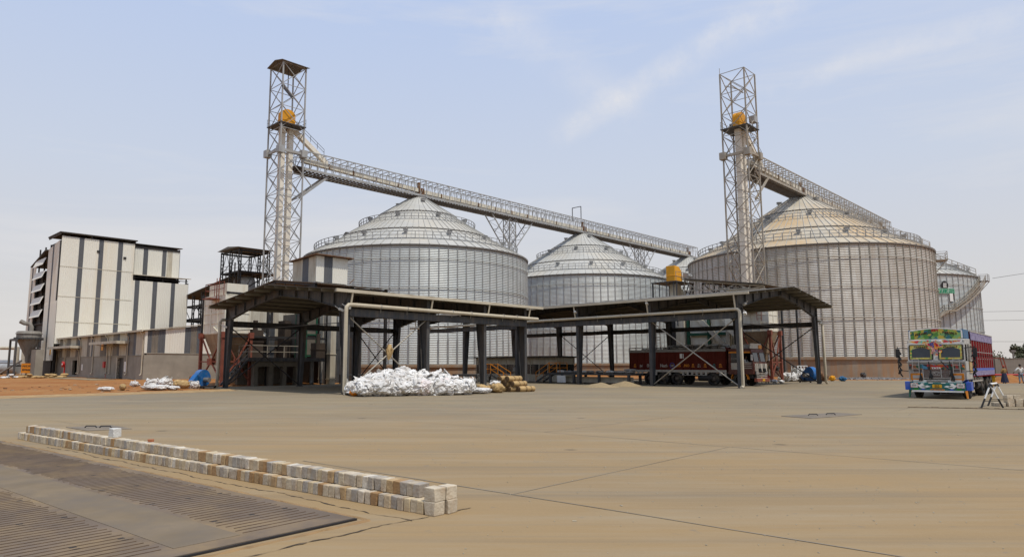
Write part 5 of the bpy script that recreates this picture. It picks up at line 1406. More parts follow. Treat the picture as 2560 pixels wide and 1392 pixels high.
for x in (0, 4.2, 8.4):
    b = MB(); zt = lambda y: 9.8 + (y - 2.6) * .149; zb_ = lambda y: 9.55 + (y - 2.6) * .05
    b.bar((x, 2.8, zt(2.8)), (x, 11.8, zt(11.8)), .1, .12); b.bar((x, 2.8, zb_(2.8)), (x, 11.8, zb_(11.8)), .1, .12)
    for k in range(7):
        y = 2.8 + k * 1.5
        b.bar((x, y, zb_(y)), (x, y, zt(y)), .08)
        if k < 6: b.bar((x, y, zb_(y)) if k % 2 else (x, y, zt(y)), (x, y + 1.5, zt(y + 1.5)) if k % 2 else (x, y + 1.5, zb_(y + 1.5)), .08)
    for y in (2.8, 11.8): b.box(x - .1, x + .1, y - .1, y + .1, 0, zb_(y))
    b.build('truss', M['galv_tan'] if x == 0 else M['steel_dark'], sd)
b = MB(); b.box(.2, .35, 2.9, 7.0, 9.2, 9.7); b.prism([(.4, 3.0, 8.7), (.4, 6.8, 9.0), (.4, 6.3, 9.9), (.4, 3.0, 9.65)], (1.6, 0, 0)); b.build('cream_hood', M['cream'], sd)
gc = empty('grain_cleaner', W(70.0, 31.5), GRID, 'dark green framed grain cleaner with cream panels and slanting spouts behind the red truck', 'machine')
b = MB()
for x in (0, 3.6):
    for y in (-1.2, 1.2, 3.6, 6.0): b.box(x - .13, x + .13, y - .13, y + .13, 0, 7.4)
for z in (2.6, 5.0, 7.3):
    for x in (0, 3.6): b.box(x - .12, x + .12, -1.2, 6.0, z - .14, z + .14)
b.box(1.5, 3.4, -1.2, .9, .5, 6.5)
b.build('frame', M['green'], gc)
b = MB(); b.box(.15, 3.4, 1.4, 3.4, 2.8, 7.1); b.box(.15, 3.4, 3.8, 5.8, 2.8, 7.1); b.build('panel', M['cream'], gc)
for a, c in (((-.3, 5.4, 7.5), (-.3, .8, 2.8)), ((-.5, 3.2, 8.2), (-.5, -1.0, 3.6)), ((-.4, 1.2, 8.0), (-.4, 1.2, 3.0))):
    b = MB(); b.bar(a, c, .42, .42); b.build('spout', M['cream_dusty'], gc)
b = MB(); b.prism([(-1.2, -1.8, 6.6), (-1.2, 1.2, 6.9), (-1.2, 1.2, 5.4), (-1.2, .2, 4.5), (-1.2, -1.8, 4.6)], (.6, 0, 0)); b.build('hood', M['cream'], gc)
b = MB(); b.box(.2, 1.6, 6.6, 8.6, 3.4, 7.6); b.build('dark_duct', M['steel_black'], gc)
b = MB(); b.box(-.4, .4, 6.3, 7.3, 0, 7.8); b.build('cream_leg', M['cream_dusty'], gc)
b = MB(); ladder(b, -.6, 9.2, 9.7, 0, 7.5); b.bar((-.6, 10.6, 0), (-.6, 9.9, 7), .12); b.build('ladder', M['rust_brown'], gc)

# ------------------------------------------------------------------ things on the canopy floor
cr = empty('control_cabin', W(55.2, 44.2), GRID, 'low control cabin with patterned panels above a band of dark windows', 'cabin')
b = MB(); b.box(0, 3, 0, 11.6, 0, .75); b.box(0, 3, 0, 11.6, 1.75, 2.45)
for k in range(11):
    y = k * 1.16; b.box(-.03, 0.03, y - .04, y + .04, 0, 2.45)
b.build('wall', M['cream_dusty'], cr)
b = MB(); b.box(.05, 2.95, .05, 11.55, .75, 1.75); b.build('window', M['glass_dark'], cr)
b = MB(); b.box(-.7, 3.4, -.6, 12.2, 2.46, 2.6); b.build('roof', M['roof_dark'], cr)
b = MB(); b.box(-.14, -.05, 4.4, 5.9, 1.0, 1.45); b.build('notice_board', M['galv'], cr)
def stair(name, org, rz, label, n=6, w=1.1, h=.95):
    t = empty(name, org, rz, label, 'stair', 'orange railed stairs under the canopies')
    b = MB(); L_ = n * .28
    for y in (0, w): b.bar((0, y, h), (L_, y, .05), .06, .16)
    for k in range(n): b.box(.1 + k * .28, .36 + k * .28, 0, w, h - .1 - k * h / n, h - .06 - k * h / n)
    b.build('flight', M['steel_dark'], t)
    b = MB()
    for y in (0, w):
        rail(b, [(0, y, h), (L_, y, .05)], .95, .05)
        b.bar((0, y, h), (0, y, h + 1.0), .06)
    rail(b, [(0, w, h), (-1.3, w, h), (-1.3, 0, h)], .95, .05); b.build('railing', M['orange'], t)
dk = empty('bag_dock', W(51.5, 42.3), R(-45), 'grey steel bag dock on short legs beside the red truck', 'dock', 'steel bag docks')
b = MB(); b.box(0, 9.2, 0, 2.0, .78, .96); b.build('deck', M['steel_dark'], dk)
for x in (.2, 3.0, 5.8, 8.9):
    for y in (.1, 1.9):
        b = MB(); b.box(x - .1, x + .1, y - .1, y + .1, 0, .8); b.build('leg', M['steel_dark'], dk)
b = MB(); b.box(1.2, 9.0, .6, .7, .1, .62); b.build('cream_skirt', M['cream_dusty'], dk)
b = MB(); b.box(1.1, 2.1, -.03, .0, .08, .72); b.build('white_panel', M['white'], dk)
stair('orange_stair', W(52.9, 42.4), R(135), 'orange railed stair at the bag dock near the control cabin', 6)
dk2 = empty('bag_dock', W(45.6, 46.0), R(135), 'short grey steel bag dock at the end of the white sack pile', 'dock', 'steel bag docks')
b = MB(); b.box(0, 3.4, -2, 0, .62, .82); b.build('deck', M['steel_dark'], dk2)
for x in (.15, 3.2):
    for y in (-.1, -1.9):
        b = MB(); b.box(x - .09, x + .09, y - .09, y + .09, 0, .65); b.build('leg', M['steel_dark'], dk2)
b = MB(); b.box(.9, 1.7, .01, .05, .1, .6); b.build('white_panel', M['white'], dk2)
stair('orange_stair', W(47.4, 46.0), R(-45), 'orange railed stair behind the end of the white sack pile', 6, 1.0, .82)
for k, (x, y, r, h) in enumerate(((9.2, 53.2, 1.35, .36), (11.7, 56.2, 1.3, .40))):
    b = MB()
    prof = [(r * (1 - t) + .001, h * (t ** .8) * (1 if t < .95 else 1)) for t in [0, .12, .3, .5, .7, .88, 1.0]]
    b.lathe(prof, 28)
    for i, v in enumerate(b.v):
        nn = noise.noise(Vector((v[0] * 2 + k * 9, v[1] * 2, 0))); b.v[i] = (v[0] * (1 + .12 * nn), v[1] * (1 + .1 * nn), v[2] * (1 + .15 * nn))
    b.build('grain_pile', M['grain'], fix=True, loc=(x, y, 0.0), label=('low cone of spilt grain on the floor nearer the bag dock', 'low cone of spilt grain on the floor nearer the red truck')[k], cat='grain pile', group='spilt grain cones')
# ------------------------------------------------------------------ painted lorries
def folk_paint(name, cols, sc=7.0):
    """bright hand-painted ornament: small cells of flat colours"""
    m = bpy.data.materials.new(name); m.use_nodes = True; nt = m.node_tree; N = nt.nodes; L = nt.links; bs = N['Principled BSDF']; bs.inputs['Roughness'].default_value = .4
    tc = N.new('ShaderNodeTexCoord'); nz_ = N.new('ShaderNodeTexNoise'); nz_.inputs['Scale'].default_value = 5; L.new(tc.outputs['Object'], nz_.inputs['Vector'])
    ad = N.new('ShaderNodeVectorMath'); ad.operation = 'MULTIPLY_ADD'; L.new(nz_.outputs['Color'], ad.inputs[0]); ad.inputs[1].default_value = (.3, .3, .3); L.new(tc.outputs['Object'], ad.inputs[2])
    vo = N.new('ShaderNodeTexVoronoi'); vo.inputs['Scale'].default_value = sc; L.new(ad.outputs[0], vo.inputs['Vector'])
    sp = N.new('ShaderNodeSeparateColor'); L.new(vo.outputs['Color'], sp.inputs[0])
    rp = N.new('ShaderNodeValToRGB'); rp.color_ramp.interpolation = 'CONSTANT'
    rp.color_ramp.elements[0].color = (*cols[0], 1); rp.color_ramp.elements[1].position = 1 / len(cols); rp.color_ramp.elements[1].color = (*cols[1], 1)
    for i in range(2, len(cols)): rp.color_ramp.elements.new(i / len(cols)).color = (*cols[i], 1)
    L.new(sp.outputs[0], rp.inputs[0]); L.new(rp.outputs[0], bs.inputs['Base Color'])
    return m
GR, YE, TE, RE, OR, WH, BL, DG = (.07, .22, .03), (.45, .34, .04), (.02, .14, .16), (.38, .025, .02), (.58, .20, .02), (.66, .66, .60), (.02, .07, .33), (.02, .10, .05)
M['paint_crown'] = folk_paint('green_yellow_ornament', [GR, YE, GR, DG, (.30, .40, .06), YE, (.18, .36, .12), TE, GR], 5.5)
M['paint_band'] = folk_paint('mixed_ornament', [TE, YE, (.25, .36, .2), WH, OR, (.12, .32, .25), (.45, .35, .1), RE], 8)
M['paint_glass'] = folk_paint('yellow_ornament', [YE, (.42, .36, .08), GR, YE, (.5, .46, .18), (.20, .30, .08), (.42, .28, .05)], 11)
M['paint_grille'] = folk_paint('grille_ornament', [OR, TE, (.3, .1, .03), DG, OR, DG, (.05, .2, .32), (.03, .02, .02), RE], 7)
M['teal'] = mat('teal_paint', (.015, .125, .115), .4, var=.2)
M['truck_blue'] = mat('bright_blue_paint', (.02, .085, .42), .4, var=.12, col2=DUST, amt=.2, sc2=3)
M['side_blue'] = mat('dull_blue_paint', (.02, .10, .20), .5, var=.15)
M['maroon'] = mat('crimson_body_paint', (.145, .005, .008), .85, spec=.04, var=.2, sc=1.5, col2=(.13, .012, .012), amt=.5, sc2=1.2, streak=True)
M['maroon_dull'] = mat('faded_maroon_paint', (.092, .016, .010), .8, spec=.1, var=.2, sc=1.2, col2=(.11, .03, .02), amt=.6, sc2=.8, streak=True)
M['grille_brown'] = mat('dark_brown_grille_paint', (.075, .022, .012), .5, var=.3, sc=4)
M['cab_white'] = mat('worn_white_cab_paint', (.40, .385, .35), .5, var=.2, sc=4, col2=(.28, .22, .16), amt=.5, sc2=2.5)
M['lavender'] = mat('lavender_paint', (.20, .165, .27), .8, spec=.08, var=.25, sc=4, col2=(.6, .55, .6), amt=.4, sc2=4)
M['brown_cab'] = mat('brown_cab_paint', (.095, .028, .018), .6, var=.15, col2=(.2, .12, .08), amt=.4, sc2=2)
M['plate_yellow'] = mat('number_plate_yellow', (.62, .34, .015), .5, var=.05)
M['ink'] = mat('dark_ink', (.05, .012, .01), .6)
M['cream_paint'] = mat('faded_white_paint', (.40, .365, .31), .5, var=.12, sc=3, col2=DUST, amt=.4, sc2=2)
M['flower'] = folk_paint('plastic_flowers', [(.75, .25, .03), (.6, .03, .04), (.75, .4, .35), (.8, .35, .05), (.15, .12, .35), (.7, .6, .4)], 9)
M['rim'] = mat('dusty_wheel_rim', (.12, .095, .075), .7, .2, var=.25, sc=5)

def wheel_mesh(r=.52, w=.30):
    b = MB()
    tyre = [(r * .58, -w / 2), (r * .9, -w / 2), (r * .985, -w * .36), (r, -w * .2), (r, w * .2), (r * .985, w * .36), (r * .9, w / 2), (r * .58, w / 2)]
    b.lathe(tyre, 36)
    for k in range(44):
        t = 2 * math.pi * k / 44; b.box(r - .012, r + .012, -w * .40, w * .40, -.012, .012, 0, Matrix.Rotation(t, 4, 'Z') @ Matrix.Rotation(R(90), 4, 'X'))
    return b
def rot_x_axis(mb):                                         # lathe axis z -> x
    mb.v = [(z, x, y) for x, y, z in mb.v]; return mb
_t = rot_x_axis(wheel_mesh()); tyre_me = _t.mesh('tyre', [M['rubber']])
_r = MB(); _r.lathe([(.31, -.12), (.30, -.02), (.17, .05), (.15, .13), (.06, .15), (.001, .15)], 28)
for k in range(8):
    t = 2 * math.pi * k / 8; _r.tube((.22 * math.cos(t), .22 * math.sin(t), .0), (.22 * math.cos(t), .22 * math.sin(t), .07), .025, 6)
rot_x_axis(_r); rim_me = _r.mesh('rim', [M['rim']])
def wheel(parent, x, y, r=.52):
    s = 1 if x > 0 else -1
    w = link('wheel', tyre_me, parent, (x, y, .52), (0, 0, 0 if s > 0 else math.pi))
    link('rim', rim_me, w); return w

def truck(loc, rz, label, kind):
    t = empty('lorry', loc, rz, label, 'lorry')
    A = kind == 'painted'
    Wd = 1.22; Ln = 11.4 if A else 11.6; cab_y = 2.15
    cabm = M['cab_white'] if A else M['brown_cab']
    # cab shell, front towards -y: front panel, screen opening, roof, back and sides with window openings
    zb, zs, zr_ = .95, 1.92, 2.78                           # panel bottom, screen bottom, roof edge
    b = MB()
    b.prism([(-Wd, .10, zb), (-Wd, .04, 1.55), (-Wd, .07, zs), (-Wd, .14, zs), (-Wd, .16, zb)], (2 * Wd, 0, 0))        # nose panel
    b.prism([(-Wd, .20, zr_ - .12), (-Wd, .30, zr_ + .18), (-Wd, cab_y, zr_ + .22), (-Wd, cab_y, zr_ + .12), (-Wd, .34, zr_ + .08), (-Wd, .27, zr_ - .12)], (2 * Wd, 0, 0))   # roof
    b.box(-Wd, Wd, cab_y - .06, cab_y, zb, zr_ + .2)
    for s in (-1, 1):
        xo, xi = s * Wd, s * (Wd - .06); x0_, x1_ = min(xo, xi), max(xo, xi)
        b.box(x0_, x1_, .12, cab_y, zb, 1.86)                                                                 # door lower
        b.box(x0_, x1_, 1.95, cab_y, 1.86, zr_ + .1); b.box(x0_, x1_, 1.02, 1.10, 1.86, zr_ + .1)
        b.box(x0_, x1_, .24, cab_y, zr_ - .10, zr_ + .15)
        b.prism([(x0_, .06, zs - .05), (x0_, .20, zr_ - .1), (x0_, .34, zr_ - .1), (x0_, .20, zs - .05)], (x1_ - x0_, 0, 0))   # screen pillar
    b.prism([(-.11, .05, zs - .04), (-.11, .21, zr_ - .1), (-.11, .27, zr_ - .1), (-.11, .11, zs - .04)], (.22, 0, 0))       # centre pillar
    b.build('cab', cabm, t, bevel=.025)
    def scr(u, z): return Vector((u, .075 + (z - zs) * .165, z))
    for s in (-1, 1):
        xa, xb = sorted((s * .14, s * (Wd - .10)))
        b = MB(); b.prism([scr(xa, zs + .03), scr(xb, zs + .03), scr(xb, zr_ - .10), scr(xa, zr_ - .10)], (0, .02, 0)); g = b.build('windscreen', M['glass_dark'], t)
        if A:
            b = MB(); o = Vector((0, -.012, 0)); n_ = 16
            arch = lambda f: zs + .42 + .20 * math.sin(math.pi * min(1, max(0, f))) ** .6
            for k in range(n_):
                f0, f1 = k / n_, (k + 1) / n_; u0, u1 = xa + (xb - xa) * f0, xa + (xb - xa) * f1
                b.face([scr(u0, arch(f0)) + o, scr(u1, arch(f1)) + o, scr(u1, zr_ - .11) + o, scr(u0, zr_ - .11) + o])
            for u0, u1, z0, z1 in ((xa, xb, zs + .03, zs + .12), (xa, xa + .09, zs + .1, zs + .5), (xb - .09, xb, zs + .1, zs + .5)):
                b.face([scr(u0, z0) + o, scr(u1, z0) + o, scr(u1, z1) + o, scr(u0, z1) + o])
            b.build('painted_border', M['paint_glass'], g, fix=False)
            b = MB(); s_ = MB(); scrawl(s_, 7, .62, .075, 50 + s, .25, .25, 0, .008)
            c_ = scr((xa + xb) / 2, zr_ - .20) + Vector((0, -.022, 0)); b.add([(v[0] + c_.x, c_.y - v[2] + v[1] * .165, v[1] + c_.z) for v in s_.v], s_.f); b.build('lettering', M['ink'], g)
        b = MB()
        for (u0, z0), (u1, z1) in (((xa, zs + .03), (xb, zs + .03)), ((xb, zs + .03), (xb, zr_ - .1)), ((xb, zr_ - .1), (xa, zr_ - .1)), ((xa, zr_ - .1), (xa, zs + .03))):
            b.bar(scr(u0, z0) + Vector((0, -.01, 0)), scr(u1, z1) + Vector((0, -.01, 0)), .03)
        b.build('gasket', M['rubber'], g)
        b = MB(); x_ = s * (Wd - .02); b.box(min(x_, x_ - s * .015), max(x_, x_ - s * .015), 1.12, 1.93, 1.9, zr_ - .12); b.build('rear_quarter_pane', M['glass_dark'], t)
        b = MB(); b.bar((s * Wd, 1.12, 2.2), (s * Wd, 1.93, 2.2), .025); b.bar((s * Wd, 1.0, 1.3), (s * (Wd + .03), 1.15, 1.3), .03); b.build('door_handle', M['chrome'], t)
        # steps, mudguard and mirrors
        b = MB(); b.lathe([(.66, -.17), (.70, -.17), (.70, .17), (.66, .17)], 20, a0=0, a1=math.pi, sm=False)
        b.v = [(z + s * 1.03, x + 1.3, y + .55) for x, y, z in b.v]; b.build('mudguard', M['truck_blue'] if A else M['orange'], t)
        b = MB(); bx_, by_ = s * (Wd + .42), .02
        b.bar((s * (Wd - .05), .2, 2.5), (bx_, by_, 2.55), .035); b.bar((s * (Wd - .05), .2, 1.35), (bx_, by_, 1.4), .035); b.bar((bx_, by_, 1.35), (bx_, by_, 2.6), .035)
        b.build('mirror_arm', M['steel_black'], t)
        b = MB(); b.box(bx_ - .09, bx_ + .09, by_ - .04, by_ + .05, 2.05, 2.5); b.build('mirror', M['steel_black'] if A else M['chrome'], t)
    # ornaments on the front
    crownz = zr_ + .22
    if A:
        b = MB(); n_ = 18; pts = []
        for k in range(n_ + 1):
            f = k / n_; x = -1.10 + 2.20 * f; pts.append((x, crownz + .40 + .12 * math.sin(math.pi * f)))
        b.prism([(-1.10, .42, crownz - .02)] + [(x, .42, z) for x, z in pts] + [(1.10, .42, crownz - .02)], (0, .09, 0)); cb = b.build('crown_board', M['paint_crown'], t)
        b = MB()
        for a_, c_ in zip(pts, pts[1:]): b.bar((a_[0], .44, a_[1]), (c_[0], .44, c_[1]), .05, .05)
        b.bar((-1.12, .44, crownz), (-1.12, .44, pts[0][1]), .06); b.bar((1.12, .44, crownz), (1.12, .44, pts[-1][1]), .06); b.build('trim', M['white'], cb)
        for cx_, w_, n2, h_, mm, sd, zz_, tilt in ((-.62, .55, 6, .11, 'ink', 3, .25, .17), (.62, .60, 7, .11, 'ink', 4, .27, -.15), (0, .30, 3, .14, 'red', 5, .42, 0)):
            s_ = MB(); scrawl(s_, n2, w_, h_, sd, .2, .24, 0, .012); b = MB()
            b.add([(v[0] + cx_, .418 - v[2], v[1] + v[0] * tilt + crownz + zz_) for v in s_.v], s_.f); b.build('lettering', M[mm], cb)
        b = MB(); b.box(-1.18, -1.0, .46, 2.2, crownz, crownz + .45); b.box(1.0, 1.18, .46, 2.2, crownz, crownz + .45); b.box(-1.1, 1.1, 2.1, 2.2, crownz, crownz + .4); b.build('roof_rack_side', M['side_blue'], t)
        for s in (-1, 1):
            xa, xb = sorted((s * .16, s * 1.12))
            b = MB(); b.prism([(xa, .235, zr_ - .09), (xb, .235, zr_ - .09), (xb, .285, zr_ + .10 if s * xb > 0 and abs(xb) > .5 else zr_ + .16), (xa, .285, zr_ + .16 if abs(xa) < .5 else zr_ + .10)], (0, -.015, 0)); bd_ = b.build('brow_panel', M['paint_band'], t)
            s_ = MB(); scrawl(s_, 7, .58, .085, 60 + s, .22, .24, 0, .01); b = MB(); b.add([(v[0] + s * .62, .236 - v[2] + (v[1] + .12) * .2, v[1] + zr_ + .045) for v in s_.v], s_.f); b.build('lettering', M['red'], bd_)
        b = MB(); b.tube((0, .235, zr_ + .06), (0, .25, zr_ + .06), .085, 16); b.build('medallion', M['paint_band'], t)
        rf = random.Random(9); b = MB()
        for k in range(60):
            u = rf.gauss(0, .13); z = zr_ + .02 - abs(rf.gauss(0, .20)) * (1.25 - abs(u) * 1.4); p = scr(u * 1.5, z) + Vector((0, -.07, 0)); r_ = rf.uniform(.04, .075)
            for q_ in range(5):
                a_ = q_ * 1.257 + k; b.face([p, p + Vector((math.cos(a_) * r_, -.04, math.sin(a_) * r_)), p + Vector((math.cos(a_ + .7) * r_ * 1.2, -.02, math.sin(a_ + .7) * r_ * 1.2)), p + Vector((math.cos(a_ + 1.3) * r_, -.04, math.sin(a_ + 1.3) * r_))])
        b.box(-.18, .18, .16, .19, zr_ - .35, zr_ + .04); b.build('flower_garland', M['flower'], t, fix=False)
    # nose: beading, grille bands, lamps
    y_ = .02
    if A:
        b = MB(); b.box(-Wd - .02, Wd + .02, -.05, .06, 1.80, 1.86); b.box(-Wd - .02, Wd + .02, -.03, .05, 1.72, 1.745); b.build('beading', M['chrome'], t)
        b = MB(); b.box(-1.18, 1.18, -.005, .05, 1.46, 1.71); b.build('badge_band', M['paint_grille'], t)
        text('TATA', .12, M['white'], t, (0, -.012, 1.51), (R(90), 0, 0), bold=.006, sx=1.3)
        b = MB(); b.box(-.30, .30, -.011, -.004, 1.585, 1.65); b.build('red_band', M['red'], t)
        b = MB(); b.box(-1.05, 1.05, -.01, .05, 1.02, 1.45); b.build('grille_back', M['grille_brown'], t)
        b = MB()
        for k in range(8): b.box(-.56 if k % 2 else -.56, .56, -.035, -.01, 1.06 + k * .048, 1.072 + k * .048)
        for x in (-.58, -.02 + .22, .58): b.box(x - .02, x + .02, -.04, -.01, 1.05, 1.45)
        for s in (-1, 1):
            for k in range(3): b.box(*(sorted((s * .62, s * 1.04))), -.035, -.01, 1.30 + k * .048, 1.312 + k * .048)
        b.box(-.6, .6, -.05, -.01, 1.0, 1.035)
        b.build('grille', M['chrome'], t)
        b = MB()
        ring = [(.20 * math.cos(2 * math.pi * k / 28), .085 * math.sin(2 * math.pi * k / 28)) for k in range(28)]
        for k in range(28): b.bar((ring[k][0], -.055, 1.25 + ring[k][1]), (ring[(k + 1) % 28][0], -.055, 1.25 + ring[(k + 1) % 28][1]), .02)
        for sx in (-1, 1): b.pipe([(sx * .035, -.055, 1.17), (sx * .035, -.055, 1.24), (sx * .08, -.055, 1.275), (sx * .15, -.055, 1.28)], .012, 6)
        b.build('emblem', M['chrome'], t)
        for s in (-1, 1):
            cx_ = s * .86
            b = MB(); b.box(cx_ - .27, cx_ + .27, -.04, .02, .90, 1.26); hl = b.build('headlight', M['orange'], t, bevel=.02)
            b = MB(); b.box(cx_ - .17, cx_ + .17, -.06, -.03, 1.0, 1.16); b.build('lens', M['chrome'], hl)
            b = MB()
            lo_ = [(cx_ - .30, 1.28), (cx_ + .30, 1.28), (cx_ + .30, .95), (cx_ + .2, .87), (cx_ - .2, .87), (cx_ - .30, .95)]
            for k in range(6): b.bar((lo_[k][0], -.065, lo_[k][1]), (lo_[(k + 1) % 6][0], -.065, lo_[(k + 1) % 6][1]), .03)
            b.build('guard', M['chrome'], hl)
            b = MB()
            for dx in (-.14, .14): b.bar((s * .86 + dx, -.085, 1.26), (s * .86 + dx, -.085, 1.95), .03)
            for z in (1.3, 1.48, 1.66, 1.84, 1.95): b.bar((s * .86 - .14, -.085, z), (s * .86 + .14, -.085, z), .025)
            b.build('front_ladder', M['chrome'], t)
        for x0_, x1_, z0, z1 in ((-.72, -.68, 1.86, 1.08), (-.30, -.24, 1.84, 1.2), (.22, .62, 1.88, 1.28), (.58, .68, 1.86, 1.08)):
            b = MB(); b.pipe([(x0_, -.06, z0), (x0_ * .5 + x1_ * .5, -.08, (z0 + z1) / 2), (x1_, -.09, z1 + .12)], .022, 6)
            for k in range(9):
                a_ = k * .7; b.bar((x1_, -.09, z1 + .14), (x1_ + .07 * math.cos(a_), -.1 + .05 * math.sin(a_), z1 - .12 - .04 * (k % 3)), .035, w2=.05)
            b.build('black_tassel', M['black'], t)
        b = MB(); b.box(-1.02, 1.02, -.06, .1, .80, .93); b.build('air_dam', M['white'], t)
        b = MB()
        for k in range(4): b.box(-.45, .45, -.075, -.055, .815 + k * .028, .826 + k * .028)
        b.build('lower_grille', M['steel_black'], t)
        b = MB(); b.box(-1.16, 1.16, -.16, .05, .40, .80); bp = b.build('bumper', M['teal'], t, bevel=.015)
        b = MB(); b.box(-1.08, 1.08, -.17, .03, .335, .415); b.build('bumper_bar', M['white'], bp)
        for s in (-1, 1):
            b = MB()
            fl = [(.28, .60), (.42, .56), (.60, .50), (.70, .52), (.78, .60), (.92, .74), (.74, .68), (.66, .77), (.52, .76), (.60, .70), (.52, .64), (.40, .66)]
            b.prism([(s * x, -.165, z) for x, z in fl], (0, -.012, 0)); b.build('white_flame', M['white'], bp)
            b = MB(); b.prism([(s * .46, -.176, .575), (s * .62, -.176, .575), (s * .68, -.176, .61), (s * .5, -.176, .62)], (0, -.006, 0)); b.build('green_fleck', M['green'], bp)
            b = MB(); b.box(*sorted((s * .82, s * 1.13)), -.172, -.158, .55, .77); pl = b.build('lamp_panel', M['white'], bp)
            b = MB()
            for k in range(10):
                f = k / 10; P_ = [(.82, .77), (1.13, .77), (1.13, .55), (.82, .55)]; i_ = int(f * 4); g_ = f * 4 - i_; a_ = P_[i_]; c_ = P_[(i_ + 1) % 4]
                b.bar((s * (a_[0] + (c_[0] - a_[0]) * g_), -.178, a_[1] + (c_[1] - a_[1]) * g_), (s * (a_[0] + (c_[0] - a_[0]) * min(1, g_ + .22)), -.178, a_[1] + (c_[1] - a_[1]) * min(1, g_ + .22)), .05, .01)
            b.build('red_dash', M['red'], pl)
            b = MB(); b.box(*sorted((s * .89, s * 1.07)), -.186, -.17, .61, .71); b.build('fog_lamp', M['chrome'], pl)
            b = MB(); b.box(*sorted((s * .80, s * 1.0)), -.17, -.158, .43, .52); b.build('green_block', mat_leaf, bp)
            b = MB(); b.prism([(s * .50, -.165, .425), (s * .70, -.165, .425), (s * .64, -.165, .50), (s * .56, -.165, .50)], (0, -.008, 0)); b.build('blue_block', M['truck_blue'], bp)
            b = MB(); b.box(*sorted((s * 1.165, s * 1.40)), -.08, .55, .42, .84); b.build('bumper_wing', M['truck_blue'], bp, bevel=.02)
            b = MB(); b.box(*sorted((s * .18, s * .36)), -.17, -.158, .765, .80); b.build('white_lamp', M['white'], bp)
            b = MB(); b.bar((s * 1.18, -.1, .42), (s * 1.22, -.12, .05), .10, w2=.18, h2=.05); b.build('hanging_tassel', M['green'] if s < 0 else M['orange'], bp)
        s_ = MB(); scrawl(s_, 9, .62, .07, 77, .2, .25, 0, .008); b = MB(); b.add([(v[0], -.165 - v[2], v[1] + .455) for v in s_.v], s_.f); b.build('lettering', M['orange'], bp)
        b = MB(); b.box(-.20, .20, -.19, -.165, .545, .705); npl = b.build('number_plate', M['plate_yellow'], bp)
        text('KA 33', .07, M['ink'], npl, (0, -.193, .665), (R(90), 0, 0), depth=.003, bold=.002)
        text('5540', .085, M['ink'], npl, (0, -.193, .59), (R(90), 0, 0), depth=.003, bold=.002, sx=1.25)
    else:
        b = MB(); b.box(-1.1, 1.1, -.02, .04, 1.2, 1.8); b.build('grille', M['cream_paint'], t)
        b = MB()
        for k in range(5): b.box(-1.0, 1.0, -.05, -.02, .62 + k * .13, .67 + k * .13)
        b.build('grille_bar', M['cream_paint'], t)
        b = MB(); b.box(-1.18, 1.18, -.16, .08, .36, .62); b.build('bumper', M['rust'], t)
        b = MB(); b.box(-.22, .22, -.19, -.16, .40, .56); b.build('number_plate', M['plate_yellow'], t)
        b = MB(); b.prism([(-1.1, .35, crownz), (1.1, .35, crownz), (.95, .35, crownz + .42), (-.95, .35, crownz + .42)], (0, .08, 0)); b.build('crown_board', M['cream_paint'], t)
        b = MB(); b.box(.45, 1.0, .30, .36, crownz + .02, crownz + .3); b.build('orange_board', M['orange'], t)
        for s in (-1, 1):
            b = MB(); b.box(*sorted((s * .62, s * 1.05)), -.07, .0, .95, 1.18); b.build('headlight', M['chrome'], t)
            for x in (.3, .55):
                b = MB(); b.pipe([(s * x, -.05, 1.9), (s * x, -.08, 1.4)], .02, 6); b.bar((s * x, -.08, 1.42), (s * x, -.1, 1.12), .08, w2=.16); b.build('black_tassel', M['black'], t)
        b = MB()
        for x in (-1.0, -.75): b.bar((x, -.08, .9), (x, -.08, 1.9), .03)
        for z in (1.0, 1.25, 1.5, 1.75): b.bar((-1.0, -.08, z), (-.75, -.08, z), .025)
        b.build('front_ladder', M['cream_paint'], t)
        for s in (-1, 1):
            b = MB(); b.box(*sorted((s * (Wd + .005), s * (Wd + .02))), .3, 2.1, zr_ - .14, zr_ - .02); b.build('side_band', M['orange'], t)
            b = MB(); b.box(*sorted((s * (Wd + .005), s * (Wd + .02))), 1.12, 1.93, 1.32, 1.85); b.build('side_panel', M['cream_paint'], t)
            b = MB()
            for z in (1.4, 1.55, 1.7, 1.83): b.box(*sorted((s * (Wd + .005), s * (Wd + .03))), .25, .85, z, z + .06)
            b.build('door_slat', M['cream_paint'], t)
    # chassis and wheels
    b = MB(); b.box(-.45, -.33, .3, Ln - .2, .72, .95); b.box(.33, .45, .3, Ln - .2, .72, .95)
    for y in (1.3, 4.0, 6.2, 8.5, Ln - .5): b.box(-.4, .4, y - .08, y + .08, .70, .92)
    b.box(-.9, .9, .4, 1.9, .62, .95); b.tube((-.95, 3.6, .62), (-.95, 4.9, .62), .28, 12); b.tube((.95, 4.2, .62), (.95, 5.2, .62), .24, 12)
    b.build('chassis', M['steel_black'], t)
    axles = [1.3, 6.2, 8.4, 9.9] if A else [1.3, 3.55, 6.9, 8.25, 9.6]
    for k, y in enumerate(axles):
        b = MB(); b.tube((-.9, y, .52), (.9, y, .52), .09, 8); b.build('axle', M['steel_black'], t)
        for s in (-1, 1):
            wheel(t, s * 1.04, y)
            if k >= len(axles) - 2: 
                w2 = link('wheel', tyre_me, t, (s * .70, y, .52)); 
    # load body
    y0, y1 = 2.35, Ln; zb0, zb1 = 1.18, (3.38 if A else 3.0)
    b = MB()
    b.box(-1.24, 1.24, y0, y1, zb0 - .12, zb0)
    b.box(-1.22, -1.17, y0, y1, zb0, zb1); b.box(1.17, 1.22, y0, y1, zb0, zb1); b.box(-1.22, 1.22, y0, y0 + .06, zb0, zb1 + (.0 if A else .12)); b.box(-1.22, 1.22, y1 - .06, y1, zb0, zb1)
    body = b.build('load_body', M['maroon'] if A else M['maroon_dull'], t)
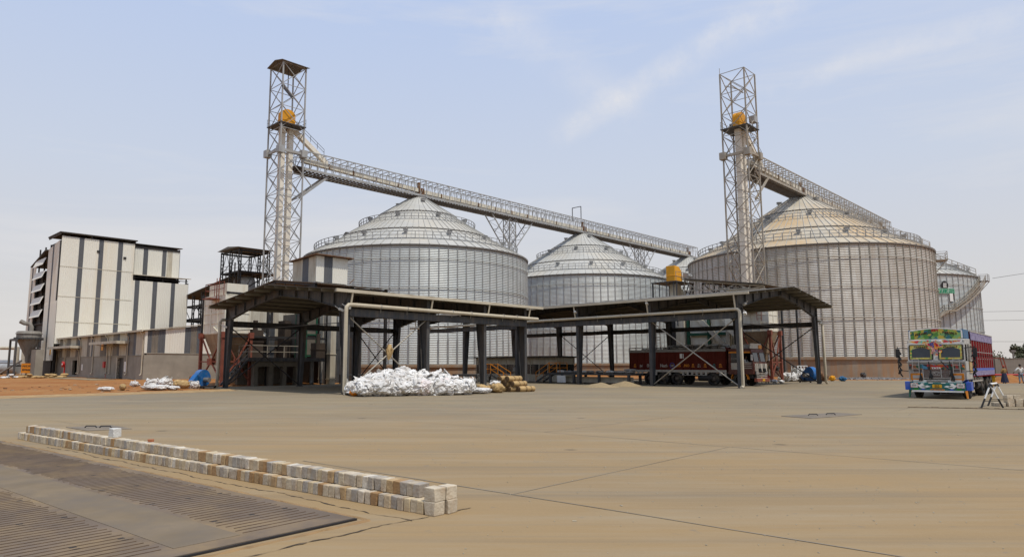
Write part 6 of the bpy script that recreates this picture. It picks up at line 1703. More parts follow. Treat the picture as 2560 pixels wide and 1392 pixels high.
    b = MB(); nrib = 9 if A else 12
    for s in (-1, 1):
        for k in range(nrib + 1):
            y = y0 + .1 + (y1 - y0 - .2) * k / nrib
            b = MB(); b.box(*sorted((s * 1.22, s * (1.236 if A else 1.265))), y - (.010 if A else .02), y + (.010 if A else .02), zb0 - .1, zb1)
            b.build('post', M['cream_paint'] if A else M['maroon_dull'], body)
    if A:
        for nm, mm, z0, z1 in (('top_band', 'lavender', zb1 - .42, zb1), ('bottom_band', 'lavender', zb0 - .06, zb0 + .20), ('blue_line', 'truck_blue', zb0 + .20, zb0 + .33)):
            b = MB()
            for s in (-1, 1): b.box(*sorted((s * 1.222, s * 1.245)), y0, y1, z0, z1)
            b.build(nm, M[mm], body)
        b = MB(); b.box(-1.26, 1.26, y0, y1, zb1, zb1 + .05); b.build('top_rail', M['cream_paint'], body)
        b = MB()
        for s in (-1, 1):
            b.bar((s * 1.3, y0, 2.35), (s * 1.3, y1, 2.35), .03)
            for k in range(8): y = y0 + .6 + k * 1.0; b.bar((s * 1.28, y, 2.0), (s * 1.28, y + .3, 2.0), .03)
        b.build('rope_bar', M['chrome'], body)
        b = MB(); b.box(-1.0, 1.0, y0 + .1, y0 + .9, zb1, zb1 + .08); b.build('tarpaulin', M['white'], body)
        for s in (-1, 1):
            b = MB(); x0_, x1_ = sorted((s * 1.24, s * 1.28)); 
            for a_, c_ in (((2.0, 2.2), (2.0, 3.0)), ((2.0, 3.0), (2.75, 3.0)), ((2.75, 3.0), (2.75, 2.2)), ((2.75, 2.2), (2.0, 2.2))): b.bar((s * 1.27, a_[0] - .8, a_[1] - .3), (s * 1.27, c_[0] - .8, c_[1] - .3), .05)
            b.build('window_frame', M['cream_paint'], t)
            b = MB(); b.box(*sorted((s * 1.24, s * 1.262)), 1.15, 1.98, 1.28, 1.85); b.build('door_picture', M['jute'], t)
            b = MB()
            for k in range(22): 
                a_ = k * 1.3; z = 1.2 + 1.3 * k / 22; b.bar((s * (Wd + .36), .06, z), (s * (Wd + .36) + .1 * math.cos(a_), .02 + .08 * math.sin(a_), z - .12), .045)
            b.build('mirror_tassel', M['black'], t)
            b = MB(); b.box(*sorted((s * 1.19, s * 1.24)), 1.9, 5.6, .82, .88)
            for y in (2.4, 3.2, 4.0, 4.8, 5.5): b.box(*sorted((s * 1.19, s * 1.23)), y - .05, y + .05, .55 if y < 3 else .8, 1.1)
            b.build('side_guard', M['cream_paint'], t)
            b = MB(); b.box(*sorted((s * .9, s * 1.24)), Ln - .1, Ln - .06, .4, 1.06); b.build('mud_flap', M['plate_yellow'], t)
    else:
        for nm, mm, z0, z1 in (('bottom_band', 'cream_paint', zb0 - .10, zb0 + .09), ('top_band', 'sack_grey', zb1 - .2, zb1 + .02)):
            b = MB()
            for s in (-1, 1): b.box(*sorted((s * 1.222, s * 1.275)), y0, y1, z0, z1)
            b.build(nm, M[mm], body)
        b = MB()
        for s in (-1, 1):
            for a_, c_ in ((2.4, 3.0), (4.1, 6.3), (7.45, 7.7), (8.8, 9.05), (10.2, 11.4)):
                b.box(*sorted((s * 1.2, s * 1.26)), a_, c_, .82, .86); 
                y = a_ + .05
                while y < c_: b.box(*sorted((s * 1.2, s * 1.255)), y - .09, y + .09, .82, 1.1); y += .42
        b.build('side_guard', M['cream_paint'], t)
        for s, ang in ((-1, -90),):
            for (w_, yy, sz, mm, sx) in (('Jai', 10.35, .30, 'cream_paint', 1), ('SHRI', 9.45, .38, 'cream_paint', .8), ('Nath', 8.05, .38, 'cream_paint', 1), ('107', 7.25, .26, 'cream_paint', 1), ('105', 6.65, .34, 'orange', .8), ('UNO', 5.95, .34, 'orange', .8)):
                text(w_, sz, M[mm], body, (s * 1.232, yy, 1.62), (R(90), 0, R(ang)), bold=.008, sx=sx)
            b = MB(); b.lathe([(.21, 0), (.24, 0), (.24, .02), (.21, .02)], 24, sm=False); b.v = [(s * 1.225 + s * z, y + 7.25, x + 1.64) for x, y, z in b.v]; b.build('ring_mark', M['truck_blue'], body)
            b = MB(); b.box(*sorted((s * 1.224, s * 1.235)), 6.15, 6.5, 2.25, 2.65); b.build('white_plate', M['white'], body)
            for yy, mm in ((5.3, 'orange'), (4.75, 'cream_paint'), (4.2, 'orange'), (3.4, 'teal'), (2.85, 'orange'), (11.0, 'orange')):
                b = MB()
                for k in range(3): b.box(*sorted((s * 1.224, s * 1.238)), yy - .14 + .03 * k, yy + .14 - .03 * k, 1.5 + .11 * k, 1.56 + .11 * k)
                b.build('painted_motif', M[mm], body)
        # rope rail and grain sacks heaped over the sides
        b = MB()
        for s in (-1, 1):
            b.bar((s * 1.2, y0, zb1 + .2), (s * 1.2, y1, zb1 + .2), .04)
            for k in range(14): y = y0 + (y1 - y0) * k / 13; b.bar((s * 1.2, y, zb1), (s * 1.2, y, zb1 + .2), .04)
        b.build('rope_bar', M['steel_black'], body)
    return t
mat_leaf = mat('leaf_green_paint', (.03, .22, .03), .45, var=.15)
th1 = R(-42.1)
fx, fy = math.sin(th1), math.cos(th1)
lor1 = truck((22.85, 34.75, 0), th1, 'gaudily painted lorry with flowers on the windscreen and crimson load body, facing the camera', 'painted')
lor2 = truck(W(55.75, 23.6), R(45), 'maroon lorry loaded with grain sacks parked under the long canopy', 'plain')
# ------------------------------------------------------------------ sacks
def crumple(seed, rx, ry, rz, material, sub=4, amp=.20, sharp=True, folds=5.0, flaps=0):
    """an emptied, crumpled woven sack bundle: folded, creased, faceted"""
    bm = bmesh.new(); bmesh.ops.create_icosphere(bm, subdivisions=sub, radius=1)
    off = Vector((seed * 13.7, seed * 5.1, seed * 2.3))
    for v in bm.verts:
        d = v.co.normalized(); w = noise.noise_vector(d * 1.2 + off) * .9
        n1 = noise.noise(d * 1.6 + off); n2 = 1 - 2 * abs(noise.noise(d * folds * .5 + w + off)); n3 = 1 - 2 * abs(noise.noise(d * folds * 1.25 + w * 2 + off * 2))
        n4 = noise.noise(d * folds * 3.2 + off * 3)
        k = 1 + amp * (1.1 * n1 + .75 * n2 + .5 * n3 + .18 * n4)
        v.co = Vector((d.x * rx * k, d.y * ry * k, d.z * rz * k))
    lo = min(v.co.z for v in bm.verts)
    for v in bm.verts:
        v.co.z -= lo
        if v.co.z < rz * .22: v.co.z *= .3
    if flaps:
        rf_ = random.Random(seed * 7 + 1)
        for k in range(flaps):
            d = Vector((rf_.gauss(0, 1), rf_.gauss(0, 1), rf_.gauss(.35, .7))).normalized(); base = Vector((d.x * rx, d.y * ry, d.z * rz - lo)) * .95
            t1 = d.orthogonal().normalized(); t1.rotate(Matrix.Rotation(rf_.uniform(0, 6.28), 3, d)); t2 = d.cross(t1)
            L_, w_ = rf_.uniform(.35, .8) * rx * 1.3, rf_.uniform(.14, .36) * rx * 1.3; prev_ = None
            for q_ in range(8):
                f_ = q_ / 7; c = base + t1 * (L_ * f_) + d * (L_ * (.75 * f_ - .55 * f_ * f_) + .02); ww = w_ * (1 - .65 * f_ * f_) * (1 + .35 * math.sin(f_ * 11 + k)); c = c + noise.noise_vector(c * 9 + off) * .05 * rx
                cur = [bm.verts.new(c - t2 * ww), bm.verts.new(c + d * ww * .55), bm.verts.new(c + t2 * ww)]
                if prev_:
                    for z_ in (0, 1): bm.faces.new((prev_[z_], prev_[z_ + 1], cur[z_ + 1], cur[z_]))
                prev_ = cur
    for v in bm.verts: v.co.z = max(0.0, v.co.z)
    me = bpy.data.meshes.new('sack'); bm.to_mesh(me); bm.free(); me.materials.append(material)
    if not sharp:
        for p in me.polygons: p.use_smooth = True
    return me
rs = random.Random(21)
whites = [crumple(s, .42, .34, .27, M['plastic_sack'], amp=.27, folds=4.2, flaps=12) for s in range(9)] + [crumple(20 + s, .40, .33, .27, M['sack_pink'], amp=.27, folds=4.2, flaps=12) for s in range(1)]
PA, PB = Vector((-6.85, 38.9, 0)), Vector((-1.35, 41.2, 0))            # long axis of the heap
pd = (PB - PA); PL = pd.length; pd.normalize(); pn = Vector((pd.y, -pd.x, 0))     # pn towards the camera
def heap_h(t, s):
    """height of the sack heap: t along 0..1, s across -1..1"""
    end = min(1, t / .16) ** .6 * min(1, (1 - t) / .10) ** .5
    return max(0, 0.92 * end * (1 - .14 * math.sin(t * 9 + 1)) * max(0, 1 - abs(s) ** 2.2))
placed = []
for row, s in enumerate((1.0, .82, .62, .40, .16, -.12, -.5)):
    n_ = 14
    for k in range(n_):
        t = (k + .5 + rs.uniform(-.35, .35)) / n_; ss = s + rs.uniform(-.07, .07)
        h = heap_h(t, ss); p = PA + pd * (PL * t) + pn * (ss * 1.75); z = max(0, h - .36)
        placed.append((p, z))
for p, z in placed:
    o = link('plastic_sack', rs.choice(whites), None, (p.x, p.y, z), (rs.uniform(-.8, .8) if z > .1 else 0, rs.uniform(-.8, .8) if z > .1 else 0, rs.uniform(0, 6.28)), 'crumpled empty white plastic sack in the big heap beneath the canopy edge', 'sack', 'heap of emptied white sacks')
    k = rs.uniform(.85, 1.3); o.scale = (k * rs.uniform(.9, 1.2), k, k * rs.uniform(.85, 1.15))
# core that the outer sacks lie on
for k in range(12):
    t = (k + .5) / 12; p = PA + pd * (PL * t); hh_ = heap_h(t, 0)
    o = link('plastic_sack', whites[k % 8], None, (p.x, p.y, 0), k, 'crumpled empty white plastic sack in the big heap beneath the canopy edge', 'sack', 'heap of emptied white sacks'); o.scale = (1.5, 2.6, max(.25, hh_ * .6 / .55))
rsk = crumple(51, .26, .2, .16, M['orange']); link('plastic_sack', rsk, None, (-6.75, 37.45, 0), 1, 'small orange red bag at the foot of the white sack heap', 'sack')
flat = [crumple(60 + s, .55, .38, .14, M['plastic_sack'], amp=.28) for s in range(4)]
for x, y, rz_, lb in ((-1.5, 39.3, .3, 'white sack lying flat at the foot of the heap'), (.1, 41.1, .8, 'white torn sack beside the jute rolls'), (-.3, 41.3, 2.2, 'pale sack slumped between the white heap and the jute rolls')):
    link('plastic_sack', flat[int(rz_ * 3) % 4], None, (x, y, 0), rz_, lb, 'sack')
for k, (x, y, s_) in enumerate(((.1, 42.3, .8), (.5, 42.6, .7), (.95, 42.7, 1.0), (1.1, 42.3, .9))):
    o = link('jute_sack', crumple(70 + k, .38, .34, .26, M['jute'], amp=.22, sharp=False), None, (x, y, 0), k, 'brown crumpled jute sack between the white heap and the jute rolls', 'sack', 'loose jute sacks beside the white heap'); o.scale = (s_, s_, s_)
o = link('plastic_sack', whites[2], None, (.95, 42.8, .3), 1.0, 'white sack on top of the brown ones beside the jute rolls', 'sack'); o.scale = (.8, .7, .6)
# rolled bundles of jute sacks
def jute_roll(seed, L=1.3, r=.19):
    b = MB(); n = 28; rr = random.Random(seed)
    prof = [(0.02, 0), (r * .5, -.02), (r * .86, .0), (r * .98, .05), (r * 1.03, .3), (r * 1.06, L * .34), (r * .93, L * .40), (r * .93, L * .43), (r * 1.06, L * .5), (r * 1.04, L * .66), (r * .92, L * .74), (r * 1.02, L * .82), (r * .98, L - .04), (r * .8, L), (.02, L)]
    b.lathe(prof, n)
    for i, v in enumerate(b.v):
        nn = noise.noise(Vector((v[0] * 5 + seed, v[1] * 5, v[2] * 3))); k = 1 + .07 * nn
        b.v[i] = (v[0] * k, v[1] * k * .92, v[2])
    b.v = [(z, x, y) for x, y, z in b.v]
    return b
rolls = []
for s in range(4):
    me = jute_roll(s).mesh('jute_roll', [M['jute']]); rolls.append(me)
M['jute_end'] = mat('folded_jute_edges', (.16, .10, .05), .95, var=.35, sc=14, bump=.6, bsc=40)
em = MB()
for k in range(5):
    r_ = .025 + k * .035; pts = [Vector((-.03 - .01 * k, r_ * math.cos(a), r_ * .9 * math.sin(a))) for a in [i * .5 + k for i in range(11)]]
    em.pipe(pts, .014, 5)
em.tube((-.005, 0, 0), (-.022, 0, 0), .178, 18)
end_me = em.mesh('folded_edge', [M['jute_end']])
tm = MB(); tm.lathe([(.19, -.025), (.202, 0), (.19, .025)], 24); tm.v = [(z, x, y * .93) for x, y, z in tm.v]; tie_me = tm.mesh('tie', [M['jute_end']])
roll_dir = R(43)
dv = Vector((math.cos(roll_dir), math.sin(roll_dir), 0)); nv = Vector((-dv.y, dv.x, 0))
base = Vector((2.05, 43.9, 0))
for k, (a, d, lev) in enumerate(((-.05, -.60, 0), (-.45, -.10, 0), (-.60, .40, 0), (-.7, .90, 0), (-.6, 1.4, 0), (-.35, -.30, 1), (-.55, .20, 1), (-.75, .68, 1), (-.6, 1.15, 1), (-.5, -.05, 2), (-.8, .45, 2))):
    p = base + dv * a + nv * d * .80 + Vector((0, 0, .185 + lev * .315))
    me = rolls[k % 4]; rz_ = roll_dir + rs.uniform(-.13, .13); p += dv * rs.uniform(-.12, .12)
    o = link('jute_roll', me, None, p, rz_, ('rolled jute sack bundle on the ground in the pyramid of rolls', 'rolled jute sack bundle in the second layer of the pyramid', 'rolled jute sack bundle on top of the pyramid of rolls')[lev], 'sack bundle', 'pyramid of rolled jute sacks')
    link('folded_edge', end_me, o, (-.01, 0, 0)); link('tie', tie_me, o, (.54, 0, 0)); link('tie', tie_me, o, (.96, 0, 0))
# grain sacks: filled pillow shapes
def pillow(seed, L=.85, Wd_=.5, H=.2):
    bm = bmesh.new(); bmesh.ops.create_grid(bm, x_segments=14, y_segments=9, size=1)
    top = list(bm.verts); mp = {}
    for v in top:
        x, y = v.co.x, v.co.y; f = (max(0, 1 - abs(x) ** 3.5)) ** .5 * (max(0, 1 - abs(y) ** 3)) ** .5; n = noise.noise(Vector((x * 1.7 + seed * 3, y * 1.7, 0))) * .22 + noise.noise(Vector((x * 5 + seed * 3, y * 5, 4))) * .06
        v.co = Vector((x * L / 2 * (1 - .06 * y * y), y * Wd_ / 2 * (1 - .08 * x * x), H * .5 + f * H * .5 * (1 + n)))
    geom = bmesh.ops.duplicate(bm, geom=bm.verts[:] + bm.edges[:] + bm.faces[:])['geom']
    for v in geom:
        if isinstance(v, bmesh.types.BMVert): v.co.z = max(0.0, H - v.co.z * 1.0)
    bmesh.ops.remove_doubles(bm, verts=bm.verts, dist=.004); bmesh.ops.recalc_face_normals(bm, faces=bm.faces)
    me = bpy.data.meshes.new('grain_sack'); bm.to_mesh(me); bm.free()
    for p in me.polygons: p.use_smooth = True
    return me
pil_g = [pillow(s) for s in range(5)]; [m_.materials.append(M['sack_grey']) for m_ in pil_g]
pil_w = [pillow(10 + s, .8, .5, .24) for s in range(4)]; [m_.materials.append(M['plastic_sack']) for m_ in pil_w]
pil_j = [pillow(30 + s, .95, .55, .30) for s in range(4)]; [m_.materials.append(M['jute']) for m_ in pil_j]
def local(root_loc, rz, x, y, z):
    c, s = math.cos(rz), math.sin(rz); return Vector((root_loc[0] + x * c - y * s, root_loc[1] + x * s + y * c, root_loc[2] + z))
l2o, l2r = W(55.75, 23.6), R(45)
y = 2.9; k = 0
while y < 10.6:
    for x in (-.75, .0, .72):
        lev = 2 if y < 8.4 else 1
        for q_ in range(lev):
            if q_ == 0 or rs.random() < .8:
                o = link('grain_sack', pil_g[k % 5], None, local(l2o, l2r, x + rs.uniform(-.1, .1), y + rs.uniform(-.1, .1), 3.0 + .02 + q_ * .2 - (0 if y < 8.4 else .12)), (rs.uniform(-.08, .08), rs.uniform(-.12, .12), l2r + rs.uniform(-.5, .5)), 'grey filled grain sack in the load heaped on the maroon lorry', 'sack', 'grain sacks loaded on the maroon lorry'); k += 1
    y += .62
b = MB(); b.box(-1.1, 1.1, 2.45, 11.3, 2.8, 3.0); b.build('load_cover', M['sack_grey'], lor2)
b = MB(); b.prism([(-.9, .5, 3.0), (.9, .5, 3.0), (.7, .5, 3.3), (-.7, .5, 3.35)], (0, 1.6, 0)); b.build('cab_top_sheet', M['sack_grey'], lor2, bevel=.06)
for k in range(20):
    q_ = 33.6 + .46 * (k % 18) + rs.uniform(-.1, .1)
    link('grain_sack', (pil_g + pil_w[:1])[k % 6], None, W(52.2 + rs.uniform(-.4, .5), q_ - .2, .965 + (.18 if k >= 18 else 0)), rs.uniform(0, 3), 'filled grain sack lying in the row on the steel bag dock', 'sack', 'grain sacks on the bag dock')
# white sacks, crate and rubbish near the bag filter by the dusty silo
for k in range(26):
    t = rs.random(); p = Vector((31.3 + 4.1 * t + rs.uniform(-.3, .3), 72.0 + rs.uniform(-.6, 1.1), 0)); z = rs.choice((0, 0, .25)) if k > 6 else 0
    o = link('plastic_sack', whites[k % 8], None, (p.x, p.y, terrain(p.x, p.y) * 0 + z), rs.uniform(0, 6), 'white plastic sack in the loose heap near the canopy rear column', 'sack', 'loose white sacks near the dusty silo'); s_ = rs.uniform(.75, 1.15); o.scale = (s_, s_, s_ * .9)
ct = empty('wire_crate', (33.6, 73.0, .25), .25, 'white wire cage crate standing in the loose white sacks', 'crate')
b = MB()
for x in (-.6, -.2, .2, .6):
    for y in (-.45, .45): b.bar((x, y, 0), (x, y, 1.35), .06)
for z in (.05, .45, .9, 1.35):
    for y in (-.45, .45): b.bar((-.6, y, z), (.6, y, z), .06)
    for x in (-.6, .6): b.bar((x, -.45, z), (x, .45, z), .06)
b.build('cage', M['white'], ct)
b = MB(); b.box(-.55, .55, -.40, .40, .03, 1.1); b.build('liner', M['plastic_sack'], ct, bevel=.05)
for nm, me_args, loc, lb, mm in (('plastic_sack', (81, .3, .26, .24), (37.3, 73.6, 0), 'yellow plastic bag beside the canopy rear downpipe', 'yellow'), ('cloth', (82, .45, .3, .2), (38.2, 73.2, 0), 'dark blue rag heap next to the yellow bag', 'side_blue'),
                                 ('cloth', (83, .45, .38, .34), (35.9, 72.6, 0), 'grey brown cloth bundle at the foot of the rear column', 'rust_brown'), ('cloth', (84, .5, .25, .3), (49.2, 89.2, 0), 'small dark heap of rags against the silo base', 'steel_dark')):
    link(nm, crumple(*me_args, M[mm], amp=.25), None, loc, 1.3, lb, 'bag' if 'bag' in lb else 'rags')
# scattered sacks on the red earth at the left
for k, (x, y, z, mm, s_, lb) in enumerate(((-23.0, 45.0, 0, 'w', 1.2, 'white sack lying alone on red earth, nearest the yard edge'), (-26.0, 55.0, 0, 'w', .9, 'small white sack on red earth farther back'), (-21.9, 48.4, 0, 'w', 1.1, 'white sack in the middle of the red earth'),
        (-20.4, 45.7, 0, 'w', 1.5, 'flat white sack at the front of the rubbish by the blower'), (-19.7, 45.6, 0, 'w', 1.6, 'wide flat white sack beside the jute bundle'), (-19.0, 45.9, 0, 'w', 1.2, 'white sack at the end of the rubbish by the blower'),
        (-20.9, 47.2, 0, 'p', 1.6, 'pale crumpled sack behind the flat white sacks'), (-20.2, 47.3, 0, 'p', 1.7, 'grey white crumpled sack next to the jute bundle'), (-18.7, 48.4, 0, 'p', 1.3, 'torn white sack behind the jute bundle'),
        (-19.4, 47.4, 0, 'j', 1.6, 'upright brown jute bundle among the white rubbish'), (-18.8, 47.0, 0, 'j', 1.5, 'leaning brown jute bundle nearest the blower'), (-24.9, 52.5, 0, 'p', 1.0, 'grey flattened sack on red earth'), (-22.2, 45.6, 0, 'j', 1.1, 'dusty brown sack flattened on red earth'))):
    x -= 1.2; src = {'w': flat, 'p': whites, 'j': [crumple(90, .26, .40, .28, M['jute'], amp=.15, sharp=False)]}[mm]; s_ *= .62
    o = link('jute_sack' if mm == 'j' else 'plastic_sack', src[k % len(src)], None, (x, y, terrain(x, y)), k * 1.1, lb, 'sack'); o.scale = (s_, s_, s_)
for k in range(34):
    t = k / 33; x = -56.8 + rs.uniform(-3.2, .5) + 0; y = 84 + 9 * t + rs.uniform(-.6, .6); p_ = Vector((-61.5 + 12.0 * rs.random(), 0, 0))
    u = rs.random(); x = -60.2 + 6.5 * u; y = 86.5 + 1.3 * rs.random() + 3.2 * u
    jute = u > .33
    z = terrain(x, y) + rs.choice((0, 0, .27))
    link('jute_sack' if jute else 'plastic_sack', (pil_j if jute else pil_w)[k % 4], None, (x, y, z), (rs.uniform(-.2, .2), rs.uniform(-.2, .2), rs.uniform(0, 3.1)), 'filled brown jute sack in the long heap before the hopper' if jute else 'filled white sack in the long heap before the hopper', 'sack', 'heap of sacks before the hopper')
tr = MB(); rt = random.Random(77)
for _ in range(300):
    if rt.random() < .7: x, y = rt.uniform(-34, -17), rt.uniform(42, 62)
    else: x, y = rt.uniform(36, 52), rt.uniform(76, 90)
    p, q = (x + y) * S2, (y - x) * S2
    if inside(p, q) and edge_dist(p, q) > .6: continue
    r_ = rt.uniform(.03, .14); r_ *= .55; tr.box(-r_ * 1.7, r_ * 1.7, -r_, r_, 0, r_ * rt.uniform(.3, 1.1), 0 if rt.random() < .6 else 1, Matrix.Translation((x, y, max(0, terrain(x, y)) - .01)) @ Matrix.Rotation(rt.uniform(0, 6), 4, 'Z') @ Matrix.Rotation(rt.uniform(-.4, .4), 4, 'X'))
tr.build('rubble', [M['rust_brown'], M['hopper_tan']], fix=False, label='scattered clods and scraps on the bare red earth', cat='rubble', kind='stuff')
gv = MB(); 
for _ in range(900):
    a, r_ = rt.uniform(0, 6.28), math.sqrt(rt.random()); x, y = 46.3 + 5.2 * r_ * math.cos(a), 82.4 + 2.2 * r_ * math.sin(a)
    z = .16 * (1 - r_ ** 2); s_ = rt.uniform(.05, .13)
    gv.box(-s_, s_, -s_, s_, z - s_, z + s_ * .8, 0, Matrix.Translation((x, y, 0)) @ Matrix.Rotation(rt.uniform(0, 6), 4, (.4, .3, .8)))
M['gravel'] = mat('grey_gravel', (.19, .18, .17), .95, var=.3, sc=3)
gv.build('gravel', M['gravel'], fix=False, label='low spread of grey gravel before the dusty silo base', cat='gravel', kind='stuff')

# ------------------------------------------------------------------ fire hose reels and shrub at the annex
def hose_reel(x, y, label, box=False):
    t = empty('hose_reel', (x, y, terrain(x, y)), R(45), label, 'hose reel', 'red fire hose posts')
    b = MB(); b.bar((0, 0, 0), (0, 0, 1.95), .14); b.build('post', M['red'], t)
    b = MB()
    if box: b.box(-.25, .05, .05, .75, 1.3, 2.05)
    else: b.v = []; b.lathe([(.12, -.1), (.42, -.1), (.42, -.07), (.3, -.05), (.3, .05), (.42, .07), (.42, .1), (.12, .1)], 24); b.v = [(z - .2, x_, y_ + 1.75) for x_, y_, z in b.v]
    b.build('cabinet' if box else 'reel', M['red'], t)
    if not box:
        b = MB(); b.tube((-.34, 0, 1.75), (-.29, 0, 1.75), .12, 12); b.build('hub', M['white'], t)
hose_reel(-56.9, 95.0, 'red hose reel on a post near the far annex door')
hose_reel(-46.8, 86.9, 'red hose cabinet on a post between the annex doors', True)
hose_reel(-44.3, 86.6, 'red hose reel beside the nearer annex door with the shrub')
ru = empty('loading_ramp', (-45.1, 86.4, terrain(-45.1, 86.4)), R(45), 'small red steel ramp leaning below the nearer annex door', 'ramp')
b = MB()
for y in (-.3, .3): b.bar((0, y - .8, 0), (0, y + .9, 1.25), .12, .16)
for k in range(4): b.bar((-.1 + 0, -.9 + .4 * k, .25 + .3 * k), (.6, -.9 + .4 * k, .25 + .3 * k), .1)
b.build('stringer', M['rust'], ru)

# ------------------------------------------------------------------ plants
def leaf_mat(name, col, v=.3):
    return mat(name, col, .7, var=v, sc=.8, rnd=.15, col2=(col[0] * 1.7, col[1] * 1.45, col[2] * 1.5), amt=.6, sc2=.9)
M['leaf'] = leaf_mat('dusty_green_leaves', (.125, .135, .08)); M['leaf_dark'] = leaf_mat('dark_green_leaves', (.10, .115, .068)); M['bark'] = mat('grey_brown_bark', (.13, .10, .07), .95, var=.3, sc=4)
def plant(name, loc, h, cr, label, cat, seed, leaves=900, ls=.16, mt='leaf', trunk=.4, group=None, flat_=.8, gap=.0):
    r_ = random.Random(seed); t = empty(name, loc, 0, label, cat, group)
    b = MB(); tips = []
    top = h * trunk
    b.pipe([(0, 0, -.1), (r_.uniform(-.05, .05) * h, r_.uniform(-.05, .05) * h, top * .6), (r_.uniform(-.07, .07) * h, 0, top)], [.035 * h, .026 * h, .02 * h], 8)
    nl = 11
    for k in range(nl):
        a = 2 * math.pi * k / nl + r_.uniform(-.3, .3); rr = cr * r_.uniform(.45, .95); zt = top + (h - top) * r_.uniform(.25, .9)
        p1 = Vector((math.cos(a) * rr * .45, math.sin(a) * rr * .45, top + (zt - top) * .55)); p2 = Vector((math.cos(a) * rr, math.sin(a) * rr, zt))
        b.pipe([(0, 0, top * .9), p1, p2], [.014 * h, .009 * h, .003 * h], 5); tips += [p2, p1.lerp(p2, .6)]
    tips.append(Vector((0, 0, h * .92)))
    b.build('trunk', M['bark'], t)
    b = MB()
    for k in range(leaves):
        c = r_.choice(tips); d = Vector((r_.gauss(0, 1), r_.gauss(0, 1), r_.gauss(0, flat_))).normalized() * cr * .34 * r_.random() ** .45
        p = c + d
        if p.z < top * .7: p.z = top * .7 + r_.random() * .3
        n = Vector((r_.gauss(0, 1), r_.gauss(0, 1), r_.gauss(0, 1))).normalized(); x = n.orthogonal().normalized() * ls * r_.uniform(.6, 1.4); y = n.cross(x).normalized() * ls * r_.uniform(.4, .8)
        b.face([p - x, p - y, p + x, p + y])
    b.build('crown', M[mt], t, fix=False)
    return t
plant('shrub', (-45.4, 87.0, terrain(-45.4, 87)), 1.9, .8, 'small leafy shrub at the nearer annex door', 'shrub', 4, 420, .10, trunk=.3)
plant('tree', (97.6, 122, 0), 4.9, 2.9, 'broad dusty green tree beyond the boundary wall at the frame edge', 'tree', 11, 5200, .28, 'leaf', .32)
plant('tree', (102.2, 126, 0), 5.8, 3.2, 'tall dusty green tree rising behind the broad tree', 'tree', 12, 5200, .30, 'leaf_dark', .34)
plant('tree', (95.6, 121, 0), 3.3, 1.3, 'lower bushy tree in front of the broad tree', 'tree', 13, 3000, .24, 'leaf_dark', .2)
plant('tree', (94.2, 127, 0), 4.7, 1.7, 'thin sparse young tree standing alone beyond the wall', 'tree', 14, 170, .20, 'leaf', .45)
for k in range(16):
    x = 84 + k * 3.6; plant('shrub', (x, 141 + rs.uniform(-3, 3), 0), rs.uniform(2.4, 3.3), 2.3, 'dry low shrub in the far hedge line beyond the wall', 'shrub', 100 + k, 620, .26, 'leaf', .15, 'shrubs beyond the boundary wall')
M['scrub'] = mat('dry_scrub', (.20, .16, .085), .95, var=.2, sc=.4)
b = MB()
for k in range(60):
    x0_ = 66 + k * 1.6; b.tube((x0_, 132 + rs.uniform(-2, 2), -.3), (x0_ + .6, 132, 1.4 + rs.uniform(0, 1.0)), .9, 7, r2=.25)
b.build('far_scrub', M['scrub'], fix=False, label='dry straw coloured scrub beyond the boundary wall', cat='scrub', kind='stuff')

# ------------------------------------------------------------------ right side: wall, mast, wires, frame, barrier, stone stacks
M['wall_grey'] = mat('grey_plastered_wall', (.20, .18, .15), .95, var=.1, col2=(.15, .13, .11), amt=.6, sc2=.3, streak=True)
bw = empty('boundary_wall', (64, 86, 0), R(4), 'long grey boundary wall with piers behind the standing people', 'wall')
b = MB(); b.box(-2, 60, 0, .25, -.2, 2.45); b.box(-2, 60, -.04, .29, 2.45, 2.53); b.build('panel', M['wall_grey'], bw)
for x in [0 + 4.2 * k for k in range(14)]:
    b = MB(); b.box(x - .2, x + .2, -.12, .0, -.2, 2.6); b.build('pier', M['wall_grey'], bw)
ms = empty('lamp_mast', (75.5, 98, 0), 0, 'short flood lamp mast behind the boundary wall', 'lamp post')
b = MB(); b.bar((0, 0, 0), (0, 0, 3.7), .16); b.build('pole', M['galv_dark'], ms)
b = MB(); b.box(-.32, .32, -.12, .12, 3.5, 3.8); b.build('lamp_head', M['galv_dark'], ms)
pf = empty('pipe_portal', (55.6, 76.0, .1), R(-20), 'rusty red pipe frame standing on the earth beside the wall', 'frame')
b = MB()
for y in (0, .9):
    b.bar((0, y, 0), (.0, y, 2.35), .09)
    b.bar((1.9, y, 0), (1.5, y, 2.35), .09); b.bar((0, y, 2.35), (1.5, y, 2.35), .09)
b.bar((1.5, 0, 2.35), (1.5, .9, 2.35), .08); b.bar((0, 0, 2.35), (0, .9, 2.35), .08)
b.build('frame', M['rust'], pf)
b = MB(); b.tube((-3, -.4, .55), (9, -.4, .55), .09, 8); b.build('red_pipe', M['red'], pf)
for k, (x, y, rx, ry, h) in enumerate(((55.5, 72.5, 2.6, 1.6, .75), (60.5, 74.5, 3.8, 1.8, .95), (66.5, 75, 3.6, 1.8, .6), (53.5, 70.2, 1.6, 1.0, .4))):
    b = MB(); b.lathe([(1 - t + .001, t ** .75) for t in (0, .1, .25, .45, .65, .85, 1)], 30)
    for i, v in enumerate(b.v):
        nn = noise.noise(Vector((v[0] * 2.2 + k * 5, v[1] * 2.2, v[2]))); b.v[i] = (v[0] * rx * (1 + .22 * nn), v[1] * ry * (1 + .22 * nn), v[2] * h * (1 + .4 * nn) - .05)
    b.build('earth_mound', M['dirt'], loc=(x, y, .0), label=('low mound of red earth behind the lorry tail', 'largest mound of red earth behind the standing people', 'flat mound of red earth at the frame edge', 'small mound of red earth nearest the lorry tail')[k], cat='mound', group='mounds of dug red earth')
wr = MB(); 
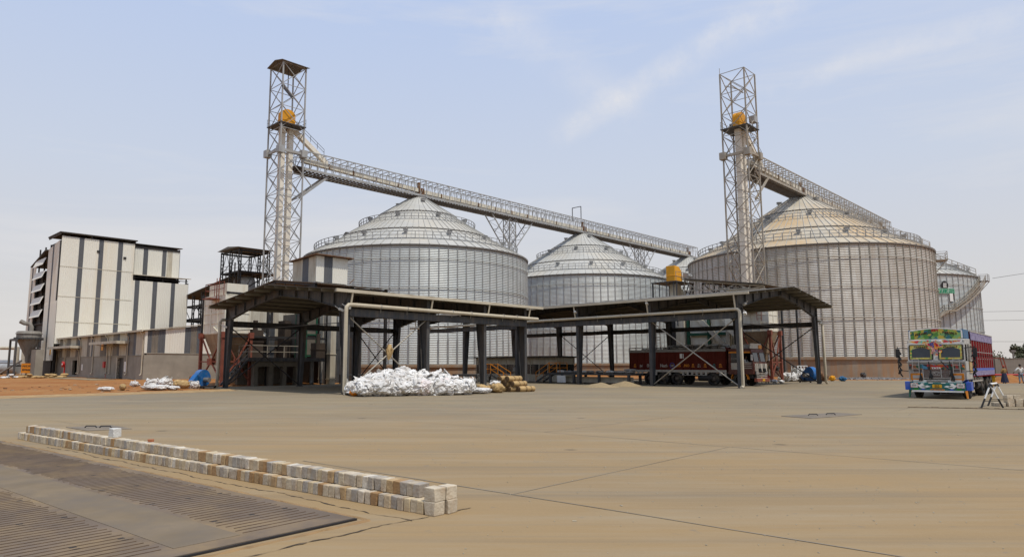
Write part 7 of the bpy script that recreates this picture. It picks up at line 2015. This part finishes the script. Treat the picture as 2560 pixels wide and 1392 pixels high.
for a_, c_, sag in (((96.5, 128.5, 17.9), (330, 260, 66), 3), ((120, 260, 21), (420, 262, 29), 1.5), ((120, 262, 18), (420, 262, 25), 1.5), ((120, 262, 11), (420, 264, 12.5), 1)):
    pts = [Vector(a_).lerp(Vector(c_), t / 12) - Vector((0, 0, sag * 4 * (t / 12) * (1 - t / 12))) for t in range(13)]
    wr.pipe(pts, .035 if sag == 3 else .05, 5)
wr.build('power_line', M['steel_black'], fix=False, label='thin power lines crossing the hazy sky beyond the wall', cat='wires')
bs_ = empty('barrier_trestle', (19.95, 27.35, 0), 0, 'black and white tubular trestle barrier in front of the painted lorry', 'barrier')
for k, y in enumerate((0, 1.35)):
    ap = Vector((.10 + 1.25 * k, y, .90))
    for s in (-1, 1):
        ft_ = Vector((.10 + 1.25 * k + s * .43, y, 0)); m_ = ft_.lerp(ap, .40)
        b = MB(); b.tube(m_, ap, .032, 8); lg = b.build('leg', M['white'], bs_)
        b = MB(); b.tube(ft_, m_, .034, 8); b.build('black_foot', M['steel_black'], lg)
        b = MB(); b.tube(ap + Vector((s * .07, 0, -.10)), ap + Vector((s * .0, 0, .02)), .042, 8); b.build('black_cap', M['steel_black'], lg)
    b = MB(); b.bar((.10 + 1.25 * k - .30, y, .26), (.10 + 1.25 * k + .30, y, .26), .022); b.build('tie_bar', M['steel_black'], bs_)
b = MB(); b.tube((.10, 0, .92), (1.35, 1.35, .92), .04, 8); b.build('top_bar', M['white'], bs_)
for k, (i, j, lev) in enumerate([(i, j, 0) for i in range(5) for j in range(2)] + [(1.0, 0, 1), (2.05, 0, 1), (3.1, 0, 1), (1.5, 1, 1), (2.6, 1, 1), (.9, 0, 2), (1.9, .2, 2)]):
    block(cubes[k % 4], Vector((21.15, 28.35, 0)) + Vector((.30 * i, .25 * j - .06 * i, .152 * lev)), rs.uniform(-.2, .2), ('stone block on the ground in the small stack behind the trestle', 'stone block in the middle tier of the small stack behind the trestle', 'stone block topping the small stack behind the trestle')[lev], 'small stone stack behind the trestle barrier')
for obj_ in [o for o in scene.objects if o.get('group') == 'small stone stack behind the trestle barrier']: obj_.scale = (1.5, 1.5, 1.0)
for k in range(22):
    c_ = Vector((23.1, 29.0, 0)) + Vector((.62, .52, 0)) * (k // 2 * .24); block(lows[k % 9], c_ + Vector((0, 0, .15 * (k % 2))), R(-50), 'stone block in the short two course row beside the trestle stack', 'short stone row at the frame edge')
M['edging'] = mat('dusty_edging_brick', (.20, .15, .095), .95, var=.3, sc=4)
kb = MB(); x_ = 0
k0, k1 = Vector((16.95, 27.67, 0)), Vector((23.5, 24.85, 0)); kd = (k1 - k0); kl = kd.length; kd.normalize()
kerb = empty('stone_edging', k0, math.atan2(kd.y, kd.x), 'low line of brick edging set in the concrete near the trestle barrier', 'edging')
k = 0
while x_ < kl:
    w = rs.uniform(.16, .24); kb.box(x_, x_ + w - .015, -.05, .05, 0, .03 + rs.uniform(0, .02)); x_ += w
kb.build('course', M['edging'], kerb)

# ------------------------------------------------------------------ people
def skinned(name, joints, edges, material, parent, sub=2, root=0):
    """joints: {key: (xyz, radius)}; a continuous skinned surface grown on the skeleton"""
    keys = list(joints); idx = {k: i for i, k in enumerate(keys)}
    me = bpy.data.meshes.new(name); me.from_pydata([joints[k][0] for k in keys], [(idx[a], idx[b_]) for a, b_ in edges], [])
    o = link(name, me, parent)
    sk = o.modifiers.new('skin', 'SKIN'); sk.use_smooth_shade = True
    for i, k in enumerate(keys):
        r_ = joints[k][1]; r_ = r_ if isinstance(r_, tuple) else (r_, r_)
        me.skin_vertices[0].data[i].radius = r_; me.skin_vertices[0].data[i].use_root = (k == keys[root])
    ss = o.modifiers.new('sub', 'SUBSURF'); ss.levels = sub; ss.render_levels = sub
    me.materials.append(material)
    return o
M['skin'] = mat('brown_skin', (.17, .085, .05), .6, var=.1, sc=8)
M['hair'] = mat('black_hair', (.012, .010, .009), .7, var=.2)
def cloth(name, c): return mat(name, c, .85, var=.15, sc=6, bump=.25, bsc=18)
M['c_white'] = cloth('white_shirt', (.62, .60, .55)); M['c_red'] = cloth('red_shirt', (.42, .03, .035)); M['c_jean'] = cloth('grey_blue_jeans', (.19, .21, .24)); M['c_dark'] = cloth('dark_trousers', (.025, .022, .024))
M['c_navy'] = cloth('dark_blue_skirt', (.02, .022, .045)); M['c_ochre'] = cloth('ochre_shawl', (.24, .14, .05)); M['c_scarf'] = cloth('red_headscarf', (.30, .05, .03)); M['c_green'] = cloth('dark_green_cloth', (.02, .08, .045)); M['c_beige'] = cloth('beige_shirt', (.42, .36, .28))
def person(loc, rz, label, J, shirt, lower, hair='hair', skirt=False, sleeve=True, scarf=None):
    """J: joint positions in the person's own frame (facing -y), z up, metres"""
    p = empty('person', loc, rz, label, 'person')
    j = {k: Vector(v) for k, v in J.items()}
    neck = j['neck']; head = j['head']; up = (head - neck).normalized()
    bodyj = {'pel': (j['pel'], (.14, .11)), 'spine': (j['pel'].lerp(neck, .5), (.135, .10)), 'chest': (j['pel'].lerp(neck, .82), (.15, .105)), 'neck': (neck + up * .02, .055), 'chin': (neck.lerp(head, .45), .062), 'head': (head, (.078, .092)), 'crown': (head + up * .085, (.062, .075))}
    ed = [('pel', 'spine'), ('spine', 'chest'), ('chest', 'neck'), ('neck', 'chin'), ('chin', 'head'), ('head', 'crown')]
    f = Vector(J.get('face', (0, -1, 0))).normalized()
    bodyj['nose'] = (head + f * .105 - up * .01, .016); ed.append(('head', 'nose'))
    for s in ('l', 'r'):
        sh, el, wr_, hip, kn, an, toe = [j[k + s] for k in ('sh', 'el', 'wr', 'hip', 'kn', 'an', 'toe')]
        d = (wr_ - el).normalized(); side = d.cross(Vector((0, 1, 0.3))).normalized(); nrm = side.cross(d)
        bodyj.update({'sh' + s: (sh, .058), 'el' + s: (el, .043), 'wr' + s: (wr_, .029), 'palm' + s: (wr_ + d * .07, (.036, .02)), 'hip' + s: (hip, .088), 'kn' + s: (kn, .058), 'an' + s: (an, .040), 'toe' + s: (toe, (.042, .028))})
        ed += [('chest', 'sh' + s), ('sh' + s, 'el' + s), ('el' + s, 'wr' + s), ('wr' + s, 'palm' + s), ('pel', 'hip' + s), ('hip' + s, 'kn' + s), ('kn' + s, 'an' + s), ('an' + s, 'toe' + s)]
        for q_, (o_, l_) in enumerate(((-.030, .075), (-.010, .088), (.010, .083), (.029, .066))):
            b0 = wr_ + d * .095 + side * o_; m1 = b0 + d * l_ * .55 + nrm * .008; t1 = b0 + d * l_ + nrm * .03
            bodyj.update({f'f{q_}b' + s: (b0, .010), f'f{q_}m' + s: (m1, .009), f'f{q_}t' + s: (t1, .007)}); ed += [('palm' + s, f'f{q_}b' + s), (f'f{q_}b' + s, f'f{q_}m' + s), (f'f{q_}m' + s, f'f{q_}t' + s)]
        tb = wr_ + d * .035 + side * -.034; bodyj.update({'thb' + s: (tb, .012), 'tht' + s: (tb + d * .05 - side * .025 + nrm * .012, .009)}); ed += [('palm' + s, 'thb' + s), ('thb' + s, 'tht' + s)]
    skinned('body', bodyj, ed, M['skin'], p)
    sj = {'pel': (j['pel'] + Vector((0, 0, -.02)), (.165, .13)), 'spine': (j['pel'].lerp(neck, .5), (.165, .125)), 'chest': (j['pel'].lerp(neck, .80), (.18, .13)), 'col': (neck - up * .03, .075)}; se = [('pel', 'spine'), ('spine', 'chest'), ('chest', 'col')]
    for s in ('l', 'r'):
        end = j['wr' + s] if sleeve else j['el' + s]
        sj.update({'sh' + s: (j['sh' + s], .078), 'el' + s: (j['sh' + s].lerp(j['el' + s], .95), .062), 'cu' + s: (j['el' + s].lerp(end, .8 if sleeve else .0) if sleeve else j['sh' + s].lerp(j['el' + s], .99), .048)}); se += [('chest', 'sh' + s), ('sh' + s, 'el' + s), ('el' + s, 'cu' + s)]
    skinned('shirt', sj, se, M[shirt], p)
    if skirt:
        b = MB(); c = j['pel']; n = 40; prof = []
        for k in range(9):
            t = k / 8; prof.append((.17 + .16 * t ** .8, c.z + .06 - (c.z - .02) * t))
        b.lathe(prof, n)
        for i, v in enumerate(b.v):
            a = math.atan2(v[1], v[0]); t = 1 - v[2] / max(.1, c.z); k = 1 + .09 * t * math.sin(a * 9 + v[2] * 2); b.v[i] = (v[0] * k + c.x, v[1] * k * .85 + c.y, v[2])
        b.build('skirt', M[lower], p)
    else:
        tj = {'pel': (j['pel'] + Vector((0, 0, -.01)), (.155, .125))}; te = []
        for s in ('l', 'r'):
            tj.update({'hip' + s: (j['hip' + s], .105), 'kn' + s: (j['kn' + s], .078), 'an' + s: (j['kn' + s].lerp(j['an' + s], .93), .066)}); te += [('pel', 'hip' + s), ('hip' + s, 'kn' + s), ('kn' + s, 'an' + s)]
        skinned('trousers', tj, te, M[lower], p)
    for s in ('l', 'r'):
        skinned('shoe', {'a': (j['an' + s] + Vector((0, 0, -.035)), .048), 't': (j['toe' + s] + Vector((0, 0, .005)), (.05, .034))}, [('a', 't')], M['c_dark'], p, 1)
    # hair or scarf: a cap shaped on the skull
    bm = bmesh.new(); bmesh.ops.create_uvsphere(bm, u_segments=20, v_segments=12, radius=1)
    for v in bm.verts: v.co = Vector((v.co.x * .105, v.co.y * .115, v.co.z * .12))
    cut = -.15 if scarf is None else -.8
    bmesh.ops.delete(bm, geom=[v for v in bm.verts if v.co.dot(f) > .035 and v.co.z < .055 or v.co.z < cut * .12 - (.03 if scarf is None else 0)], context='VERTS')
    me = bpy.data.meshes.new('hair'); bm.to_mesh(me); bm.free(); me.materials.append(M[hair if scarf is None else scarf])
    for pg in me.polygons: pg.use_smooth = True
    ho = link('hair' if scarf is None else 'headscarf', me, p, head + up * .045 - f * .012); ho.rotation_euler = Vector((0, 0, 1)).rotation_difference(up).to_euler()
    for s in (-1, 1):
        sd = up.cross(f).normalized() * s
        b = MB(); b.lathe([(.001, -.03), (.016, -.015), (.018, .01), (.001, .03)], 8); b.v = [tuple(Vector(v) + head + sd * .088) for v in b.v]; b.build('ear', M['skin'], p)
        b = MB(); b.lathe([(.001, -.011), (.011, 0), (.001, .011)], 10); b.v = [tuple(Vector(v) + head + sd * .034 + f * .086 + up * .02) for v in b.v]; b.build('eye', M['black'], p)
    b = MB(); b.bar(head + f * .088 - up * .045 + up.cross(f) * .022, head + f * .088 - up * .045 - up.cross(f) * .022, .010, .012); b.build('mouth', M['c_scarf'], p)
    return p
def standing(h=1.68, **over):
    k = h / 1.68
    J = dict(pel=(0, 0, .92), neck=(0, -.01, 1.42), head=(0, -.03, 1.575), shl=(-.19, 0, 1.36), shr=(.19, 0, 1.36), ell=(-.25, .03, 1.08), elr=(.25, .03, 1.08), wrl=(-.25, -.10, .85), wrr=(.25, -.10, .85),
             hipl=(-.09, 0, .86), hipr=(.09, 0, .86), knl=(-.10, -.02, .48), knr=(.10, -.02, .48), anl=(-.11, .03, .08), anr=(.11, .03, .08), toel=(-.13, -.12, .03), toer=(.13, -.12, .03))
    J.update(over); return {a: (tuple(c * k for c in v) if a != 'face' else v) for a, v in J.items()}
def gz(x, y): return max(0.0, terrain(x, y))
person((48.75, 64.6, gz(48.75, 64.6)), R(190), 'woman in a long dark skirt and ochre shawl with a red headscarf', standing(1.60, wrl=(-.12, -.24, 1.06), elr=(.33, .02, 1.10), wrr=(.16, -.16, .98)), 'c_ochre', 'c_navy', skirt=True, scarf='c_scarf')
person((50.05, 64.3, gz(50.05, 64.3)), R(175), 'man in a loose white shirt and grey blue jeans seen from behind', standing(1.72, elr=(.40, -.02, 1.16), wrr=(.42, -.20, 1.0), ell=(-.36, -.02, 1.12), wrl=(-.20, -.18, 1.02), knl=(-.13, -.02, .48), anl=(-.17, .03, .08), toel=(-.20, -.11, .03), knr=(.12, -.03, .48), anr=(.14, .02, .08)), 'c_white', 'c_jean')
person((51.15, 64.9, gz(51.15, 64.9)), R(-60), 'man in a red shirt and dark trousers facing the man in white', standing(1.74, elr=(.24, -.10, 1.12), wrr=(.14, -.30, 1.12), ell=(-.22, -.08, 1.10), wrl=(-.12, -.30, 1.08)), 'c_red', 'c_dark')
# labourer bending over, feet on the canopy floor, hands near the ground
bend = dict(pel=(0, .12, .86), neck=(0, -.42, 1.04), head=(0, -.57, 1.0), shl=(-.19, -.37, 1.0), shr=(.19, -.37, 1.0), ell=(-.20, -.45, .70), elr=(.20, -.45, .70), wrl=(-.12, -.52, .44), wrr=(.12, -.52, .44),
            hipl=(-.09, .10, .82), hipr=(.09, .10, .82), knl=(-.11, .00, .45), knr=(.11, .02, .45), anl=(-.12, .10, .08), anr=(.12, .12, .08), toel=(-.13, -.04, .03), toer=(.13, -.02, .03), face=(0, -.5, -.85))
person((26.45, 66.2, 0), R(75), 'man in a beige shirt bending down beside the maroon lorry nose', bend, 'c_beige', 'c_dark')
sq = dict(pel=(0, .10, .24), neck=(0, -.06, .70), head=(0, -.12, .85), shl=(-.18, -.04, .64), shr=(.18, -.04, .64), ell=(-.24, -.22, .46), elr=(.24, -.22, .46), wrl=(-.14, -.42, .36), wrr=(.14, -.42, .36),
          hipl=(-.09, .08, .22), hipr=(.09, .08, .22), knl=(-.17, -.26, .42), knr=(.17, -.26, .42), anl=(-.13, -.10, .07), anr=(.13, -.10, .07), toel=(-.14, -.24, .03), toer=(.14, -.24, .03), face=(0, -1, -.2))
person((27.15, 66.0, 0), R(15), 'person in crimson and orange clothes squatting on the ground beside the bending man', sq, 'c_red', 'c_scarf', scarf='c_red')
dr = dict(pel=(0, .05, .0), neck=(0, .02, .52), head=(0, -.01, .68), shl=(-.19, .02, .45), shr=(.19, .02, .45), ell=(-.25, -.12, .22), elr=(.25, -.12, .22), wrl=(-.20, -.36, .26), wrr=(.20, -.36, .26),
          hipl=(-.09, .02, -.03), hipr=(.09, .02, -.03), knl=(-.12, -.40, .02), knr=(.12, -.40, .02), anl=(-.12, -.46, -.36), anr=(.12, -.46, -.36), toel=(-.12, -.58, -.40), toer=(.12, -.58, -.40))
dp_ = local(l2o, l2r, -.62, .95, 1.62)
person(dp_, l2r, 'driver in a white shirt sitting in the open cab of the maroon lorry', dr, 'c_white', 'c_dark')
b = MB(); b.box(-1.0, -.25, .75, 1.35, 1.35, 1.5); b.box(-1.0, -.25, 1.28, 1.38, 1.5, 2.1); b.build('driver_seat', M['steel_black'], lor2)
b = MB()
for s in (1,): b.tube((-.62, .42, 1.85), (-.62, .50, 1.88), .2, 18)
b.build('steering_wheel', M['steel_black'], lor2)
for k, (x, y, s_) in enumerate(((27.9, 65.9, .7), (28.6, 66.0, .6))):
    o = link('plastic_sack', whites[k], None, (x, y, 0), k, 'small white sack on the ground beside the squatting person', 'sack', 'two white sacks beside the squatting person'); o.scale = (s_, s_, s_ * .7)
b = MB(); b.box(-.5, .5, -.35, .35, 0, .4)
link('green_tarp', crumple(97, .6, .5, .45, M['c_green'], amp=.2), None, (25.6, 66.3, 0), .4, 'dark green cloth bundle by the front of the maroon lorry', 'bundle')
link('orange_drum', None, None, (26.9, 67.6, 0), 0, 'yellow orange drum cart standing under the red legs', 'drum')
od = scene.objects['orange_drum']
b = MB(); b.lathe([(.001, .35), (.38, .35), (.42, .45), (.42, 1.25), (.3, 1.45), (.001, 1.45)], 22); b.build('drum', M['orange'], od)
b = MB(); b.bar((-.4, -.3, 0), (-.2, 0, .5), .07); b.bar((.4, -.3, 0), (.2, 0, .5), .07); b.bar((0, .4, 0), (0, 0, .5), .07); b.build('stand', M['steel_dark'], od)
